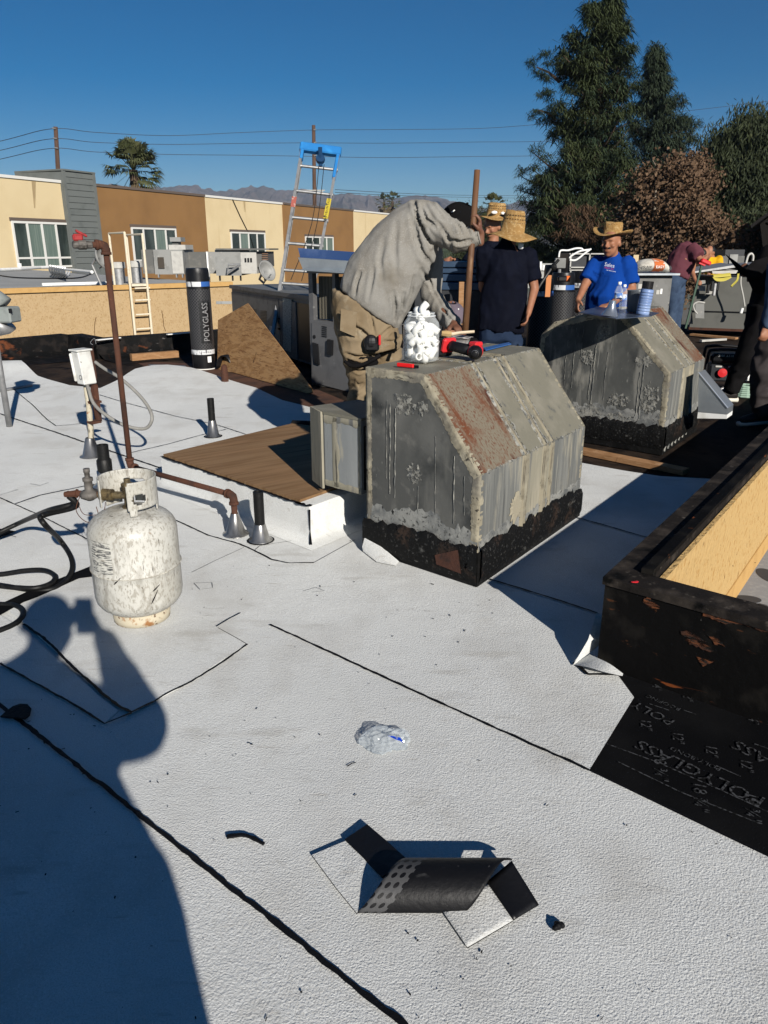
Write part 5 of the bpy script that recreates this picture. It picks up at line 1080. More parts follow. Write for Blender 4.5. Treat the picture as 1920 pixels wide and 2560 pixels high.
k = MB(); k.prism([b0-bd*.01+bn*.01+UP*(ZB_+.001), b0+bd*Wb+bn*.01+UP*(ZB_+.001), b0+bd*Wb-bn*Db+UP*(ZB_+.001), b0-bd*.01-bn*Db+UP*(ZB_+.001)], (0,0,.05)); k.build('top_lid', m_unit2, ub)
k = MB(); k.prism([b0+bd*.06-bn*.09+UP*(zm_+.01), b0+bd*Wb-bn*.09+UP*(zm_+.01), b0+bd*Wb-bn*.09+UP*(ZB_-.03), b0+bd*.06-bn*.09+UP*(ZB_-.03)], -bn*.04); k.build('filter', mat('dirty_filter', (.10,.09,.07), [((.065,.06,.045),'wave',9,.3,.8,(1,1,6),1,1)], rough=.95, bump=[(.006,'wave',9,(1,1,6),1)]), ub)
k = MB(); k.prism([b0+bd*.001-bn*(Db-.02)+UP*(zm_+.001), b0+bd*Wb-bn*(Db-.02)+UP*(zm_+.001), b0+bd*Wb-bn*(Db-.02)+UP*(ZB_), b0+bd*.001-bn*(Db-.02)+UP*ZB_], -bn*.02); k.build('back_panel', m_acd, ub)
k = MB(); k.prism([pb(781,806,.002), pb(900,834,.002), pb(900,986,.002), pb(781,955,.002)], bn*.012); k.build('service_panel', m_unit2, ub)
for i in range(6): k = MB(); y0 = 815+i*4.8; k.prism([pb(805,y0,.015), pb(817,y0+2,.015), pb(817,y0+4.2,.015), pb(805,y0+2.2,.015)], bn*.006); k.build('louvre', m_blackplastic, ub)
k = MB(); q = [pb(u,v,.015) for u,v in ((783,856),(796,860),(800,912),(789,908))]; k.prism(q, bn*.02); k.build('handle', m_blackplastic, ub)
k = MB(); q = [pb(u,v,.015) for u,v in ((822,848),(834,851),(833,888),(821,885))]; k.prism(q, bn*.03); k.build('latch', m_blackplastic, ub)
k = MB(); k.lathe([(.02,0),(.02,.006),(0,.006)], pb(786,842,.014), 12, bn); k.build('knockout', m_blackplastic, ub)
# leaning plywood
l0, l1 = G(583,932), G(779,987); ld = (l1-l0).normalized(); lh = Vector((ld.y,-ld.x,0)); lh = lh if lh.y < 0 else -lh
ln = (lh*math.cos(R(24))+UP*math.sin(R(24))).normalized()
ps = [PL(u,v,l0+UP*.006,ln) for u,v in ((543,926),(545,800),(619,758),(700,865),(772,962),(779,972),(780,980),(771,984),(583,931))]
k = MB(); k.prism(ps, -ln*.016)
m_plyl = mat('golden_plywood', (.32,.185,.08), [((.235,.125,.05),'noise',3.2,.45,.56,(1.1,1.1,3.0),2,2.4), ((.31,.185,.085),'noise',9,.5,.66,(.7,.7,3),6,1), ((.15,.07,.028),'noise',14,.55,.62,(.5,.5,5),4,1.2), ((.09,.04,.018),'noise',9,.69,.73,(1,1,1),3)], rough=.7, spec=.2, bump=[(.001,'noise',40)])
tag(k.build('plywood_sheet', m_plyl), 'cut sheet of golden plywood leaning against the stained grey air unit', 'plywood')
# blue filmed sheet metal tray on top of the units
tr = thing('sheet_metal_tray', 'long folded sheet metal tray with blue film lying on top of the grey units', 'sheet metal', AT(850,690,8.0))
m_bluefilm = mat('blue_film', (.025,.055,.15), [((.05,.085,.19),'noise',5,.5,.65)], rough=.25, spec=.5)
k = MB(); A_ = [AT(745,644,8.0),AT(1040,664,7.6),AT(1040,690,7.6),AT(757,672,8.0)]; k.prism(A_, (0,.012,.003)); k.build('front_side', m_galv, tr)
k = MB(); B_ = [AT(745,620,8.75),AT(1040,641,8.4),AT(1040,690,8.4),AT(757,672,8.75)]; k.prism(B_, (0,.012,.0)); k.build('back_side', m_bluefilm, tr)
k = MB(); k.prism([A_[3]+Vector((0,.013,0)),A_[2]+Vector((0,.013,0)),B_[2]-Vector((0,.001,0)),B_[3]-Vector((0,.001,0))], (0,0,.008)); k.build('bottom', m_galv, tr)
k = MB(); k.prism([A_[3]-Vector((0,.16,.012)),A_[2]-Vector((0,.16,.012)),A_[2]+Vector((0,-.002,-.006)),A_[3]+Vector((0,-.002,-.006))], (0,0,.008)); k.build('bottom_lip', m_galv, tr)
# extension ladder
lad = thing('extension_ladder', 'aluminium extension ladder with blue top bracket rising behind the grey units', 'ladder', AT(740,720,10.6))
m_alu = mat('ladder_aluminium', (.36,.36,.355), [((.24,.24,.24),'noise',14,.5,.7)], rough=.4, metal=.7)
m_lblue = mat('ladder_blue', (.02,.16,.42), [((.03,.22,.52),'noise',8,.5,.7)], rough=.4)
LB = (AT(703,712,10.5), AT(783,718,10.5)); LT = (AT(757,372,11.6), AT(846,384,11.6))
wv = (LT[1]-LT[0]).normalized(); uv_ = [(LT[i]-LB[i]) for i in (0,1)]
fwd = wv.cross(uv_[0]).normalized(); fwd = fwd if fwd.y < 0 else -fwd
Pl = lambda i, v: PL(0,0,(0,0,0),UP) if False else LB[i]+uv_[i]*((712+6*i-v)/(712+6*i-372-12*i))
for i in (0,1):
    dn = uv_[i].normalized(); b = LB[i]-dn*1.2
    k = MB(); 
    c = (b+LT[i])/2; L = (LT[i]-b).length; k.box(c, (.022,.075,L), wv, fwd, dn); k.box(c-wv*(.012 if i else -.012)*-1+fwd*.035, (.03,.008,L), wv, fwd, dn); k.box(c+fwd*-.035, (.034,.008,L), wv, fwd, dn)
    k.build('rail', m_alu, lad)
for v0, v1 in ((416,426),(480,490),(547,555),(611,618),(676,682),(708,714)):
    a, b = Pl(0,v0), Pl(1,v1); k = MB(); k.tube([a,b], .020, 10); k.build('rung', m_alu, lad)
    for q, s in ((a,-1),(b,1)): k = MB(); k.lathe([(.03,-.004),(.03,.02),(.018,.022),(.018,.0)], q+wv*s*.012+fwd*.0, 10, wv*s); k.build('rung_plate', m_dull, lad)
k = MB(); k.box((LT[0]+LT[1])/2+UP*.02, ((LT[1]-LT[0]).length+.08,.09,.13), wv, fwd, uv_[0].normalized(), bev=.015); k.build('top_bracket', m_lblue, lad)
for i in (0,1): k = MB(); k.box(LT[i]-uv_[i].normalized()*(.08 if not i else .20), (.045,.10,.2 if not i else .42), wv, fwd, uv_[i].normalized(), bev=.01); k.build('bracket_leg', m_lblue, lad)
c = AT(801,398,11.45); k = MB(); k.lathe([(.0,-.03),(.06,-.03),(.065,0),(.06,.03),(0,.03)], c, 14, fwd); k.tube([c+UP*.15, c-UP*.09], .03, 6); k.build('pulley', mat('dark_blue_plastic', (.01,.04,.10), rough=.4), lad)
for s in (-.02,.05): k = MB(); k.tube(cr([c-UP*.06+wv*s, Pl(0,560)+wv*(.30+s)+fwd*.03, Pl(0,700)+wv*(.16+s*2)+fwd*.03], 5), .006, 4); k.build('rope', m_black, lad)
q = [Pl(1,v)+fwd*.042+wv*s for v,s in ((505,-.035),(505,.028),(555,.028),(555,-.035))]; k = MB(); k.prism(q, fwd*.003); k.build('warning_label', mat('yellow_label', (.42,.33,.03), [((.03,.03,.02),'noise',9,.55,.58,(1,1,3))], rough=.5), lad)
mid_l = (q[0]+q[2])/2+fwd*.004; text_mesh('lettering', 'HEAVY-DUTY LADDER', m_black, .042, mid_l, uv_[1].normalized(), -wv, lad)
q = [Pl(0,v)+fwd*.042+wv*s for v,s in ((500,-.035),(500,.028),(526,.028),(526,-.035))]; k = MB(); k.prism(q, fwd*.003); k.build('sticker', mat('pale_red_label', (.5,.42,.38), [((.3,.08,.06),'noise',12,.5,.56)], rough=.5), lad)

# ================================================================= THINGS BEHIND THE HOODS ON THE RIGHT
m_darkunit = mat('dark_unit', (.022,.024,.028), [((.035,.037,.04),'noise',5,.5,.65)], rough=.5)
m_sheetblue = mat('film_blue_grey_sheet', (.045,.075,.125), [((.075,.105,.15),'noise',3,.5,.7,(1,4,1))], rough=.35, metal=.3)
du = thing('dark_unit', 'dark boxy unit under the stack of blue grey sheets', 'air conditioner', AT(1150,950,7.2))
c = AT(1140,760,7.75); k = MB(); k.box(Vector((c.x,c.y,.52)), (.72,.6,1.0), Vector((.97,-.22,0)), Vector((.22,.97,0)), UP); k.build('cabinet', m_darkunit, du)
k = MB(); k.box(Vector((c.x-.28,c.y-.36,.72)), (.16,.03,.12), Vector((.97,-.22,0)), Vector((.22,.97,0)), UP); k.build('grey_hatch', m_acd, du)
st = thing('sheet_stack', 'stack of blue grey metal sheets on the dark unit behind the wooden pole', 'sheet metal', Vector((c.x,c.y,1.02)))
for i, (dx, w, dz, h) in enumerate(((-.02,.80,1.022,.075),(.03,.84,1.10,.07),(-.02,.66,1.172,.05),(.0,.62,1.224,.06))):
    k = MB(); k.box(Vector((c.x+dx,c.y+.02*i,dz+h/2)), (w,.62,h-.006), Vector((.97,-.22,0)), Vector((.22,.97,0)), UP, bev=.006); k.build('sheet_pack', m_sheetblue, st)
k = MB(); a = AT(1154,704,7.2); k.box(Vector((a.x,7.2,(a.z)/2)), (.045,.04,a.z-.004)); tag(k.build('timber_stud', m_lum), 'upright tan timber stud in front of the dark unit', 'timber')
# rolls
def roll_at(u, vb, h, lab, r=.14, word=False):
    c = G(u, vb); c.z = 0; return roofing_roll(c, r, h, lab, 'rolls of roofing', word)
roll_at(1340,932,1.07,'upright black roofing roll right beside the navy shirted man', .135)
roll_at(1392,915,1.12,'upright black roofing roll between the orange batten and the blue shirted man')
roll_at(1437,905,1.13,'upright black roofing roll just left of the blue shirted man')
roll_at(1372,878,1.18,'upright black roofing roll at the back behind the orange batten')
k = MB(); a, b = AT(1372,688,7.9), AT(1368,742,7.9); k.box((a+b)/2, (.05,.03,(a-b).length), Vector((1,0,0)), Vector((0,1,0)), (a-b).normalized()); tag(k.build('orange_batten', mat('orange_wood', (.48,.19,.07), rough=.7)), 'short orange batten standing between the black rolls', 'batten')
tm = thing('tape_measure', 'orange and black tape measure lying on a black roofing roll', 'tape measure', AT(1408,702,8.3))
c = AT(1406,697,8.3); k = MB(); k.box(c, (.10,.06,.055), bev=.012); k.build('case', m_blackplastic, tm); k = MB(); k.box(c+Vector((.055,0,0)), (.045,.062,.06), bev=.008); k.build('bumper', mat('orange_plastic', (.65,.13,.02), rough=.4), tm)
k = MB(); k.tube(cr([AT(1396,650,7.2), AT(1378,672,7.15), AT(1345,722,7.1), AT(1308,790,7.1), AT(1288,850,7.1)],5), .014, 8); k.ball(AT(1384,668,7.15), (.03,.03,.035), 8, 6); tag(k.build('strap_bar', m_black), 'dark strap modelled as a bar slanting between the navy shirted man and the rolls', 'bar')  # dark strap, built as a stiff round rod with a knob
jb = thing('junction_box', 'small grey junction box with white cables behind the black rolls', 'electrical box', AT(1400,675,9.6))
c = AT(1400,658,9.6); k = MB(); k.box(c, (.135,.08,.115), Vector((.97,-.2,0)), Vector((.2,.97,0)), UP, bev=.006); k.build('box', m_acg, jb)
k = MB(); k.tube([c-UP*.05, Vector((c.x,c.y+.05,0))], .02, 8); k.build('conduit', m_dull, jb)
for pts in ([(1397,643),(1401,627),(1420,626),(1440,621),(1455,622),(1456,628)],[(1424,646),(1428,640),(1450,628),(1475,624)],[(1424,650),(1440,650),(1460,635),(1478,622)]):
    k = MB(); k.tube(cr([AT(u,v,9.5) for u,v in pts],5), .011, 6); k.build('cable', m_whitepaint, jb)
fr = thing('framed_unit', 'dark unit with thin white frame left of the blue shirted man', 'air conditioner', AT(1470,760,10.4))
c0, c1 = AT(1424,633,10.4), AT(1540,760,10.4); k = MB(); k.box(Vector(((c0.x+c1.x)/2,10.75,c0.z/2)), (c1.x-c0.x,.66,c0.z-.004)); k.build('cabinet', m_darkunit, fr)
for (u0,v0,u1,v1) in ((1424,633,1540,636),(1424,667,1540,670),(1424,674,1540,677),(1424,633,1427,672),(1471,633,1474,668),(1424,676,1427,700)):
    gear_box(fr, 'frame_bar', u0,u1,v0,v1,10.37,.03,m_acl)
lw = thing('white_wall', 'pale grey low wall with a white post seen under the dark pine', 'wall', AT(1370,700,19))
gear_box(lw, 'wall', 1300,1480,659,720,19,.4,mat('pale_wall',(.34,.34,.32),[((.25,.25,.24),'noise',3,.5,.7)],rough=.9)); gear_box(lw, 'post', 1349,1354,654,676,18.9,.1,m_whitepaint); gear_box(lw, 'panel', 1356,1378,663,676,18.95,.04,m_whitepaint)
# grey unit with the mortar bag
gu = thing('air_unit', 'grey stickered air unit carrying the orange and white bag', 'air conditioner', AT(1640,800,9.6))
c0, c1 = AT(1585,688,9.6), AT(1668,800,9.6); k = MB(); k.box(Vector(((c0.x+c1.x)/2,9.95,c0.z/2)), (c1.x-c0.x,.7,c0.z-.004)); k.build('cabinet', m_unit, gu)
k = MB(); k.box(Vector(((c0.x+c1.x)/2,9.93,c0.z+.012)), (c1.x-c0.x+.12,.82,.022)); k.build('top_lid', m_galv, gu)
for (u0,v0,u1,v1,m) in ((1595,710,1604,722,m_acl),(1600,728,1612,738,m_acd),(1640,725,1648,736,m_acl),(1650,722,1655,735,m_whitepaint)): gear_box(gu, 'sticker', u0,u1,v0,v1,9.595,.006,m)
c = AT(1612,688,9.4)
bag = thing('mortar_bag', 'orange and white paper bag of mortar lying on the grey unit', 'bag', AT(1625,688,9.7))
bc = AT(1625,675,9.8); bz = c0.z+.024
m_bagw = mat('bag_paper', (.52,.49,.43), [((.40,.37,.32),'noise',12,.5,.7)], rough=.85, bump=[(.01,'noise',14)])
secs = []
for i in range(13):
    t = -1+2*i/12; w = (1-abs(t)**3.2); secs.append((Vector((bc.x+t*.225, bc.y, bz+.02+.068*w)), (0,1,0), .05+.13*w**.5, (0,0,1), .012+.062*w**.6))
k = MB(); k.loft(secs, 16); k.build('paper_sack', m_bagw, bag, smooth=True)
m_bo = mat('bag_orange', (.50,.13,.035), [((.5,.47,.42),'noise',18,.6,.64)], rough=.8)
k = MB(); k.loft([(Vector((bc.x+t*.225, bc.y, bz+.02+.068*(1-abs(t)**3.2))), (0,1,0), (.05+.13*(1-abs(t)**3.2)**.5)*1.015+.002, (0,0,1), .012+.062*(1-abs(t)**3.2)**.6+.003) for t in (-.05,.1,.25,.4,.52)], 16, cap=False); k.build('orange_print', m_bo, bag, smooth=True)
text_mesh('lettering', 'SPRAY', m_charcoal, .06, Vector((bc.x-.12, bc.y-.185, bz+.062)), (1,0,0), (0,.25,.95), bag)
text_mesh('lettering', 'EASY', m_whitepaint, .045, Vector((bc.x+.055, bc.y-.19, bz+.07)), (1,0,0), (0,.25,.95), bag)
k = MB(); c = Vector((bc.x+.2,bc.y-.11,bz+.055)); k.lathe([(.028,0),(.028,.008),(.018,.01),(0,.01)], c, 14, (.5,-.8,.3)); k.build('logo_disc', m_charcoal, bag)
wp_ = thing('white_panel_board', 'narrow pale board upright just behind the blue shirted man', 'board', AT(1588,690,10.6))
gear_box(wp_, 'board', 1578,1591,637,700,10.6,.03,mat('pale_wood',(.50,.40,.25),rough=.8))
# big grey unit at the right with straps
Yr = 13.0; ru = thing('air_unit', 'wide olive grey air unit at the right with yellow straps over it', 'air conditioner', AT(1800,825,Yr))
q = [AT(u,v,Yr+o) for u,v,o in ((1742,690,.25),(1925,696,-.15),(1925,826,-.15),(1724,818,.25))]
m_ol = mat('olive_grey', (.105,.105,.095), [((.085,.085,.078),'noise',3,.5,.65)], rough=.6)
k = MB(); k.prism(q, (.35,.9,0)); k.build('cabinet', m_ol, ru)
k = MB(); k.prism([AT(1728,776,Yr+.23),AT(1925,781,Yr-.17),AT(1925,783,Yr-.17),AT(1728,778,Yr+.23)], (0,-.012,0)); k.build('panel_joint', m_blackplastic, ru)
k = MB(); k.prism([AT(1722,818,Yr+.24),AT(1925,826,Yr-.17),AT(1925,832,Yr-.17),AT(1722,824,Yr+.24)], (.35,.9,0)); k.build('skid', m_rust, ru)
for (u0,v0,u1,v1,m) in ((1749,700,1763,712,m_acl),(1747,714,1763,727,m_acl),(1765,722,1785,735,m_acl),(1738,758,1760,795,m_acg)): 
    k = MB(); k.prism([AT(u0,v0,Yr+.06),AT(u1,v0+1,Yr+.02),AT(u1,v1+1,Yr+.02),AT(u0,v1,Yr+.06)], (0,-.01,0)); k.build('sticker', m, ru)
for pts in ([(1762,757),(1745,755),(1734,762),(1736,775),(1743,784)],[(1853,688),(1852,710),(1858,740),(1862,766)]):
    k = MB(); k.tube(cr([AT(u,v,Yr-.3) for u,v in pts],5), .012, 6); k.build('white_cord', m_acl, ru)
k = MB(); k.tube([AT(1852,783,Yr-.25),AT(1856,770,Yr-.25)], .025, 8); k.build('hose_nozzle', m_whitepaint, ru)
for pts in ([(1784,690),(1792,698),(1810,698),(1826,690)],[(1846,684),(1843,700),(1832,712),(1828,716)],[(1783,690),(1800,689),(1826,686)]):
    k = MB(); k.tube(cr([AT(u,v,Yr-.35) for u,v in pts],5), [(.035,.012)]*(5*(len(pts)-1)+1), 6); k.build('yellow_strap', mat('yellow_strap',(.42,.36,.06),rough=.7), ru)
sm = thing('metal_sheets', 'loose grey sheet metal and tools laid on the wide olive grey unit', 'sheet metal', AT(1790,690,Yr))
for pts, m in (([(1726,680),(1840,662),(1842,668),(1726,684)],m_dull),([(1780,678),(1845,676),(1840,684),(1782,684)],m_acl),([(1860,664),(1925,660),(1925,664),(1862,668)],m_dull)):
    k = MB(); k.prism([AT(u,v,Yr-.2) for u,v in pts], (.05,.7,.02)); k.build('sheet', m, sm)
for (u,v,l) in ((1780,715,.16),(1786,724,.2),(1794,712,.18),(1770,722,.14)):
    k = MB(); a = AT(u,v,Yr-.32); k.box(a, (.045,.05,l), bev=.01); k.build('hanging_clamp', m_blackplastic if u != 1786 else m_dull, sm)
gh = thing('grey_cabin', 'small dark grey cabin box behind the yellow shirted worker', 'cabin', AT(1830,665,17))
gear_box(gh, 'body', 1800,1858,640,668,17,1.2,m_acd); gear_box(gh, 'upper', 1812,1860,624,641,17.2,.9,m_darkunit); gear_box(gh, 'light_panel', 1822,1842,636,662,16.97,.03,m_acg)
for pts in ([(1865,658),(1870,640),(1878,634),(1883,640),(1882,652)],): k = MB(); k.tube(cr([AT(u,v,13) for u,v in pts],5), .018, 6); tag(k.build('bent_pipe', m_acl), 'bent cream pipe hook above the wide olive grey unit', 'pipe')
k = MB(); a, b = AT(1757,652,12.3), AT(1722,788,12.3); k.tube([a,b,b+(b-a)*.25], .018, 6); tag(k.build('green_rod', mat('green_paint',(.06,.10,.07),rough=.5)), 'thin green rod slanting beside the maroon shirted worker', 'rod')
for (a,b,m,lab) in (((1728,836),(1842,846),m_lum,'long worn orange brown plank on the dark deck before the wide unit'),((1752,852),(1814,848),m_acl,'thin white stick on the dark deck behind the duct boot')):
    k = MB(); p, q = G(*a,.03), G(*b,.03); d = (q-p).normalized(); k.box((p+q)/2, ((q-p).length,.05 if m is m_acl else .10,.03), d, Vector((-d.y,d.x,0)), UP); tag(k.build('plank', m), lab, 'plank')
# generator
gn = G(1800,972); ge = thing('generator', 'black framed portable generator with red cap behind the duct boot', 'generator', gn)
gx = Vector((.96,-.28,0)); gy = Vector((.28,.96,0)); gw, gh_, gdp = .36, .42, .34
for s in (-1,1):
    b = gn+gy*s*gdp/2; k = MB(); k.tube(cr([b-gx*gw/2+UP*.02, b-gx*gw/2+UP*(gh_-.06), b-gx*(gw/2-.05)+UP*gh_, b+gx*(gw/2-.05)+UP*gh_, b+gx*gw/2+UP*(gh_-.06), b+gx*gw/2+UP*.02],4), .016, 8); k.build('frame', m_blackplastic, ge, smooth=True)
k = MB(); k.box(gn+UP*.33, (.30,.28,.10), gx, gy, UP, bev=.03); k.build('fuel_tank', m_film, ge)
k = MB(); k.box(gn+UP*.18, (.28,.26,.17), gx, gy, UP, bev=.015); k.build('engine', m_darkunit, ge)
k = MB(); k.lathe([(.04,0),(.045,.03),(.0,.035)], gn+UP*.19-gy*.135-gx*.02, 12, -gy); k.build('red_cap', m_red, ge)
for x in (-.06,.06): k = MB(); k.box(gn+UP*.25-gy*.135+gx*x, (.06,.01,.016), gx, gy, UP); k.build('gauge', m_acl, ge)
k = MB(); k.box(gn+UP*.36-gy*.142, (.24,.004,.035), gx, gy, UP); k.build('name_plate', m_blackplastic, ge)
text_mesh('lettering', '3000  6.5 HP', m_whitepaint, .030, gn+UP*.36-gy*.146, gx, UP, ge)
k = MB(); k.tube([gn+UP*.08-gy*.16+gx*.10, gn+UP*.02-gy*.2-gx*.02], .022, 8); k.build('exhaust', m_dull, ge)
hc = G(1862,990); k = MB()
for i in range(6): k.tube([hc+Vector((math.cos(a*.4)*(.13-.008*i), math.sin(a*.4)*(.13-.008*i), .012+.018*i)) for a in range(17)], .010, 6)
tag(k.build('hose_coil', mat('pale_green_hose',(.30,.42,.34),rough=.5)), 'coil of pale green hose on the dark deck by the dark walking leg', 'hose')
k = MB(); a, b = G(1866,945,.05), G(1896,945,.05); k.tube([a,b], .035, 8); tag(k.build('white_tube', m_whitepaint), 'short white tube end on the deck at the far right', 'pipe')
k = MB(); c = G(1889,940); k.lathe([(.03,.0),(.045,.02),(.04,.12),(.02,.15),(.02,.17)], c, 12, cap=True); tag(k.build('orange_bottle', mat('orange_red',(.40,.08,.02),rough=.5), None, smooth=True), 'small orange red bottle standing by the white tube at right', 'bottle')
# ================================================================= MOUNTAINS
ridge = [(-500,468),(-200,472),(0,478),(120,482),(200,475),(270,463),(285,459),(330,468),(393,467),(417,469),(475,462),(500,467),(539,477),(569,478),(602,469),(647,466),(693,472),(716,477),(760,472),(800,481),(836,485),(867,483),(924,489),(975,496),(1032,489),(1071,489),(1117,498),(1150,508),(1172,519),(1204,520),(1224,521),(1276,510),(1298,503),(1400,498),(1600,502),(1900,496),(2300,500)]
YM = 2600
mb = MB(); cols = []
us = [(-500+2800*i/360) for i in range(361)]
def rid(u):
    for (a,va),(b,vb) in zip(ridge, ridge[1:]):
        if a <= u <= b: return va+(vb-va)*(u-a)/(b-a)
    return 500
NR = 14; vs = []
for u in us:
    top = AT(u, rid(u), YM); top.z += 9*mnoise.noise(Vector((u*.06,0,1)))+5*mnoise.noise(Vector((u*.17,3,1)))
    for j in range(NR):
        f = j/(NR-1); y = YM-1350*f; x = top.x*(y/YM)**.35+18*f*mnoise.noise(Vector((u*.03,f*3,9)))
        rg_ = (mnoise.noise(Vector((u*.018+f*.8, f*2.2, 4)))*.55+abs(mnoise.noise(Vector((u*.05+f*.5, f*4, 2))))*.5)
        z = (top.z+8)*(1-f)**1.25-8+ (top.z*.42)*rg_*math.sin(math.pi*min(1,f*1.05))*(1 if j else 0)
        vs.append((x, y, z if j else top.z))
mb.add(vs, [(i*NR+j, (i+1)*NR+j, (i+1)*NR+j+1, i*NR+j+1) for i in range(len(us)-1) for j in range(NR-1)])
mb.build('mountains', mat('chaparral_hills', (.115,.098,.085), [((.075,.072,.06),'noise',.012,.45,.6), ((.17,.145,.12),'noise',.03,.58,.72,(1,1,1),4)], rough=1, spec=0), kind='structure', smooth=False)
# town between: low roofs and dark tree masses far away
tm_ = MB()
for i in range(420):
    u = random.uniform(250,1950); Y = random.uniform(160,900); c = AT(u,600,Y); s = Y*.006*random.uniform(.6,1.6); h = random.uniform(3.5,7)+Y*.004
    k0 = len(tm_.v); tm_.ball((c.x, Y, -5.5+h*.5), (s*2.4,s*2,h*.62), 7, 5)
    for j in range(k0, len(tm_.v)):
        p = Vector(tm_.v[j]); tm_.v[j] = tuple(p+Vector((0,0,1.0*mnoise.noise(p*.4))))
tm_.build('distant_treetops', mat('distant_green', (.035,.045,.028), [((.06,.065,.04),'noise',.15,.45,.65)], rough=1, spec=0), kind='stuff')

# ================================================================= UTILITY POLES AND WIRES
m_pole = mat('pole_wood', (.085,.05,.034), [((.055,.032,.022),'noise',3,.45,.65,(3,3,.3))], rough=.9)
m_wire = mat('wire', (.03,.03,.032), rough=.7)
def pole(u0,v0,u1,Y,label,arms):
    a = AT(u0,v0,Y); b = AT(u1,700,Y); t = thing('utility_pole', label, 'utility pole', Vector((b.x,Y,-5.5)))
    k = MB(); k.tube([Vector((b.x,Y,-5.5)), a], [.22,.15], 10); k.build('pole', m_pole, t, smooth=True)
    for (u,v,du,m) in arms:
        p = AT(u,v,Y-.2); q = AT(u+du,v-(2 if abs(du) < 12 else 0),Y-.2); k = MB(); k.tube([p,q], .05, 6)
        k.build('crossarm' if abs(du) > 12 else 'insulator', m, t)
    return a
YP1, YP2 = 62, 74
pole(139,317,149,YP1,'brown utility pole with insulators behind the grey siding tower',[(139,322,-9,m_dull),(142,347,-9,m_dull),(145,371,-9,m_dull),(151,434,-32,m_black),(152,441,-31,m_black)])
pole(784,313,787,YP2,'brown utility pole standing behind the extension ladder',[(784,325,6,m_dull),(785,357,6,m_dull),(785,390,6,m_dull),(748,476,64,m_acl),(752,480,56,m_acl)])
def wire(pts, r, lab):
    k = MB(); k.tube(cr(pts, 10), r, 4); tag(k.build('power_line', m_wire), lab, 'power line', 'power lines')
for (vl0, p1v, msag, p2v, va, vb, vc, vd, nm) in ((353,322,340,325,323,312,277,253,'topmost'),(376,347,362,357,357,355,322,300,'second'),(398,371,387,391,393,391,365,350,'third')):
    wire([AT(-250,vl0+56,70), AT(0,vl0,66), AT(130,p1v,YP1), AT(240,p1v+9,YP1+2), AT(420,msag+(-1),YP1+6), AT(600,(msag+p2v)/2-1,YP1+9), AT(785,p2v,YP2), AT(960,va+1,78), AT(1200,va-2,84), AT(1360,vb-2,90), AT(1560,(vb+vc)/2+1,94), AT(1720,vc,98), AT(1920,vd,104), AT(2200,vd-40,110)], .026, nm+' of the long power lines strung between the two utility poles')
wire([AT(838,474,YP2),AT(1000,483,90),AT(1150,488,110),AT(1300,489,130),AT(1500,488,140)], .03, 'upper thin low line running right from the second pole to the pine')
wire([AT(838,481,YP2),AT(1000,489,90),AT(1150,493,110),AT(1300,495,130),AT(1500,494,140)], .03, 'lower thin low line running right from the second pole to the pine')

# ================================================================= TREES
def leafmat(name, c1, c2, c3=None, sc_=.6):
    return mat(name, c1, [(c2,'noise',sc_,.45,.6)]+([(c3,'noise',sc_*2.2,.6,.7,(1,1,1),4)] if c3 else []), rough=.75, spec=.2)
m_pine = leafmat('pine_needles', (.040,.052,.020), (.024,.040,.021), (.060,.066,.024))
m_pinefar = leafmat('pine_needles_bluish', (.034,.047,.026), (.024,.038,.023), (.048,.058,.028))
m_euc = leafmat('eucalyptus_leaves', (.026,.034,.016), (.038,.047,.020), (.055,.06,.026), 1.2)
m_syc = leafmat('dry_brown_leaves', (.088,.052,.030), (.135,.085,.050), (.045,.026,.016), 3)
m_bark = mat('bark', (.075,.05,.035), [((.045,.03,.022),'noise',6,.45,.65,(1,1,.3))], rough=.95)
m_barkp = mat('pale_bark', (.24,.20,.155), [((.12,.095,.07),'noise',4,.45,.62,(1,1,.5))], rough=.9)
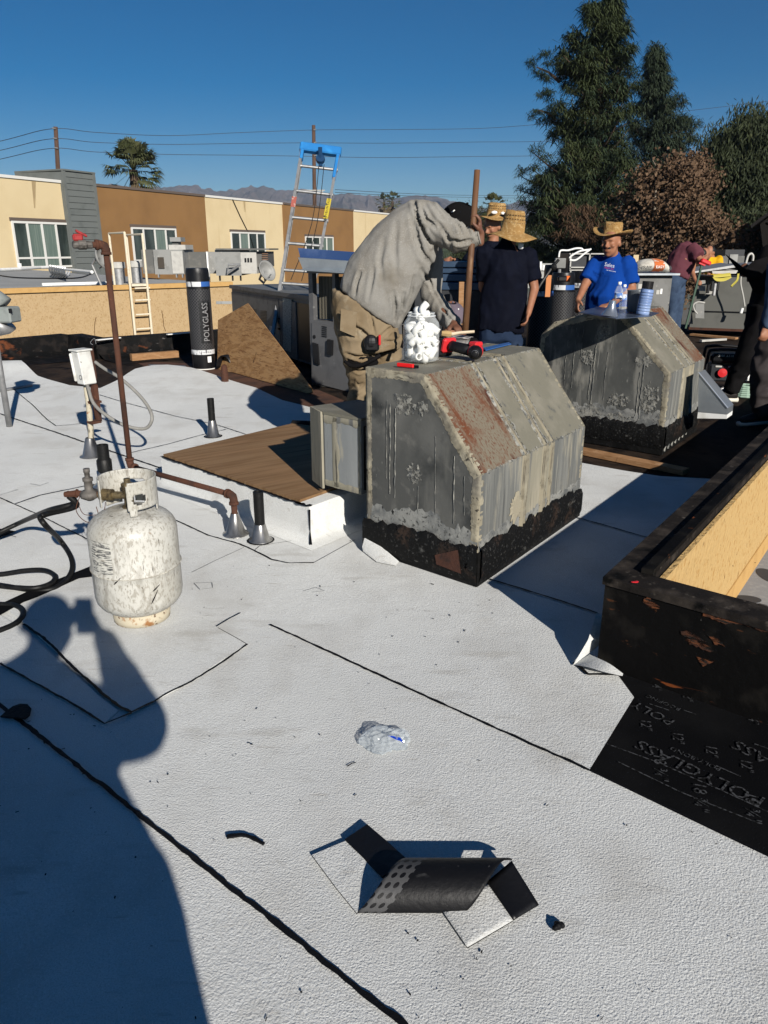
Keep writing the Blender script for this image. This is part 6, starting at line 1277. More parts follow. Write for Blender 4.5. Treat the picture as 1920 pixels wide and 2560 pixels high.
def crown(name, tufts, m, parent, seed, kind):
    rnd = random.Random(seed); V = []; F = []
    for (c, s) in tufts:
        c = Vector(c)
        if kind == 'pine':
            core = 46
            for _ in range(core):          # long needles hanging outward from the twig
                a = rnd.uniform(0, 2*math.pi); up = rnd.uniform(-.5,1.0)
                d = Vector((math.cos(a), math.sin(a), up)).normalized(); L = s*rnd.uniform(.6,1.15)
                o = c+Vector((rnd.gauss(0,.16),rnd.gauss(0,.16),rnd.gauss(0,.16)))*s; t = o+d*L*.55; e = t+Vector((d.x*.6,d.y*.6,-.55)).normalized()*L*.5
                w = Vector((-d.y,d.x,rnd.uniform(-.4,.4)))*s*.038; b = len(V); V += [o-w*.6,o+w*.6,t+w,t-w,e]; F += [(b,b+1,b+2,b+3),(b+3,b+2,b+4)]
        elif kind == 'leaf':
            for _ in range(34):
                d = Vector((rnd.gauss(0,1),rnd.gauss(0,1),rnd.gauss(0,1)))*s*.62; o = c+d; n = Vector((rnd.gauss(0,1),rnd.gauss(0,1),rnd.gauss(0,1))).normalized(); u = n.orthogonal().normalized(); w = n.cross(u); l = rnd.uniform(.045,.085)*(1 if s < .7 else 2)
                b = len(V); V += [o-u*l, o-u*l*.1+w*l*.75+n*l*.3, o+u*l, o-u*l*.1-w*l*.75+n*l*.3]; F += [(b,b+1,b+2),(b,b+2,b+3)]
        else:                              # drooping narrow leaves
            for _ in range(44):
                d = Vector((rnd.gauss(0,1),rnd.gauss(0,1),rnd.gauss(0,.8)))*s*.55; o = c+d; a = rnd.uniform(0,6.28); w = Vector((math.cos(a),math.sin(a),0))*.028; e = o+Vector((rnd.gauss(0,.10),rnd.gauss(0,.10),-rnd.uniform(.12,.30)))
                b = len(V); V += [o, (o+e)/2+w, e, (o+e)/2-w]; F.append((b,b+1,b+2,b+3))
    me = bpy.data.meshes.new(name); me.from_pydata([tuple(v) for v in V], [], F); me.materials.append(m); me.update()
    return link(name, me, parent)
def tree(label, cat_name, Y, trunk_u, base_z, outline, seed, m, kind, n, ts, depth, bark=None, shell=.55, trunk_r=.4, top_v=None, nlimb=26, group='trees behind the far roofs'):
    """outline: photo-measured silhouette rows (v, u_left, u_right); tufts fill a solid of revolution-like volume"""
    rnd = random.Random(seed); rows = [(AT(960,v,Y).z, AT(l,v,Y).x, AT(r,v,Y).x) for v,l,r in outline]; rows.sort()
    tx = AT(trunk_u, 600, Y).x; t = thing(cat_name, label, 'tree', Vector((tx,Y,base_z)), group)
    def row(z):
        for (z0,l0,r0),(z1,l1,r1) in zip(rows, rows[1:]):
            if z0 <= z <= z1: f = (z-z0)/(z1-z0); return l0+(l1-l0)*f, r0+(r1-r0)*f
        return rows[-1][1:]
    top = Vector(((rows[-1][1]+rows[-1][2])/2, Y, rows[-1][0])); pts = [Vector((tx,Y,base_z)), Vector((tx,Y,rows[0][0]))]
    for f in (.35,.7,1): z = rows[0][0]+(top.z-rows[0][0])*f; l, r = row(z); pts.append(Vector((tx+((l+r)/2-tx)*f*.8, Y, z)))
    k = MB(); c = cr(pts, 5); k.tube(c, [trunk_r*(1-.93*i/(len(c)-1)) for i in range(len(c))], 9); k.build('trunk', bark or m_bark, t, smooth=True)
    zs = []; tot = 0
    tufts = []; limbs = []
    wid = [(z, row(z)[1]-row(z)[0]) for z in [rows[0][0]+(rows[-1][0]-rows[0][0])*i/60 for i in range(61)]]; mx = max(w for _,w in wid)
    # clumps give light and dark masses, tufts gather on them
    clumps = []
    while len(clumps) < n//9:
        z = rnd.uniform(rows[0][0], rows[-1][0]); l, r = row(z); w = r-l
        if rnd.random() > (w/mx)**1.2+.05: continue
        a = rnd.uniform(0,2*math.pi); q = rnd.random()**(shell if w > 1 else 1)
        lob = .80+.42*mnoise.noise(Vector((math.cos(a)*1.3, math.sin(a)*1.3, z*.55+seed)))+.12; q *= min(1.08, lob)
        clumps.append(Vector(((l+r)/2+math.cos(a)*q*w/2, Y+math.sin(a)*q*min(w/2,depth), z)))
    for cpt in clumps:
        for _ in range(9): tufts.append((cpt+Vector((rnd.gauss(0,1)*ts*.75, rnd.gauss(0,1)*ts*.75, rnd.gauss(0,1)*ts*.6)), ts*rnd.uniform(.7,1.2)))
    crown('crown', tufts, m, t, seed, kind)
    for i in range(nlimb):
        cpt = clumps[(i*7) % len(clumps)]; z = max(rows[0][0]-1, cpt.z-rnd.uniform(.3,1.6)*(1 if kind=='pine' else 2.2)); f = (z-base_z)/(top.z-base_z); o = Vector((tx+(top.x-tx)*f*.6, Y, z))
        k = MB(); k.tube(cr([o, (o+cpt)/2+Vector((0,0,-.15)), cpt], 3), [.12,.10,.08,.06,.05,.04,.02], 5); k.build('limb', bark or m_bark, t, smooth=True)
    return t
def pine(label, Y, trunk_u, outline, seed, m, nb, ts, tr, extra=()):
    """real branching: limbs leave the trunk, sweep out and up, tufts of needles sit on their outer part"""
    rnd = random.Random(seed); rows = sorted((AT(960,v,Y).z, AT(l,v,Y).x, AT(r,v,Y).x) for v,l,r in outline)
    tx = AT(trunk_u,600,Y).x; top = Vector(((rows[-1][1]+rows[-1][2])/2, Y, rows[-1][0]))
    t = thing('pine_tree', label, 'tree', Vector((tx,Y,-5.5)), 'trees behind the far roofs')
    def row(z):
        for (z0,l0,r0),(z1,l1,r1) in zip(rows, rows[1:]):
            if z0 <= z <= z1: f = (z-z0)/(z1-z0); return l0+(l1-l0)*f, r0+(r1-r0)*f
        return rows[-1][1:] if z > rows[-1][0] else rows[0][1:]
    def axis(z):
        f = max(0,min(1,(z+5.5)/(top.z+5.5))); return Vector((tx+(top.x-tx)*f*f, Y, z))
    k = MB(); c = [axis(-5.5+(top.z+5.5)*i/14) for i in range(15)]; k.tube(c, [tr*(1-.95*i/14) for i in range(15)], 9); k.build('trunk', m_bark, t, smooth=True)
    tufts = []; z0 = rows[0][0]; H_ = top.z-z0; nl = 0
    for i in range(nb):
        f = (i+rnd.random())/nb; z = z0+H_*f**1.05; a = rnd.uniform(0,2*math.pi); l, r = row(min(z+.3,top.z)); ax_ = axis(z)
        reach = (r-ax_.x) if math.cos(a) > 0 else (ax_.x-l); half = (r-l)/2; ext = math.sqrt((math.cos(a)*reach)**2+(math.sin(a)*half*.95)**2)*rnd.uniform(.72,1.06)
        if ext < .25: ext = .25
        d = Vector((math.cos(a),math.sin(a),0)); rise = rnd.uniform(.05,.55)*min(1.6,ext)
        p0 = ax_-UP*ext*.18; p1 = ax_+d*ext*.5-UP*.05*ext; p2 = ax_+d*ext+UP*rise
        cv = cr([p0,p1,p2],5)
        if i % 2 == 0 or ext > 3: kk = MB(); kk.tube(cv, [.02+.025*ext*(1-j/(len(cv)-1)) for j in range(len(cv))], 4); kk.build('limb', m_bark, t, smooth=True); nl += 1
        n_t = max(2, int(ext*1.75)); side = Vector((-d.y,d.x,0))
        for j in range(n_t):
            g = .36+.64*(j+rnd.random())/n_t; q = p0*(1-g)**2+p1*2*g*(1-g)+p2*g*g; w = ext*.20*math.sin(math.pi*min(1,g*.9+.05))
            tufts.append((q+side*rnd.uniform(-1,1)*w+UP*rnd.uniform(-.1,.3), ts*rnd.uniform(.85,1.35)))
        tufts.append((p2+UP*.1, ts*.8))
    for j in range(6): tufts.append((axis(top.z-.28*j)+Vector((rnd.gauss(0,.06*j),rnd.gauss(0,.06*j),0)), ts*.62))
    crown('crown', tufts, m, t, seed, 'pine'); return t
bigp = pine('tallest dark pine tree with drooping needles towering behind the straw hatted workers', 42, 1465,
     [(4,1528,1532),(24,1488,1536),(40,1448,1540),(70,1424,1556),(120,1400,1574),(160,1388,1580),(230,1392,1582),(290,1372,1575),(345,1345,1560),(385,1308,1562),(430,1288,1570),(480,1286,1582),(530,1300,1590),(580,1310,1595),(690,1325,1590)], 11, m_pine, 300, .60, .55)
for i, (uv0, cl) in enumerate((((1400,205),[(1342,168),(1360,148),(1350,185),(1372,190),(1375,160)]),((1390,300),[(1345,275),(1360,250),(1352,300),(1370,275),(1365,240)]),((1530,60),[(1530,5),(1532,25),(1548,45),(1553,70),(1556,85)]),((1480,40),[(1482,20),(1486,35),(1478,45)]))):
    rnd = random.Random(80+i); tf = []
    for u,v in cl:
        p = AT(u,v,42); tf += [(p+Vector((rnd.gauss(0,.18),rnd.gauss(0,.25),rnd.gauss(0,.18))), .42) for _ in range(3)]
    crown('branch_crown', tf, m_pine, bigp, 60+i, 'pine'); k = MB(); a, b = AT(*uv0,42), AT(*cl[0],42); k.tube([a,(a+b)/2+UP*.1,b], [.09,.06,.03], 5); k.build('limb', m_bark, bigp)
pine('shorter bluish pine tree right of the tallest pine', 50, 1640,
     [(136,1636,1640),(165,1616,1654),(200,1596,1674),(235,1588,1690),(280,1580,1712),(300,1572,1745),(330,1566,1756),(370,1560,1736),(420,1560,1712),(470,1560,1690),(560,1560,1680)], 12, m_pinefar, 190, .62, .4)
tree('brown leaved autumn tree behind the maroon shirted worker', 'sycamore_tree', 27, 1655, -5.5,
     [(400,1600,1640),(430,1585,1680),(450,1578,1780),(490,1568,1800),(540,1560,1810),(580,1558,1832),(620,1560,1830),(660,1570,1815),(700,1580,1790)], 13, m_syc, 'leaf', 900, .36, 3.0, bark=m_barkp, trunk_r=.16, shell=.75, nlimb=70)
tree('thin pale almost bare tree top rising between the pine and the brown tree', 'bare_tree', 31, 1722, -5.5,
     [(372,1720,1745),(400,1708,1755),(440,1700,1770),(480,1700,1780)], 14, m_syc, 'leaf', 120, .30, 1.5, bark=m_barkp, trunk_r=.12, nlimb=26)
tree('dark green eucalyptus tree at the right edge with drooping leaves', 'eucalyptus_tree', 34, 1850, -5.5,
     [(308,1886,1904),(330,1866,1915),(350,1800,1925),(372,1792,1945),(420,1782,1960),(480,1776,1970),(540,1800,1975),(600,1815,1985),(680,1800,1990)], 15, m_euc, 'droop', 2300, .55, 4.0, bark=m_barkp, trunk_r=.3, nlimb=24)
tree('low dark green shrubby tree under the tall pine on its right', 'shrub_tree', 38, 1560, -5.5,
     [(560,1480,1640),(600,1440,1700),(650,1400,1720),(720,1400,1720)], 16, m_pine, 'pine', 500, .6, 3.0, trunk_r=.2, nlimb=8)
tree('dark green bushy tree low at the right edge', 'shrub_tree', 30, 1890, -5.5,
     [(560,1840,1960),(600,1815,1990),(650,1800,2000),(700,1800,2000)], 17, m_euc, 'droop', 700, .5, 2.5, trunk_r=.2, nlimb=6)
rnd = random.Random(3); tf = [(AT(rnd.uniform(1395,1500), rnd.uniform(520,600), 37.6), .5) for _ in range(34)]
crown('dead_needles', tf, mat('dead_needles', (.085,.05,.028), rough=.9), bigp, 99, 'pine')
# fan palms
def palm(u, vc, Y, rad, label, vbase, nf=95, seed=1, name='palm_tree'):
    rnd = random.Random(seed); c = AT(u,vc,Y); t = thing(name, label, 'tree', Vector((c.x,Y,-5.5)), 'palm trees')
    k = MB(); k.tube([Vector((c.x,Y,-5.5)), c], [rad*.16,rad*.12], 9); k.build('trunk', m_bark, t, smooth=True)
    for dead in (0,1):
        V = []; F = []
        for i in range(nf if not dead else nf//2):
            a = rnd.uniform(0,2*math.pi); el = rnd.uniform(-.45,1.45) if not dead else rnd.uniform(-1.35,-.6)
            d = Vector((math.cos(a)*math.cos(el), math.sin(a)*math.cos(el), math.sin(el))); L = rad*rnd.uniform(.55,.72)
            o = c+d*L*.85-UP*.08*rad*(1-math.sin(el)); side = d.cross(UP); side = side.normalized() if side.length > .01 else Vector((1,0,0)); nrm = side.cross(d)
            b = len(V); w = side*rad*.012; V += [c-w, c+w, o+w, o-w]; F.append((b,b+1,b+2,b+3))
            for j in range(13):
                an_ = -1.25+2.5*j/12; e = d*math.cos(an_)+side*math.sin(an_); ln = rad*.42*rnd.uniform(.8,1.1)*(1-.25*abs(an_)/1.25); mp = o+e*ln*.6; tip = o+e*ln*.95-UP*ln*rnd.uniform(.15,.45); ww = nrm.cross(e)*rad*.022
                b = len(V); V += [o, mp+ww, tip, mp-ww]; F.append((b,b+1,b+2,b+3))
        me = bpy.data.meshes.new('fronds'); me.from_pydata([tuple(v) for v in V], [], F); me.materials.append(mat('palm_green', (.050,.058,.022), [((.085,.09,.04),'noise',1.2,.45,.65)], rough=.6) if not dead else mat('palm_dead', (.10,.075,.04), rough=.8)); me.update(); link('dead_fronds' if dead else 'fronds', me, t)
    return t
palm(333,425,58,2.45,'bushy fan palm rising behind the brown part of the long building',480)
palm(960,505,190,2.6,'left one of the two tiny distant palms above the roofs',520,30,2); palm(981,503,195,2.8,'right one of the two tiny distant palms above the roofs',520,30,3)
palm(1232,520,70,1.5,'palm crown peeking out behind the banded straw hat',560,50,5); palm(1183,545,80,1.4,'small palm top beside the wooden pole',560,40,6)
for i,(u,v,w) in enumerate(((1180,555,40),(1240,560,60),(1300,585,70))):
    tree(('small dark round tree beside the wooden pole','dark tree behind the straw hats','dark tree at the foot of the tall pine on the left')[i], 'shrub_tree', 75, u, -5.5, [(v-18,u-w*.2,u+w*.2),(v,u-w*.5,u+w*.5),(v+40,u-w*.6,u+w*.6),(v+90,u-w*.6,u+w*.6)], 31+i, m_euc, 'droop', 520, .75, 3, trunk_r=.3, nlimb=3, shell=.9)
# dark eave at the right edge
dh = thing('dark_house', 'dark gabled house roof edge just showing at the right edge', 'house', AT(1930,600,24))
k = MB(); k.prism([AT(1900,560,24),AT(1960,512,24),AT(2100,515,24),AT(2100,640,24),AT(1910,640,24)], (2.6,5,0)); k.build('wall', mat('dark_wall', (.012,.011,.010), rough=.95, spec=.02), dh)  # near-black wall and eave
k = MB(); k.prism([AT(1876,563,23.7),AT(1960,500,23.7),AT(1960,508,23.7),AT(1878,570,23.7)], (2.9,5.6,0)); k.build('eave', mat('dark_eave', (.014,.013,.013), rough=.95, spec=.02), dh)
# ================================================================= PEOPLE
m_skin = mat('tanned_skin', (.30,.135,.075), [((.24,.10,.055),'noise',9,.45,.65)], rough=.55, spec=.35)
m_skind = mat('dark_tanned_skin', (.155,.07,.042), [((.12,.05,.03),'noise',9,.45,.65)], rough=.55, spec=.35)
m_hair = mat('black_hair', (.012,.010,.009), rough=.5)
m_eye = mat('dark_eye', (.02,.015,.012), rough=.2)
m_greyshirt = mat('dusty_grey_cotton', (.235,.225,.205), [((.195,.18,.155),'noise',5,.45,.65), ((.27,.26,.24),'noise',130,.5,.7), ((.16,.145,.12),'noise',3,.60,.74,(1,1,1),5)], rough=.95, spec=.05, bump=[(.002,'noise',260)])
m_khaki = mat('dusty_khaki', (.215,.165,.105), [((.165,.12,.07),'noise',6,.45,.65), ((.26,.215,.15),'noise',14,.58,.7), ((.09,.068,.045),'noise',4,.66,.74,(1,1,1),6)], rough=.95, spec=.05, bump=[(.002,'noise',200)])
m_navy = mat('navy_polo', (.0022,.0030,.0080), [((.003,.0042,.011),'noise',9,.45,.65)], rough=.85, spec=.10)
m_jean = mat('blue_denim', (.040,.062,.105), [((.07,.10,.155),'noise',4,.5,.7), ((.028,.042,.075),'noise',8,.5,.7)], rough=.9, spec=.05)
m_jeand = mat('dark_denim', (.007,.012,.030), [((.012,.020,.045),'noise',5,.5,.7)], rough=.9, spec=.05)
m_blueshirt = mat('royal_blue_cotton', (.005,.042,.235), [((.004,.034,.19),'noise',5,.45,.65)], rough=.9, spec=.04)
m_maroon = mat('maroon_cotton', (.125,.042,.055), [((.10,.033,.043),'noise',4,.45,.65)], rough=.9, spec=.05)
m_yellow = mat('yellow_cotton', (.60,.33,.012), rough=.9, spec=.05)
m_blackcloth = mat('black_cloth', (.0065,.0062,.0065), [((.011,.010,.011),'noise',8,.5,.7)], rough=.92, spec=.05)
m_greypant = mat('grey_violet_work_trousers', (.050,.043,.043), [((.033,.028,.029),'noise',5,.45,.65), ((.085,.075,.073),'noise',9,.62,.72)], rough=.95, spec=.05)
m_straw = mat('woven_straw', (.42,.255,.095), [((.30,.165,.055),'wave',46,.35,.75,(1,1,1),1,3), ((.52,.36,.17),'noise',40,.52,.66), ((.20,.10,.035),'noise',22,.63,.7,(1,1,2.4),6)], rough=.8, spec=.15, bump=[(.003,'wave',55,(1,1,1),3), (.002,'noise',120)])
m_sole = mat('white_sole', (.62,.60,.52), rough=.7); m_boot = mat('black_boot', (.014,.012,.011), rough=.6)
def nrm(v): v = Vector(v); return v.normalized()
def capsule(mb, a, b, r0, r1, n=10):
    a, b = Vector(a), Vector(b); d = (b-a).normalized()
    mb.tube([a-d*r0*.85, a-d*r0*.5, a, b, b+d*r1*.5, b+d*r1*.85], [r0*.45, r0*.86, r0, r1, r1*.86, r1*.45], n)
def add_hand(mb, wrist, fd_, pn, curl=.5, s=1.0, side=1):
    """palm, four unequal curled fingers and a thumb leaving the palm's side; fd_ = pointing direction, pn = the way the palm faces"""
    f = nrm(fd_); p = nrm(Vector(pn)-f*Vector(pn).dot(f)); x = f.cross(p)*side; w = Vector(wrist)
    mb.ball(w+f*.05*s+p*.004*s, (.040*s,.052*s,.017*s), 12, 8, x, f, p); capsule(mb, w-f*.03*s, w+f*.02*s, .026*s, .027*s, 8)
    for i, (o, L) in enumerate(((-.030,.066),(-.010,.076),(.011,.071),(.030,.055))):
        b = w+f*.092*s+x*o*s; d = f.copy(); pt_ = [b-f*.02*s, b]; ang = curl*.75
        for q in (.45,.32,.23):
            d = (f*math.cos(ang)+p*math.sin(ang)); pt_.append(pt_[-1]+d*L*q*s); ang += curl*1.05
        mb.tube(pt_, [.0105*s,.0105*s,.0098*s,.009*s,.0075*s], 7)
    tb_ = w+f*.03*s-x*.030*s; d1 = nrm(f*.55-x*.75+p*.35); d2 = nrm(f*.75-x*.25+p*(.3+curl*.5))
    mb.tube([tb_-d1*.012*s, tb_+d1*.030*s, tb_+d1*.030*s+d2*.026*s, tb_+d1*.030*s+d2*.046*s], [.0135*s,.0135*s,.011*s,.008*s], 7)
def add_head(mb, c, face, up=UP, s=1.0, ears=True):
    f = nrm(face); u = nrm(Vector(up)-f*Vector(up).dot(f)); x = f.cross(u); c = Vector(c)
    mb.ball(c+u*.025*s-f*.008*s, (.076*s,.098*s,.100*s), 16, 12, x, f, u)
    mb.ball(c-u*.045*s+f*.026*s, (.060*s,.066*s,.070*s), 14, 10, x, f, u)
    mb.ball(c-u*.092*s+f*.058*s, (.027*s,.024*s,.022*s), 10, 8, x, f, u)
    mb.loft([(c+u*.022*s+f*.085*s, x, .008*s, f, .008*s),(c-u*.005*s+f*.101*s, x, .011*s, f, .011*s),(c-u*.026*s+f*.106*s, x, .018*s, f, .017*s),(c-u*.036*s+f*.088*s, x, .015*s, f, .012*s)], 10)
    for q in (-1,1):
        mb.ball(c+x*q*.046*s+f*.070*s-u*.018*s, (.022*s,.016*s,.018*s), 8, 6, x, f, u)
        mb.ball(c+x*q*.030*s+f*.087*s+u*.032*s, (.026*s,.010*s,.009*s), 8, 6, x, f, u)
        if ears: mb.ball(c+x*q*.079*s-f*.006*s-u*.004*s, (.010*s,.021*s,.033*s), 8, 8, x, f, u)
    mb.ball(c-u*.062*s+f*.086*s, (.028*s,.010*s,.011*s), 8, 6, x, f, u)
    return f, u, x
def add_body(J, hand=True, curl=.5, build=1.0, palms=((0,1,0),(0,1,0))):
    """one continuous body under the clothes"""
    mb = MB(); b = build
    f, u, x = add_head(mb, J['head'], J['face'], J.get('up', UP), J.get('hs', 1.0))
    capsule(mb, Vector(J['neck'])-u*.02, Vector(J['head'])-u*.03, .058*b, .056, 12)
    sx = (Vector(J['shR'])-Vector(J['shL'])); sw = sx.length; sx.normalize()
    ax = (Vector(J['neck'])-Vector(J['pelvis'])).normalized(); fd_ = sx.cross(ax).normalized()
    pel, ch = Vector(J['pelvis']), Vector(J['chest'])
    mb.loft([(pel-ax*.08, sx, .10*b, fd_, .08*b),(pel, sx, .155*b, fd_, .11*b),(pel*.5+ch*.5, sx, .14*b, fd_, .10*b),(ch, sx, sw*.42, fd_, .115*b),(Vector(J['neck'])-ax*.07, sx, sw*.40, fd_, .075*b),(Vector(J['neck']), sx, .055, fd_, .055)], 14)
    for S in 'LR':
        sh, el, wr = (Vector(J[k+S]) for k in ('sh','el','wr'))
        capsule(mb, sh, el, .055*b, .042*b); capsule(mb, el, wr, .042*b, .028*b)
        hd = Vector(J.get('hd'+S, wr+(wr-el))) - wr
        if hand: add_hand(mb, wr, hd, palms[0 if S == 'L' else 1], curl, 1.0, 1 if S == 'L' else -1)
        hp, kn, an_ = (Vector(J[k+S]) for k in ('hp','kn','an'))
        capsule(mb, hp, kn, .078*b, .052*b); capsule(mb, kn, an_, .050*b, .036)
        ft = nrm(J.get('ft'+S, J['face'])); ft.z = 0; ft = nrm(ft); capsule(mb, an_-UP*.03, an_-UP*.045+ft*.14, .034, .026)
    return mb, (f, u, x)
def shirt_mesh(J, build=1.0, sleeve=1.0, hem=.0, loose=1.0, belly=0.0):
    mb = MB(); sx = (Vector(J['shR'])-Vector(J['shL'])); sw = sx.length; sx.normalize(); nk = Vector(J['neck'])
    pel, ch = Vector(J['pelvis']), Vector(J['chest']); ax = (nk-pel).normalized(); fd_ = -sx.cross(ax).normalized()
    if fd_.dot(Vector(J['face'])) < 0: fd_ = -fd_
    b = build*loose
    mb.loft([(pel-ax*(.06+hem), sx, .195*b, fd_, .145*b),(pel+ax*.06, sx, .19*b, fd_, .145*b+belly*.6),((pel+ch)/2+fd_*belly*.5, sx, .185*b, fd_, .135*b+belly*.6),(ch, sx, sw*.47, fd_, .14*b),(nk-ax*.09, sx, sw*.46, fd_, .105*b),(nk-ax*.035, sx, sw*.30, fd_, .08*b),(nk+ax*.01, sx, .075, fd_, .070)], 20)
    for S in 'LR':
        sh, el, wr = (Vector(J[k+S]) for k in ('sh','el','wr'))
        if sleeve >= 1:
            capsule(mb, sh, el, .082*b, .064*b, 12); capsule(mb, el, wr-(wr-el)*.02, .064*b, .044, 12)
        else:
            e = sh+(el-sh)*sleeve; dd_ = (el-sh).normalized(); mb.tube([sh-dd_*.09*b, sh-dd_*.055*b, sh, sh+(e-sh)*.6, e], [.030*b,.060*b,.071*b,.068*b,.067*b], 14)
    return mb
def pants_mesh(J, build=1.0, w=1.0):
    mb = MB(); sx = nrm(Vector(J['hpR'])-Vector(J['hpL'])); pel = Vector(J['pelvis']); ax = nrm(Vector(J['chest'])-pel); fd_ = nrm(sx.cross(ax)); b = build*w
    mb.loft([(pel+ax*.10, sx, .165*b, fd_, .125*b),(pel, sx, .178*b, fd_, .135*b),(pel-ax*.10, sx, .175*b, fd_, .125*b),(pel-ax*.14, sx, .10*b, fd_, .08*b)], 16)
    for S in 'LR':
        hp, kn, an_ = (Vector(J[k+S]) for k in ('hp','kn','an'))
        mb.tube([hp+(hp-kn)*.12, hp, hp*.5+kn*.5, kn, kn*.45+an_*.55, an_-(kn-an_)*-.02], [.07*b,.095*b,.086*b,.072*b,.068*w,.064*w], 12)
    return mb
def shoes(J, parent, m=m_boot, sole=None):
    for S in 'LR':
        a = Vector(J['an'+S]); ft = nrm(J.get('ft'+S, J['face'])); ft.z = 0; ft = nrm(ft); x = ft.cross(UP); z = a.z-.075
        b = Vector((a.x,a.y,z)); mb = MB()
        mb.loft([(b-ft*.07+UP*.04, x, .030, UP, .035),(b-ft*.045+UP*.055, x, .042, UP, .055),(b+ft*.02+UP*.055, x, .045, UP, .055),(b+ft*.09+UP*.04, x, .048, UP, .040),(b+ft*.16+UP*.032, x, .046, UP, .032),(b+ft*.20+UP*.025, x, .025, UP, .022)], 12)
        sh_ = mb.build('shoe', m, parent, smooth=True)
        k = MB(); k.loft([(b-ft*.082+UP*.0, x, .028, UP, .001),(b-ft*.08+UP*.0, x, .035, UP, .024),(b+ft*.05, x, .047, UP, .024),(b+ft*.14, x, .052, UP, .024),(b+ft*.21, x, .028, UP, .022),(b+ft*.212, x, .02, UP, .001)], 12); link('sole', k.mesh('sole', sole or m_boot, True), sh_)
def straw_hat(parent, c, tilt, brim, cr_r, cr_h, band=None, cowboy=0.0, fwd=(0,-1,0), sag=.03, wob=.012, taper=.86):
    Z = nrm(tilt); F = nrm(Vector(fwd)-Z*Vector(fwd).dot(Z)); X = F.cross(Z); c = Vector(c); n = 40; rows = []
    prof = [(cr_r*.0,cr_h*.94),(cr_r*.45,cr_h*1.0),(cr_r*taper*.9,cr_h*.985),(cr_r*taper,cr_h*.9),(cr_r*.95,cr_h*.45),(cr_r,0.0),(cr_r+(brim-cr_r)*.3,-sag*.25),(cr_r+(brim-cr_r)*.65,-sag*.6),(brim,-sag)]
    vs = []
    for j,(r,h) in enumerate(prof):
        for i in range(n):
            a = 2*math.pi*i/n; ox = math.cos(a); oy = math.sin(a); e = max(0,(r-cr_r)/(brim-cr_r)) if j > 4 else 0
            hh = h+e*e*cowboy*(ox*ox*1.0-.25*oy*oy)+e*wob*math.sin(3*a+c.x*9)
            if 0 < j < 4: hh -= .018*math.exp(-(ox*r/(.03))**2)*(1 if oy > -.2 else .4)
            vs.append(c+X*ox*r*(1.0 if e < .01 else (1-.10*cowboy*8*e*ox*ox))+F*oy*r*1.1+Z*hh)
    k = MB(); k.add(vs, [(j*n+i, j*n+(i+1)%n, (j+1)*n+(i+1)%n, (j+1)*n+i) for j in range(len(prof)-1) for i in range(n)])
    o = k.build('hat', m_straw, parent, smooth=True, fix=False); md = o.modifiers.new('s','SOLIDIFY'); md.thickness = .004
    # woven vent rows, small dark openings round the crown
    v_ = MB()
    for row in (.45,.62,.8):
        for i in range(26):
            a = 2*math.pi*i/26; r = cr_r*(1-.10*row)*1.012; p = c+X*math.cos(a)*r+F*math.sin(a)*r*1.1+Z*cr_h*row
            v_.box(p, (.010,.004,.006), (X*-math.sin(a)+F*math.cos(a)), (X*math.cos(a)+F*math.sin(a)), Z)
    link('vent_holes', v_.mesh('vent_holes', m_hair), o, kind='stuff')
    if band:
        b = MB(); b.lathe([(cr_r*1.03,.004),(cr_r*1.05,.02),(cr_r*1.01,.04)], c, 30, Z); link('hat_band', b.mesh('hat_band', band, True), o)
    return o
def cap(parent, c, Z, F, r, m, bill=True):
    Z = nrm(Z); F = nrm(Vector(F)-Z*Vector(F).dot(Z)); X = F.cross(Z); c = Vector(c); k = MB(); n = 24; vs = [c+Z*r*1.02]
    for j in range(1,8):
        ph = math.pi/2*j/7
        vs += [c+X*math.cos(2*math.pi*i/n)*r*.88*math.sin(ph)+F*math.sin(2*math.pi*i/n)*r*1.08*math.sin(ph)+Z*r*math.cos(ph) for i in range(n)]
    fs = [(0,1+i,1+(i+1)%n) for i in range(n)]+[(1+j*n+i,1+j*n+(i+1)%n,1+(j+1)*n+(i+1)%n,1+(j+1)*n+i) for j in range(6) for i in range(n)]
    k.add(vs, fs); o = k.build('cap', m, parent, smooth=True, fix=False); md = o.modifiers.new('s','SOLIDIFY'); md.thickness = .004
    if bill:
        b = MB(); pts = [c+X*math.cos(a)*r*.82+F*(r*.75+math.sin(a)*r*.75)-Z*.004-Z*(.02*math.cos(a)**2) for a in [math.pi*i/12 for i in range(13)]]; pts2 = [c+X*math.cos(a)*r*.80+F*r*.72*math.sin(a)-Z*.0 for a in [math.pi*i/12 for i in range(13)]]
        b.add(pts+pts2, [(i,i+1,14+i,13+i) for i in range(12)]); q = link('bill', b.mesh('bill', m, True), o); md = q.modifiers.new('s','SOLIDIFY'); md.thickness = .004
    k = MB(); k.ball(c+Z*r*1.03, .008, 8, 6); link('button', k.mesh('button', m), o)
    return o

# ---- 1 the stooping man in grey
Y1 = 4.75; A1 = lambda u,v,Y=Y1: AT(u,v,Y)
zf = .215
hb_ = A1(925,790)
J = dict(head=A1(1146,566,5.0), face=nrm((.55,.35,-.75)), up=(.75,.1,.6), neck=A1(1085,535,4.86), chest=A1(1030,600), pelvis=A1(925,790), shR=A1(1072,560,4.66), shL=A1(1088,590,5.02), elR=A1(1150,596,4.62), wrR=A1(1200,592,4.59), hdR=A1(1200,550,4.59),
     elL=A1(1078,745,4.95), wrL=A1(1134,811,4.62), hdL=A1(1156,824,4.5), hpR=A1(895,835,4.68), hpL=A1(955,840,4.88), knR=A1(902,930,4.68), knL=A1(965,945,4.85))
J['anR'] = Vector((J['knR'].x-.02, 4.78, zf+.075)); J['anL'] = Vector((J['knL'].x+.0, 4.95, zf+.075)); J['ftR'] = J['ftL'] = (.8,.5,0)
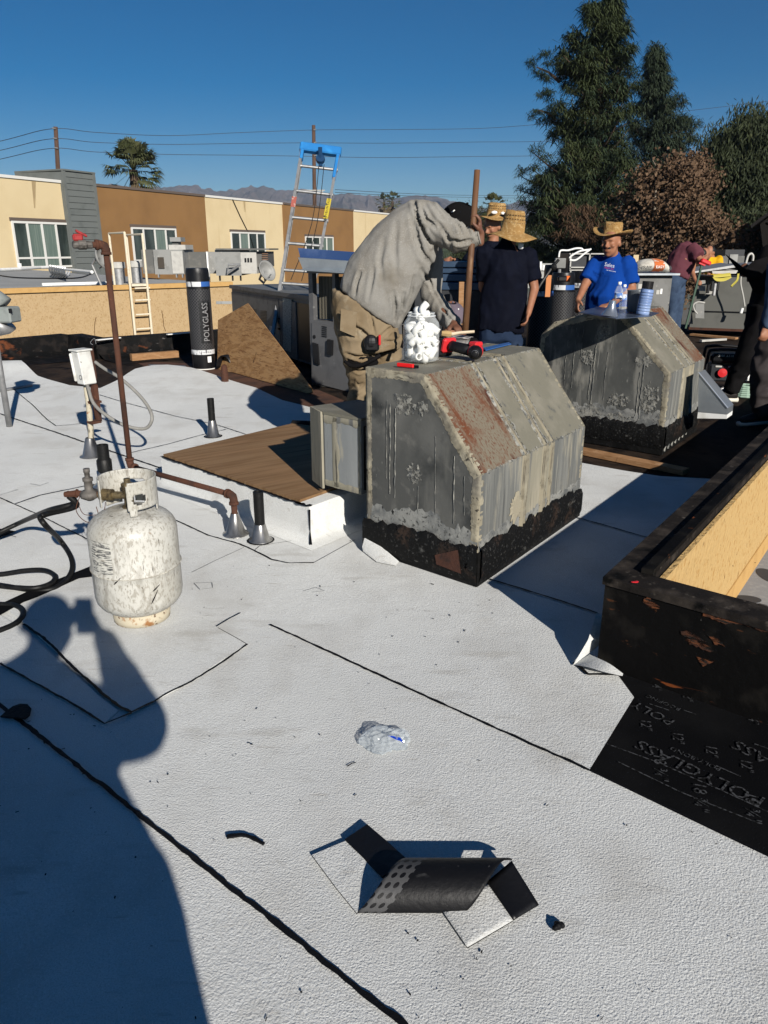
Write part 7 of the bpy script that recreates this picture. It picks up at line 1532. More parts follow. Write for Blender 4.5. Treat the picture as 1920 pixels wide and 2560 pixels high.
p1 = thing('person', 'man in dusty grey long sleeved shirt and khaki trousers stooping over the near hood', 'person', (J['anR']+J['anL'])/2-UP*.075)
mb, fr_ = add_body(J, True, .95, 1.0, ((0,.2,-1),(-1,.15,0))); solid_remesh(mb, 'body', m_skind, p1, .008, 2)
mb = MB(); dY = Vector((0,1,0)); sec = lambda u,v,du,dv,ra,rb,Y=Y1: (A1(u,v,Y), Vector((du,0,-dv)), ra*.00237, dY, rb)
mb.loft([sec(923,772,153,107,90,.185),sec(932,745,153,100,93,.20),sec(952,705,150,92,95,.205),sec(985,655,145,85,91,.20),sec(1018,603,140,80,83,.19),sec(1042,560,125,70,66,.17),sec(1058,530,110,60,45,.14),sec(1068,512,100,50,22,.08)], 24)
mb.tube([A1(1045,550,4.72),A1(1075,555,4.68),A1(1112,577,4.64),A1(1148,596,4.60),A1(1174,597,4.60),A1(1195,590,4.59)], [.110,.106,.090,.082,.058,.045], 16)
mb.tube([A1(1068,590,5.0),A1(1078,660,5.0),A1(1078,742,4.95),A1(1110,788,4.78),A1(1136,811,4.62)], [.09,.075,.066,.058,.045], 14)
mb.tube([A1(1060,545,4.9),A1(1088,535,4.88)], [.09,.065], 12)
CR1 = [([A1(u,v) for u,v in px], w, d*.9) for px, w, d in (
 ([(1034,510),(1042,550),(1053,580),(1072,610)],.012,.048), ([(1048,519),(1063,552),(1092,577)],.012,.022), ([(1060,515),(1076,548),(1096,567)],.010,.018), ([(1076,508),(1092,534),(1102,548)],.009,.014),
 ([(1124,540),(1137,552),(1157,553)],.009,.016), ([(1112,598),(1140,607),(1168,602)],.010,.026), ([(1128,556),(1140,570),(1146,590)],.008,.018), ([(1150,552),(1160,566),(1164,588)],.007,.014), ([(1166,562),(1176,574),(1180,592)],.007,.012), ([(1182,572),(1188,582),(1188,596)],.006,.010), ([(1090,560),(1110,590),(1120,612)],.010,.016),
 ([(1030,545),(1038,600),(1055,640),(1078,664)],.015,.026), ([(902,680),(894,706),(889,735)],.010,.022), ([(982,725),(986,760),(984,795)],.011,.020), ([(1008,730),(1004,768),(996,800)],.010,.020), ([(1034,690),(1026,730),(1014,770)],.011,.018),
 ([(936,670),(930,700),(922,745)],.011,.014), ([(1050,672),(1068,698),(1084,716)],.010,.018), ([(960,600),(950,650),(955,700)],.014,.012), ([(990,560),(985,620),(990,690)],.016,.012), ([(1075,690),(1085,730),(1112,780)],.008,.012), ([(1098,768),(1112,778),(1118,794)],.007,.010), ([(1115,785),(1126,796),(1128,808)],.006,.010))]
CR2 = [([A1(u,v) for u,v in px], w, d) for px, w, d in (
 ([(928,842),(908,820),(884,806)],.010,.022), ([(938,832),(932,808),(926,780)],.010,.018), ([(950,838),(970,820),(996,806)],.010,.020), ([(868,876),(900,884),(944,880),(985,872)],.010,.024), ([(872,892),(905,902),(950,898)],.009,.020), ([(884,776),(890,806),(896,838)],.007,.012),
 ([(852,780),(868,800),(878,836)],.010,.014), ([(960,846),(980,850),(1000,846)],.009,.014), ([(905,744),(920,760),(950,775)],.008,.010), ([(888,915),(900,920),(912,914)],.008,.016), ([(890,945),(898,958),(906,950)],.008,.012), ([(888,975),(896,985),(904,978)],.008,.012))]
shirt = solid_remesh(mb, 'shirt', m_greyshirt, p1, .009, 3, fold=.009, fscale=8.0, fdir=(.30,.1,.95), creases=CR1)
k = MB(); d_ = (A1(1200,590,4.59)-A1(1178,596,4.60)).normalized(); c_ = A1(1193,591,4.592)
for i in range(3): k.tube([c_+d_*(.011*i-.014), c_+d_*(.011*i-.006)], [.050,.051], 14)
k.build('cuff', m_greyshirt, p1, smooth=True)
mb = MB(); mb.loft([sec(905,752,153,60,82,.165),sec(912,790,153,40,86,.175),sec(918,835,153,20,84,.17),sec(925,870,153,0,75,.15)], 20)
mb.tube([A1(892,835,4.69),A1(896,880,4.68),A1(900,925,4.68),A1(898,960,4.70),A1(895,1010,4.73),J['anR']], [.115,.108,.085,.066,.070,.075], 14)
mb.tube([A1(962,840,4.86),A1(965,890,4.85),A1(968,945,4.85),J['anL']], [.115,.10,.082,.072], 14)
tro = solid_remesh(mb, 'trousers', m_khaki, p1, .009, 2, fold=.012, fscale=9, fdir=(.85,0,.5), creases=CR2)
k = MB(); k.tube(cr([A1(862,903,4.57),A1(880,915,4.55),A1(905,912,4.55),A1(930,900,4.56),A1(950,888,4.58)],4), [.012]*17, 6); k.ball(A1(905,906,4.62),(.10,.05,.05),12,8); k.build('knee_patch', m_blackcloth, p1, smooth=True)
k = MB(); q = [A1(u,v,4.555) for u,v in ((853,772),(893,780),(888,842),(850,826))]; k.prism(q, (0,.02,0)); k.build('back_pocket', m_khaki, p1)
shoes(J, p1)
cap(p1, A1(1148,553,5.0), nrm((.40,-.25,.92)), nrm((.8,.3,-.45)), .108, m_blackcloth); 
k = MB(); q = [A1(u,v,4.88) for u,v in ((1128,530),(1136,524),(1138,526),(1131,531))]; k.prism(q, (0,.01,0)); k.build('cap_emblem', m_whitepaint, p1)
k = MB(); k.tube([A1(1010,812,4.55),A1(1012,850,4.55),A1(1006,870,4.55)], .014, 6); k.build('dark_strap', m_blackcloth, p1)
tpm = thing('tape_measure', 'black and red tape measure clipped on the stooping man\'s trousers', 'tape measure', A1(930,857,4.53))
k = MB(); k.ball(A1(927,857,4.54), (.044,.03,.048), 14, 10); k.box(A1(930,866,4.54), (.085,.05,.055), bev=.012); k.build('case', m_blackplastic, tpm, smooth=False); k = MB(); k.box(A1(949,850,4.54), (.014,.05,.06), bev=.005); k.build('red_edge', m_red, tpm)
# pole he leans on
k = MB(); a, b = A1(1193,425,4.60), A1(1163,826,4.52); k.tube([a,(a+b)/2,b], [.0165,.018,.0195], 12)
m_polewood = mat('stained_wood_pole', (.15,.075,.036), [((.085,.04,.022),'noise',8,.42,.64,(1,1,.15)), ((.26,.15,.08),'noise',14,.6,.7,(1,1,.2),4)], rough=.6)
tag(k.build('wooden_pole', m_polewood, None, smooth=True), 'long brown wooden pole held upright by the stooping man', 'pole')

# ---- generic standing people
def std(p, hat=None): pass
# 2 man with banded straw hat behind
A2_ = lambda u,v,Y=8.2: AT(u,v,Y)
J = dict(head=A2_(1232,568), face=nrm((-.6,-.55,-.25)), neck=A2_(1232,606), chest=A2_(1225,670), pelvis=A2_(1222,790), shL=A2_(1275,628,8.3), shR=A2_(1190,628,8.1), elL=A2_(1280,690,8.0), wrL=A2_(1240,720,7.6), elR=A2_(1165,668,7.95), wrR=A2_(1132,655,7.72), hdR=A2_(1108,636,7.6), hpL=A2_(1245,810), hpR=A2_(1200,810))
for S,u in (('L',1245),('R',1198)):
    J['kn'+S] = Vector((J['hp'+S].x, 8.15, .48)); J['an'+S] = Vector((J['hp'+S].x, 8.2, .075))
p2 = thing('person', 'man in dark clothes with banded straw hat, face in shade behind the pole', 'person', Vector((J['pelvis'].x,8.2,0)))
mb, fr_ = add_body(J, True, .9, 1.0, ((0,-1,0),(0,-.5,-.8))); solid_remesh(mb, 'body', m_skin, p2, .010, 3)
solid_remesh(shirt_mesh(J,1.0,1.0,.03), 'shirt', m_navy, p2, .016, 4, fold=.008, fscale=8); solid_remesh(pants_mesh(J), 'trousers', m_jeand, p2, .018, 3, fold=.006, fscale=8); shoes(J, p2)
straw_hat(p2, A2_(1240,542), nrm((.06,-.1,1)), .185, .092, .13, m_blackcloth, fwd=nrm((-.6,-.6,0)), sag=.012)
k = MB(); k.ball(A2_(1236,531,8.08), (.03,.012,.016), 8, 6); k.ball(A2_(1257,533,8.1), (.02,.012,.014), 8, 6); k.build('band_badge', m_whitepaint, p2)
# 3 navy polo, back turned
A3 = lambda u,v,Y=7.0: AT(u,v,Y)
J = dict(head=A3(1280,580), face=nrm((-.25,.95,-.1)), neck=A3(1270,612), chest=A3(1266,680), pelvis=A3(1252,820), shL=A3(1212,640), shR=A3(1322,648), elL=A3(1207,718,7.12), wrL=A3(1232,762,7.32), elR=A3(1336,722,6.98), wrR=A3(1322,780,6.85), hdR=A3(1314,815,6.8), hpL=A3(1226,845), hpR=A3(1280,845))
for S in 'LR':
    J['kn'+S] = Vector((J['hp'+S].x, 7.0, .46)); J['an'+S] = Vector((J['hp'+S].x, 7.02, .075))
p3 = thing('person', 'man in navy polo shirt and wide straw hat seen from behind', 'person', Vector((J['pelvis'].x,7.0,0)))
mb, fr_ = add_body(J, True, .6, 1.0, ((1,0,0),(-1,0,0))); solid_remesh(mb, 'body', m_skin, p3, .010, 3)
mb = shirt_mesh(J,1.06,.72,-.035,1.03); capsule(mb, J['neck']-UP*.02, J['neck']+UP*.015, .072, .066, 12)
solid_remesh(mb, 'shirt', m_navy, p3, .013, 3, fold=.018, fscale=8, fdir=(.1,0,1)); solid_remesh(pants_mesh(J,1.08), 'trousers', mat('slate_denim', (.018,.030,.060), [((.028,.044,.08),'noise',5,.5,.7)], rough=.9, spec=.05), p3, .016, 3, fold=.006, fscale=8); shoes(J, p3)
straw_hat(p3, A3(1281,580), nrm((.10,-.10,1)), .215, .098, .175, None, fwd=nrm((-.25,.95,0)), sag=.045, wob=.016, taper=.80)
k = MB(); k.box(A3(1302,615,6.93), (.045,.02,.05), bev=.008); k.build('white_tag', m_whitepaint, p3)
# 4 crouching with a mauve cap
A4 = lambda u,v,Y=5.75: AT(u,v,Y)
J = dict(head=A4(1128,796), face=nrm((.1,.9,-.45)), neck=A4(1126,838), chest=A4(1122,895), pelvis=Vector((A4(1110,900).x,5.6,.24)), shL=A4(1075,868), shR=A4(1178,868), elL=A4(1065,930,5.9), wrL=A4(1090,940,6.1), elR=A4(1190,930,5.9), wrR=A4(1165,940,6.1))
x0 = J['pelvis'].x
for S,s_ in (('L',-1),('R',1)):
    J['hp'+S] = Vector((x0+s_*.10,5.62,.24)); J['kn'+S] = Vector((x0+s_*.17,6.02,.44)); J['an'+S] = Vector((x0+s_*.15,5.78,.075))
p4 = thing('person', 'crouching person in faded mauve cap behind the near hood', 'person', Vector((x0,5.7,0)))
mb, fr_ = add_body(J, True, .6, .95); solid_remesh(mb, 'body', m_skin, p4, .011, 3)
solid_remesh(shirt_mesh(J,1.0,1.0), 'shirt', m_blackcloth, p4, .016, 4, fold=.006); solid_remesh(pants_mesh(J,.95), 'trousers', m_jeand, p4, .018, 3); shoes(J, p4)
m_mauve = mat('faded_mauve_cap', (.125,.10,.125), [((.10,.08,.10),'noise',12,.45,.65)], rough=.9)
cp_ = cap(p4, A4(1128,796), nrm((.05,-.28,.95)), nrm((.1,.95,-.1)), .118, m_mauve)
for u,v in ((1123,772),(1146,773)): k = MB(); k.ball(A4(u,v,5.66), .006, 6, 5); link('eyelet', k.mesh('eyelet', m_whitepaint), cp_)
# 5 man in the blue shirt, facing us
A5 = lambda u,v,Y=8.0: AT(u,v,Y)
fc = nrm((-.62,-.78,-.06))
J = dict(hs=1.10, head=A5(1528,608,7.95), face=fc, neck=A5(1533,643,8.02), chest=A5(1527,690), pelvis=A5(1520,790), shL=A5(1570,670,7.95), shR=A5(1489,666,8.06), elL=A5(1580,722,7.9), wrL=A5(1526,762,7.66), hdL=A5(1490,768,7.55), elR=A5(1462,712,7.95), wrR=A5(1446,748,7.8), hdR=A5(1440,775,7.75), hpL=A5(1542,812,7.98), hpR=A5(1498,812,8.04), ftL=(-.4,-.9,0), ftR=(-.7,-.7,0))
for S in 'LR':
    J['kn'+S] = Vector((J['hp'+S].x-.02, J['hp'+S].y-.04, .47)); J['an'+S] = Vector((J['hp'+S].x, J['hp'+S].y, .075))
p5 = thing('person', 'moustached man in royal blue shirt and curled straw hat standing behind the far hood', 'person', Vector((J['pelvis'].x,8.0,0)))
mb, (f_, u_, x_) = add_body(J, True, .55, 1.08, ((0,.2,-1),(.8,.2,0))); solid_remesh(mb, 'body', m_skin, p5, .009, 3)
mb = shirt_mesh(J,1.15,.78,.03,1.06,.09); capsule(mb, J['neck']-UP*.03, J['neck']+UP*.012, .078, .072, 12)
solid_remesh(mb, 'shirt', m_blueshirt, p5, .013, 3, fold=.014, fscale=8, fdir=(.4,0,.9)); solid_remesh(pants_mesh(J,1.1), 'trousers', m_jeand, p5, .016, 3, fold=.006); shoes(J, p5)
straw_hat(p5, A5(1531,586,7.98), nrm((.04,-.05,1)), .195, .088, .115, None, cowboy=.055, fwd=fc, sag=.0, wob=.004, taper=.93)
hc_ = Vector(J['head'])
k = MB(); k.tube([hc_+f_*.094-u_*.040+x_*q for q in (-.040,-.02,0,.02,.040)], [(.006,.005),(.012,.010),(.011,.009),(.012,.010),(.006,.005)], 8); k.build('moustache', m_hair, p5, smooth=True)
for q in (-1,1):
    k = MB(); k.ball(hc_+f_*.078+u_*.016+x_*q*.031, (.012,.010,.006), 8, 6, x_, f_, u_); k.build('eye', m_eye, p5)
    k = MB(); k.tube([hc_+f_*.093+u_*.034+x_*q*.014, hc_+f_*.090+u_*.040+x_*q*.032, hc_+f_*.078+u_*.034+x_*q*.050], [.004,.005,.003], 6); k.build('eyebrow', m_hair, p5)
k = MB(); k.ball(hc_-f_*.035+u_*.01, (.080,.070,.075), 14, 10, x_, f_, u_); k.build('hair', m_hair, p5, smooth=True)
cx = A5(1536,668,7.72); xr = nrm((.86,-.50,0))
mlet = mat('white_stitching', (.62,.64,.68), rough=.8); rlet = mat('red_stitching', (.45,.05,.07), rough=.8)
def chest_front(p): return p
for txt,u,v,sz,m_ in (('Sales',1524,663,.050,mlet),('HEAT AC',1523,671,.022,rlet),('service team',1528,677,.018,mlet)):
    text_mesh('lettering', txt, m_, sz, A5(u,v,7.765), nrm((.93,-.30,-.18)), nrm((.1,-.1,1)), p5)
# 6 maroon shirt, bending at the wide unit
A6 = lambda u,v,Y=12.3: AT(u,v,Y)
J = dict(head=A6(1757,640,12.6), face=nrm((.8,.3,-.5)), up=(.5,.1,.8), neck=A6(1742,630,12.45), chest=A6(1716,646), pelvis=A6(1690,694), shR=A6(1733,630,12.1), shL=A6(1738,632,12.65), elR=A6(1754,652,12.0), wrR=A6(1768,642,12.1), hdR=A6(1776,650,12.2), elL=A6(1730,680,12.7), wrL=A6(1738,702,12.5), hdL=A6(1748,706,12.4), hpR=A6(1684,706,12.2), hpL=A6(1696,706,12.4), ftR=(.9,.3,0), ftL=(.9,.3,0))
for S in 'LR':
    J['kn'+S] = Vector((J['hp'+S].x+.03, J['hp'+S].y, .46)); J['an'+S] = Vector((J['hp'+S].x+.06, J['hp'+S].y, .075))
p6 = thing('person', 'man in maroon t-shirt and blue jeans bending over the wide grey unit', 'person', Vector((J['pelvis'].x,12.3,0)))
mb, fr_ = add_body(J, True, .8, 1.05); solid_remesh(mb, 'body', m_skin, p6, .012, 3)
mb = MB(); sc6 = .0061
s6 = lambda u,v,du,dv,ra,rb: (A6(u,v), Vector((du,0,-dv)), ra*sc6, dY, rb)
mb.loft([s6(1690,690,1,.35,31,.20),s6(1697,668,1,.3,33,.22),s6(1707,645,1,.35,33,.22),s6(1720,622,1,.5,26,.2),s6(1730,612,1,.8,14,.12)], 18)
mb.tube([A6(1728,622,12.15),A6(1742,632,12.05),A6(1748,640,12.0)], [.105,.10,.092], 12); mb.tube([A6(1728,628,12.6),A6(1731,650,12.7)], [.10,.09], 12)
solid_remesh(mb, 'shirt', m_maroon, p6, .016, 4, fold=.014, fscale=7, fdir=(.5,0,.8)); solid_remesh(pants_mesh(J,1.22,1.0), 'trousers', m_jean, p6, .016, 3, fold=.012, fscale=9, fdir=(.9,0,.4)); shoes(J, p6)
k = MB(); k.lathe([(.185,.0),(.188,.02),(.185,.04)], A6(1690,680)-UP*.03, 20); k.build('belt', m_boot, p6)
k = MB(); k.ball(Vector(J['head'])+UP*.03-Vector((.02,0,0)), (.085,.09,.09), 12, 8); k.build('hair', m_hair, p6, smooth=True)
k = MB(); c = A6(1764,655,11.9); k.box(c, (.16,.08,.06), nrm((.9,0,-.35)), dY, nrm((.35,0,.9)), bev=.015); k.box(c+Vector((-.06,0,-.03)), (.10,.082,.02), nrm((.9,0,-.35)), dY, nrm((.35,0,.9)))
tag(k.build('red_drill', m_red), 'red power tool held by the maroon shirted man over the wide unit', 'drill')
# 7 yellow shirt beyond
A7 = lambda u,v,Y=14.6: AT(u,v,Y)
J = dict(head=A7(1775,632), face=nrm((-.6,-.4,-.5)), neck=A7(1780,644), chest=A7(1784,660), pelvis=A7(1790,694), shR=A7(1768,650), shL=A7(1797,650), elR=A7(1766,668,14.4), wrR=A7(1772,678,14.1), elL=A7(1798,668,14.4), wrL=A7(1794,678,14.1), hpR=A7(1782,705), hpL=A7(1797,705))
for S in 'LR':
    J['kn'+S] = Vector((J['hp'+S].x, 14.4, .45)); J['an'+S] = Vector((J['hp'+S].x, 14.6, .075))
p7 = thing('person', 'dark haired worker in bright yellow shirt leaning behind the wide grey unit', 'person', Vector((J['pelvis'].x,14.6,0)))
mb, fr_ = add_body(J, True, .8, .9); solid_remesh(mb, 'body', m_skin, p7, .014, 3)
solid_remesh(shirt_mesh(J,1.05,.8), 'shirt', m_yellow, p7, .02, 3, fold=.01, fscale=5); solid_remesh(pants_mesh(J,.95), 'trousers', m_jeand, p7, .02, 3); shoes(J, p7)
k = MB(); k.ball(Vector(J['head'])+UP*.03+Vector((.01,.02,0)), (.088,.10,.10), 12, 8); k.build('hair', m_hair, p7, smooth=True)
# 8 black clad walker cut by the right edge
A8 = lambda u,v,Y=7.3: AT(u,v,Y)
J = dict(head=A8(1960,560), face=nrm((-.9,.1,-.1)), neck=A8(1950,605), chest=A8(1940,670), pelvis=A8(1922,790), shR=A8(1925,640,7.05), shL=A8(1950,640,7.55), elR=A8(1905,715,6.95), wrR=A8(1880,688,6.95), elL=A8(1930,715,7.7), wrL=A8(1890,700,7.4), hpR=A8(1905,815,7.2), hpL=A8(1945,815,7.4), knR=A8(1868,888,7.15), anR=Vector((A8(1826,970,7.2).x,7.2,.11)), knL=A8(1962,900,7.4), anL=Vector((A8(1990,975,7.45).x,7.5,.10)), ftR=(-.95,.1,0), ftL=(-.9,.2,0))
p8 = thing('person', 'worker all in black striding left, cut off by the right edge', 'person', Vector((J['pelvis'].x,7.3,0)))
mb, fr_ = add_body(J, True, .9, 1.05); solid_remesh(mb, 'body', m_skind, p8, .012, 3)
solid_remesh(shirt_mesh(J,1.12,1.0,.05,1.1), 'jacket', m_blackcloth, p8, .018, 4, fold=.010, fscale=6); solid_remesh(pants_mesh(J,1.12,1.28), 'trousers', m_blackcloth, p8, .018, 3, fold=.010, fscale=6); shoes(J, p8, m_boot, m_sole)
cap(p8, A8(1960,555), UP, (-1,0,0), .105, m_blackcloth)
k = MB(); pts = [AT(u,v,6.85) for u,v in ((1812,634),(1826,644),(1843,656),(1862,672),(1885,652),(1925,640),(1925,690),(1890,694),(1868,694),(1850,684),(1838,668))]; k.prism(pts, (.02,.05,0)); tag(k.build('felt_piece', m_blackcloth), 'stiff black felt piece carried by the black clad worker', 'felt')
# 9 grey trousers and white soled shoes at the edge
A9 = lambda u,v,Y=6.35: AT(u,v,Y)
J = dict(head=A9(1995,560), face=nrm((-.8,-.3,-.3)), neck=A9(1990,610), chest=A9(1975,690), pelvis=A9(1958,820), shR=A9(1950,660,6.2), shL=A9(2000,660,6.6), elR=A9(1935,745,6.1), wrR=A9(1918,812,6.05), elL=A9(1990,745,6.7), wrL=A9(1960,800,6.5), hpR=A9(1935,850,6.25), hpL=A9(1975,850,6.5), knR=A9(1907,925,6.2), anR=Vector((A9(1902,1035,6.3).x,6.3,.085)), knL=A9(1950,930,6.5), anL=Vector((A9(1960,1040,6.6).x,6.6,.085)), ftR=(-.95,-.25,0), ftL=(-.9,-.3,0))
p9 = thing('person', 'worker in grey violet work trousers and white soled shoes at the right edge', 'person', Vector((J['pelvis'].x,6.35,0)))
mb, fr_ = add_body(J, True, .9, 1.0); solid_remesh(mb, 'body', m_skin, p9, .012, 3)
solid_remesh(shirt_mesh(J,1.05,1.0), 'jacket', m_jean, p9, .018, 4, fold=.010, fscale=6); solid_remesh(pants_mesh(J,1.05,1.2), 'trousers', m_greypant, p9, .015, 3, fold=.014, fscale=8); shoes(J, p9, m_boot, m_sole)
cap(p9, A9(1995,553), UP, (-.9,-.3,0), .105, m_blackcloth)
# 10 the photographer, standing behind the phone; his shadow falls on the white roof
J = dict(head=(-.035,-.44,1.515), face=nrm((.0,.95,-.35)), neck=(-.055,-.47,1.375), chest=(-.075,-.44,1.12), pelvis=(-.03,-.38,.86), shL=(-.29,-.45,1.25), shR=(.10,-.46,1.215), elL=(-.24,-.25,1.20), wrL=(-.10,-.13,1.34), hdL=(-.07,-.07,1.40), elR=(.205,-.29,1.12), wrR=(.045,-.115,1.305), hdR=(-.01,-.08,1.40), hpL=(-.16,-.38,.84), hpR=(.10,-.36,.84), knL=(-.17,-.36,.46), knR=(.15,-.34,.46), anL=(-.18,-.38,.08), anR=(.15,-.36,.08))
J = {k_: Vector(v_) for k_, v_ in J.items()}
p10 = thing('person', 'photographer in dark jacket behind the camera who casts the long shadow', 'person', (-.08,-.36,0))
mb, fr_ = add_body(J, True, .9, 1.0, ((1,0,0),(-1,0,0))); solid_remesh(mb, 'body', m_skin, p10, .010, 3)
solid_remesh(shirt_mesh(J,1.12,1.0,.10,1.12), 'jacket', m_navy, p10, .016, 4, fold=.006); solid_remesh(pants_mesh(J,1.1,1.25), 'trousers', m_jeand, p10, .016, 3, fold=.005); shoes(J, p10)
cap(p10, (-.035,-.445,1.535), UP, (0,1,-.1), .105, m_blackcloth)
k = MB(); k.box((-.045,-.045,1.365), (.078,.009,.155), bev=.004); tag(k.build('phone', m_blackplastic), 'black phone held up by the photographer', 'phone')
# ================================================================= SMALL THINGS ON THE HOODS
def clear_mat(name, tint, a, rough=.05):
    if name in MATS: return MATS[name]
    m = bpy.data.materials.new(name); m.use_nodes = True; t = m.node_tree; b = t.nodes['Principled BSDF']
    b.inputs['Base Color'].default_value = (*tint,1); b.inputs['Roughness'].default_value = rough; b.inputs['Specular IOR Level'].default_value = .6
    lw = t.nodes.new('ShaderNodeLayerWeight'); lw.inputs['Blend'].default_value = .35
    mr = t.nodes.new('ShaderNodeMapRange'); mr.inputs['To Min'].default_value = a; mr.inputs['To Max'].default_value = min(1,a+.55)
    t.links.new(lw.outputs['Facing'], mr.inputs['Value']); t.links.new(mr.outputs['Result'], b.inputs['Alpha']); MATS[name] = m; return m
HT = .8955
jc = G(1052,903,HT); jr = .084; jh = .222
jar = thing('glass_jar', 'clear plastic jar packed with white pipe fittings on the near hood', 'jar', jc)
m_clear = clear_mat('clear_plastic', (.75,.78,.78), .05)
mb = MB(); mb.lathe([(0,.003),(jr*.86,.003),(jr*.98,.012),(jr,.03),(jr,jh*.72),(jr*.97,jh*.80),(jr*.78,jh*.90),(jr*.72,jh*.93),(jr*.72,jh)], jc, 36); mb.build('wall', m_clear, jar, smooth=True)
mb = MB(); mb.lathe([(jr*.74,jh*.925),(jr*.79,jh*.93),(jr*.79,jh*.95),(jr*.74,jh*.955)], jc, 30); mb.lathe([(jr*.72,jh*.99),(jr*.75,jh),(jr*.72,jh*1.01)], jc, 30); mb.build('rim', clear_mat('clear_rim', (.75,.77,.77), .45), jar, smooth=True)
m_pvc = mat('white_pvc', (.74,.74,.71), rough=.35, spec=.45)
def tube_shell(mb, pts, r, th=.0035, n=14):
    k = MB(); k.tube(pts, r, n, cap=False); q = MB(); q.tube(pts, r-th, n, cap=False); o = len(mb.v); mb.add(k.v, k.f); o2 = len(mb.v); mb.add(q.v, q.f); m_ = len(pts)
    for e in (0, m_-1): mb.f += [(o+e*n+i, o+e*n+(i+1)%n, o2+e*n+(i+1)%n, o2+e*n+i) for i in range(n)]; mb.mi += [0]*n
fr = .0165; kk = MB(); arc = [Vector((.020-.020*math.cos(a), 0, .020*math.sin(a))) for a in [math.pi/2*i/5 for i in range(6)]]
tube_shell(kk, [Vector((0,0,-.019)), Vector((0,0,-.003))]+arc+[Vector((.026,0,.020)), Vector((.041,0,.020))], fr); kk.v = [(x-.012,y,z-.008) for x,y,z in kk.v]; me_elb = kk.mesh('elbow_fitting', m_pvc, True, fix=False)
kk = MB(); tube_shell(kk, [Vector((0,0,z)) for z in (-.026,-.012,-.002,.002,.012,.026)], fr); me_cpl = kk.mesh('coupling_fitting', m_pvc, True, fix=False)
for me_ in (me_elb, me_cpl):
    bm = bmesh.new(); bm.from_mesh(me_); bmesh.ops.recalc_face_normals(bm, faces=bm.faces[:]); bm.to_mesh(me_); bm.free()
rnd = random.Random(21); spots = []
tries = 0
while len(spots) < 46 and tries < 20000:
    tries += 1; a = rnd.uniform(0,6.283); q = rnd.random()**.35*(jr-.026); z = .024+rnd.random()*(jh*.74-.03)
    if z > jh*.70: q *= .75
    p = jc+Vector((math.cos(a)*q, math.sin(a)*q, z))
    if all((p-s).length > .0335 for s in spots): spots.append(p)
spots += [jc+Vector((.01,.0,jh*.90)), jc+Vector((-.015,.012,jh*.99)), jc+Vector((.012,-.01,jh*1.06))]
for i, p in enumerate(spots):
    el = i % 4 != 3; o = link('pipe_elbow' if el else 'pipe_coupling', me_elb if el else me_cpl)
    o.matrix_world = Matrix.Translation(p) @ Matrix.Rotation(rnd.uniform(0,6.28),4,Vector((rnd.gauss(0,1),rnd.gauss(0,1),rnd.gauss(0,1))).normalized())
    if i >= len(spots)-3: tag(o, ('white pipe elbow lying in the mouth of the clear jar','white pipe fitting poking out above the rim of the clear jar','topmost white pipe fitting heaped over the clear jar')[i-len(spots)+3], 'pipe fitting'); continue
    tag(o, 'white plastic pipe elbow packed in the clear jar' if el else 'straight white plastic pipe coupling packed in the clear jar', 'pipe fitting', 'pipe elbows in the jar' if el else 'pipe couplings in the jar')
# cordless impact driver lying on its side
dr_ = thing('impact_driver', 'red and black cordless impact driver lying on the near hood', 'drill', G(1160,893,HT))
d0, d1 = G(1113,893,HT), G(1187,905,HT); dx = (d1-d0); dL_ = dx.length; dx.normalize(); dyv = UP.cross(dx)
k = MB(); k.box(d0+UP*.047-dx*.01, (.045,.085,.085), dx, dyv, UP, bev=.010); k.build('battery', m_blackplastic, dr_)
k = MB(); k.box(d0+UP*.060+dx*.022, (.030,.080,.072), (dx+UP*-.25).normalized(), dyv, (UP+dx*.25).normalized(), bev=.010); k.build('battery_mount', m_red, dr_)
k = MB(); k.tube([d0+UP*.062+dx*.02, d0+UP*.058+dx*.06, d0+UP*.050+dx*(dL_-.03)], [(.030,.022),(.026,.020),(.029,.022)], 12); k.build('handle', m_film, dr_, smooth=True)
hz = d1+UP*.046; view_h = Vector((-.15,-1,-.05)).normalized()
k = MB(); k.lathe([(.0,.085),(.028,.082),(.036,.07),(.037,.02),(.036,.0),(.033,-.005)], hz, 18, -view_h*1.0); k.build('motor_housing', m_red, dr_, smooth=True)
k = MB(); k.lathe([(.034,-.002),(.034,.015),(.030,.03),(.020,.042),(.016,.044),(.016,.060),(.010,.062),(0,.062)], hz, 18, view_h); k.build('nose', m_film, dr_, smooth=True)
k = MB(); k.lathe([(.017,.0445),(.0175,.05),(.0165,.058)], hz, 16, view_h); k.build('chuck_ring', m_dull, dr_, smooth=True)
k = MB(); k.box(hz+UP*.034+dx*.002-view_h*.02, (.05,.05,.022), dx, dyv, UP, bev=.006); k.build('top_shell', m_red, dr_)
k = MB(); k.box(hz-dx*.045-UP*.005, (.02,.02,.016), dx, dyv, UP, bev=.004); k.build('trigger', m_red, dr_)
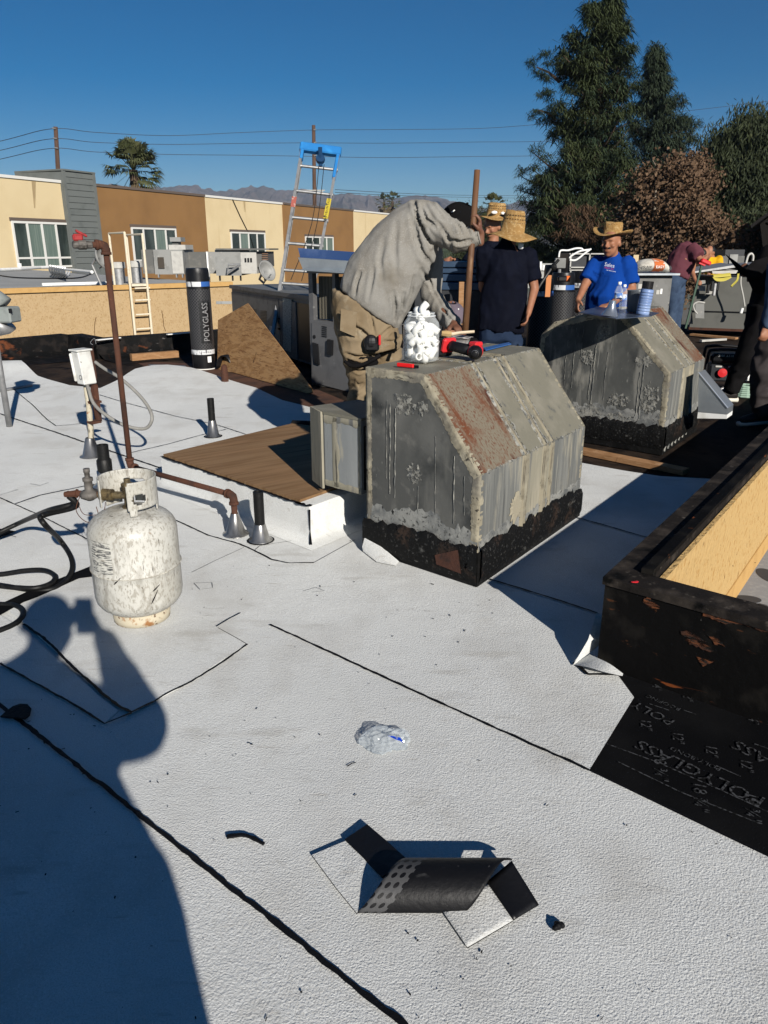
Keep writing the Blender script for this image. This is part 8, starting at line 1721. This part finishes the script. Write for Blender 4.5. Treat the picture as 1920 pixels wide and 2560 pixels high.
# brush on a foil tray, razor, blue strip
tc_ = G(1142,864,HT)
ty = thing('foil_tray', 'dented shallow foil tray at the back edge of the near hood', 'tray', tc_)
k = MB(); X_ = h1dr; Y_ = h1dd; rr = [(.055,.035,.002),(.075,.05,.05),(.085,.058,.05),(.083,.056,.046)]; vs = []
for a_,b_,z in rr:
    for i in range(20):
        t = 2*math.pi*i/20; q = (abs(math.cos(t))**6+abs(math.sin(t))**6)**(-1/6); vs.append(tc_+X_*math.cos(t)*q*a_+Y_*math.sin(t)*q*b_+UP*(z+.003*math.sin(5*t)))
k.add(vs, [(j*20+i, j*20+(i+1)%20, (j+1)*20+(i+1)%20, (j+1)*20+i) for j in range(3) for i in range(20)]+[tuple(range(20))]); k.build('pan', mat('greasy_foil', (.40,.38,.37), [((.28,.26,.25),'noise',20,.5,.65)], rough=.45, metal=.4), ty, smooth=True, fix=False)
br = thing('paint_brush', 'pale handled flat brush laid across the foil tray', 'brush', tc_+UP*.055)
bp = [AT(1104,834,tc_.y-.02), AT(1128,836,tc_.y-.02), AT(1150,832,tc_.y-.02), AT(1186,829,tc_.y-.02)]
k = MB(); k.tube([bp[0],bp[0]*.5+bp[1]*.5,bp[1]], [(.012,.018),(.016,.022),(.015,.020)], 8); k.build('bristles', mat('bristle', (.40,.28,.13), rough=.9), br)
k = MB(); k.tube([bp[1],bp[1]*.8+bp[2]*.2,bp[2],bp[3]], [(.014,.018),(.009,.012),(.008,.011),(.006,.009)], 8); k.build('handle', mat('pale_handle', (.55,.45,.32), rough=.6), br, smooth=True)
rz_ = thing('box_cutter', 'small bright red box cutter lying on the near hood corner', 'knife', G(1013,922,HT))
a, b = G(993,917,HT), G(1035,921,HT); d = (b-a).normalized(); k = MB(); k.box((a+b)/2+UP*.010, ((b-a).length,.016,.018), d, UP.cross(d), UP, bev=.004); k.build('handle', mat('bright_red', (.62,.012,.014), rough=.35), rz_)
k = MB(); k.box(b+d*.012+UP*.008, (.022,.004,.014), d, UP.cross(d), UP); k.build('blade_guard', m_blackplastic, rz_)
k = MB(); pts = [G(1208,872,HT),G(1272,858,HT),G(1278,862,HT),G(1214,878,HT)]; k.prism([p+UP*.002 for p in pts], (0,0,.004)); tag(k.build('blue_strip', mat('blue_strip', (.03,.11,.32), rough=.35)), 'flat strip of blue film at the back right of the near hood top', 'film strip')
k = MB(); b0_ = AT(985,893,4.0); 
# galvanised plate with cups on the far hood
PZ = max(hp[3].z, hp[2].z)+.012
pl = [G(u,v,PZ) for u,v in ((1446,782),(1492,768),(1648,783),(1626,792),(1540,798))]
k = MB(); k.prism(pl, (0,0,.004)); tag(k.build('metal_plate', mat('blue_metal_plate', (.10,.13,.19), [((.16,.19,.25),'noise',6,.5,.7)], rough=.3, metal=.6)), 'thin bluish metal plate lying on top of the far hood', 'plate')
tz_ = PZ+.005
m_cap_w = m_whitepaint; m_water = clear_mat('clear_bottle', (.72,.76,.78), .10, .03)
def bottle(u, v, h, lab):
    c = G(u,v,tz_); s = h/.21; t = thing('water_bottle', lab, 'bottle', c, 'water bottles on the far hood')
    k = MB(); k.lathe([(0,.002),(.026*s,.002),(.031*s,.008),(.031*s,.03),(.029*s,.035),(.031*s,.04),(.031*s,.06),(.029*s,.064),(.031*s,.07),(.031*s,.135),(.029*s,.145),(.018*s,.178),(.012*s,.186),(.012*s,.195)], c, 20); k.v = [(x,y,c.z+(z-c.z)*s) for x,y,z in k.v]; k.build('body', m_water, t, smooth=True)
    k = MB(); k.lathe([(.014*s,.192*s),(.0145*s,.208*s),(.012*s,.212*s),(0,.212*s)], c, 16); k.build('cap', m_cap_w, t, smooth=True)
    k = MB(); k.lathe([(.0318*s,.085*s),(.0318*s,.13*s)], c, 20); k.build('label', mat('bottle_label', (.10,.20,.48), [((.6,.63,.66),'noise',22,.48,.54)], rough=.4), t, smooth=True)
bottle(1543,775,.195,'left and taller looking clear water bottle on the far hood'); bottle(1556,774,.175,'right clear water bottle on the far hood, next to the metal cup')
fn_ = thing('flashing_collar', 'shiny metal flashing collar lying on the plate before the water bottles', 'flashing', G(1530,792,tz_))
c = G(1532,790,tz_); k = MB(); k.lathe([(.060,.001),(.055,.004),(.030,.055),(.024,.075),(.023,.10)], c+Vector((-.02,0,0)), 24, (.12,0,1)); k.build('cone', mat('bright_flashing', (.55,.57,.6), rough=.22, metal=.85), fn_, smooth=True)
bk_ = thing('metal_cup', 'dark grey open metal cup on the far hood between bottle and can', 'cup', G(1586,782,tz_))
c = G(1586,781,tz_); k = MB(); k.lathe([(0,.002),(.048,.002),(.052,.01),(.062,.145),(.064,.15),(.060,.15),(.05,.02)], c, 28); k.build('pail', mat('grey_pail', (.14,.155,.17), [((.30,.31,.32),'noise',9,.58,.66,(1,1,.3))], rough=.35, metal=.5), bk_, smooth=True)
cn = thing('spray_can', 'tall pale blue ribbed can leaning at the right of the metal cup', 'can', G(1606,786,tz_))
c = G(1606,786,tz_); Zc = nrm((.10,.0,1)); k = MB(); pr_ = [(0,0),(.040,0)]
for i in range(9): pr_ += [(.043,.006+i*.017),(.043,.018+i*.017),(.0415,.020+i*.017)]
k.lathe(pr_+[(.043,.165),(0,.166)], c, 24, Zc); k.build('body', mat('can_blue', (.17,.25,.45), [((.28,.36,.52),'noise',8,.5,.7)], rough=.4), cn, smooth=False); autosmooth(cn.children[0], 60)
for i in range(7): k = MB(); k.lathe([(.0436,.022+i*.02),(.0436,.0235+i*.02)], c, 24, Zc); k.build('printed_line', m_charcoal, cn)
k = MB(); c2 = G(1612,778,tz_)+Vector((.03,.12,0)); k.lathe([(0,0),(.036,0),(.040,.20),(.036,.20)], c2, 20, nrm((.06,0,1))); tag(k.build('black_cup', m_blackplastic, None), 'black cup standing behind the pale blue can on the far hood', 'cup')

# ================================================================= LEFTOVERS IN THE FOREGROUND
sc_ = thing('membrane_scrap', 'curled offcut of white membrane, black side out, lying in the foreground', 'scrap', G(1060,2290))
m_dots = None
def scrap_mat():
    m = mat('scrap_black', (.005,.005,.006), [((.06,.06,.06),'noise',14,.66,.74,(.4,1,1)), ((.06,.06,.06),'noise',90,.70,.74,(1,1,1),4)], rough=.5, spec=.22, bump=[(.0015,'noise',60)])
    t = m.node_tree; b = t.nodes['Principled BSDF']; src = b.inputs['Base Color'].links[0].from_socket
    uv = t.nodes.new('ShaderNodeUVMap'); sep = t.nodes.new('ShaderNodeSeparateXYZ'); t.links.new(uv.outputs['UV'], sep.inputs['Vector'])
    vor = t.nodes.new('ShaderNodeTexVoronoi'); vor.inputs['Scale'].default_value = 52; vor.inputs['Randomness'].default_value = 0
    t.links.new(uv.outputs['UV'], vor.inputs['Vector'])
    dt = t.nodes.new('ShaderNodeMath'); dt.operation = 'GREATER_THAN'; dt.inputs[1].default_value = .30; t.links.new(vor.outputs['Distance'], dt.inputs[0])
    lt = t.nodes.new('ShaderNodeMath'); lt.operation = 'LESS_THAN'; lt.inputs[1].default_value = .058; t.links.new(sep.outputs['X'], lt.inputs[0])
    ml = t.nodes.new('ShaderNodeMath'); ml.operation = 'MULTIPLY'; t.links.new(dt.outputs[0], ml.inputs[0]); t.links.new(lt.outputs[0], ml.inputs[1])
    mx = t.nodes.new('ShaderNodeMix'); mx.data_type = 'RGBA'; t.links.new(ml.outputs[0], mx.inputs['Factor']); t.links.new(src, mx.inputs['A']); mx.inputs['B'].default_value = (.06,.06,.062,1)
    t.links.new(mx.outputs['Result'], b.inputs['Base Color']); return m
F0, F1 = G(892,2290)+UP*.003, G(1160,2290)+UP*.003; fa_ = (F1-F0); fw_ = fa_.length; fa_.normalize(); fb = UP.cross(fa_); rr_ = .060; NA, NT = 26, 18
vs = []; uvs = []
for j in range(NT+1):
    th_ = R(2+150*j/NT); sl = .112*(j/NT)**.9*1.12
    for i in range(NA+1):
        p = F0+fa_*(sl+fw_*i/NA)+fb*rr_*(1-math.cos(th_))*1.15+UP*(rr_*math.sin(th_)*1.05+.003); vs.append(p); uvs.append((fw_*i/NA, rr_*th_))
k = MB(); k.add(vs, [(j*(NA+1)+i, j*(NA+1)+i+1, (j+1)*(NA+1)+i+1, (j+1)*(NA+1)+i) for j in range(NT) for i in range(NA)]); o = k.build('curl', scrap_mat(), sc_, smooth=True, fix=False)
ul = o.data.uv_layers.new(name='UVMap')
for p in o.data.polygons:
    for li in p.loop_indices: ul.data[li].uv = uvs[o.data.loops[li].vertex_index]
md = o.modifiers.new('s','SOLIDIFY'); md.thickness = .0035; md.offset = -1
def flap(px, zs, m, nm, th=.0035):
    pts = [G(u,v)+UP*(z+.003) for (u,v),z in zip(px, zs)]; k = MB(); k.prism([p-UP*0 for p in pts], (0,0,th)); ob = k.build(nm, [m, m_bleed], sc_)
    for p in ob.data.polygons:
        if abs(p.normal.z) < .6: p.material_index = 1
    return ob
flap([(780,2146),(864,2112),(915,2160),(962,2216),(928,2258),(892,2291),(842,2230)], [.004,.006,.010,.012,.006,.003,.004], m_white, 'white_flap')
flap([(862,2111),(918,2078),(968,2128),(1022,2186),(985,2200),(955,2215),(908,2158)], [.010,.016,.024,.034,.03,.02,.012], m_film, 'black_selvage')
def curved_flap(c00, c10, c11, c01, m, nm, bulge=.0, n=8):
    """four measured corners (u, v, height) filled with a smoothly bent sheet of real thickness"""
    C = [G(u,v)+UP*(z+.004) for u,v,z in (c00,c10,c11,c01)]; k = MB()
    for j in range(n+1):
        for i in range(n+1):
            s_, t_ = i/n, j/n; p = (C[0]*(1-s_)+C[1]*s_)*(1-t_)+(C[3]*(1-s_)+C[2]*s_)*t_; k.v.append(tuple(p+UP*bulge*math.sin(math.pi*s_)*math.sin(math.pi*(.5+.5*t_))))
    k.f = [(j*(n+1)+i, j*(n+1)+i+1, (j+1)*(n+1)+i+1, (j+1)*(n+1)+i) for j in range(n) for i in range(n)]; k.mi = [0]*len(k.f)
    o = k.build(nm, [m, m_bleed], sc_, smooth=True, fix=False); md = o.modifiers.new('s','SOLIDIFY'); md.thickness = .0035; md.offset = 0; md.material_offset_rim = 1; return o
curved_flap((1105,2286,.006),(1168,2377,.004),(1282,2311,.006),(1216,2226,.018), m_white, 'white_flap', .0)
curved_flap((1216,2226,.020),(1282,2311,.008),(1346,2273,.008),(1276,2196,.048), m_film, 'black_selvage', .0)
# crumpled clear bag
gc = G(963,1858); bagp = thing('plastic_bag', 'crumpled clear plastic wrapper with a blue print on the white roof', 'wrapper', gc)
bm = bmesh.new(); bmesh.ops.create_icosphere(bm, subdivisions=5, radius=1)
for v in bm.verts:
    p = v.co.copy(); n_ = mnoise.noise(p*1.6+Vector((3,1,7))); c_ = 1-2*abs(mnoise.noise(p*3.2+Vector((1,8,2)))); d_ = 1-2*abs(mnoise.noise(p*7+Vector((4,2,2))))
    r_ = 1+.40*n_+.22*c_+.07*d_; v.co = Vector((p.x*.060*r_, p.y*.047*r_, max(-.006, p.z*.028*r_+.0)+.009))
me = bpy.data.meshes.new('film'); bm.to_mesh(me); bm.free(); me.materials.append(clear_mat('crumpled_film', (.62,.67,.70), .22, .10)); me.polygons.foreach_set('use_smooth',[False]*len(me.polygons))
for v in me.vertices: v.co += gc
link('film', me, bagp)
k = MB(); q = [G(982,1842,.036),G(1001,1846,.034),G(1008,1857,.028),G(1000,1852,.034)]; k.prism(q, (0,0,.003)); q = [G(970,1840,.04),G(986,1842,.04),G(998,1852,.034),G(988,1848,.04)]; k.prism(q, (0,0,.002)); k.build('blue_print', mat('strong_blue', (.01,.05,.42), rough=.3), bagp)
# tar lump, sliver, flat tar patch
k = MB(); c = G(1396,2317,.006); rnd = random.Random(2)
for i in range(7): k.ball(c+Vector((rnd.uniform(-.010,.010),rnd.uniform(-.006,.006),rnd.uniform(0,.006))), rnd.uniform(.005,.009), 8, 6)
tag(solid_remesh(k, 'tar_lump', m_bleed, None, .002, 1), 'small shiny lump of tar right of the curled scrap', 'tar lump')
k = MB(); ribbon(k, [G(u,v) for u,v in ((567,2098),(590,2094),(615,2094),(635,2102),(660,2116))], .009, .010, .35, .01, 5); o = k.build('torn_sliver', m_bleed, None, fix=False); md = o.modifiers.new('s','SOLIDIFY'); md.thickness = .005; tag(o, 'thin torn black sliver lying on the white roof left of the curled scrap', 'scrap')
k = MB(); pts = [G(u,v)+UP*.0095 for u,v in ((2,1800),(20,1784),(34,1774),(52,1768),(70,1769),(80,1780),(76,1796),(64,1806),(46,1803),(24,1803))]; k.prism(pts, (0,0,.004)); tag(k.build('tar_patch', m_bleed), 'flat black tar dab on the long seam at the left edge', 'tar patch')
# loose granules, crumbs of felt: too many and too small to count
rnd = random.Random(77); k = MB()
for i in range(240):
    if rnd.random() < .55: u, v = rnd.uniform(0,1900), rnd.uniform(1250,2560)
    else:
        cu, cv = rnd.choice([(110,1800),(820,1440),(1120,2420),(700,1900),(560,1480),(300,2000),(1100,1550)]); u, v = rnd.gauss(cu,80), rnd.gauss(cv,60)
    p = G(u,v)
    if p.dot(NS) > 4 or (p-right_edge[4]).dot(Vector((.643,.766,0))) > 0 and p.x > .55 and p.y < 2.4: continue
    s = rnd.choice([.0006,.0009,.0012,.0016,.0026]); z = undul(p)+.0045; a = rnd.uniform(0,6.28); X = Vector((math.cos(a),math.sin(a),0)); l = s*rnd.choice([1,1,1.5,3.5])
    k.box(p+UP*z, (l*1.6,s,s*.9), X, Vector((-X.y,X.x,0)), UP)
k.build('roof_crumbs', m_bleed, None, kind='stuff')
# ================================================================= AIR
hz_ = MB(); hz_.box((0, 1170, 108), (8000, 3160, 229))
hm = bpy.data.materials.new('air'); hm.use_nodes = True; t = hm.node_tree
for n in list(t.nodes):
    if n.type == 'BSDF_PRINCIPLED': t.nodes.remove(n)
pv = t.nodes.new('ShaderNodeVolumePrincipled'); pv.inputs['Color'].default_value = (.50,.64,.92,1); pv.inputs['Density'].default_value = .00015; pv.inputs['Anisotropy'].default_value = 0.0
out = [n for n in t.nodes if n.type == 'OUTPUT_MATERIAL'][0]; t.links.new(pv.outputs['Volume'], out.inputs['Volume'])
hz_.build('haze', hm, kind='stuff')
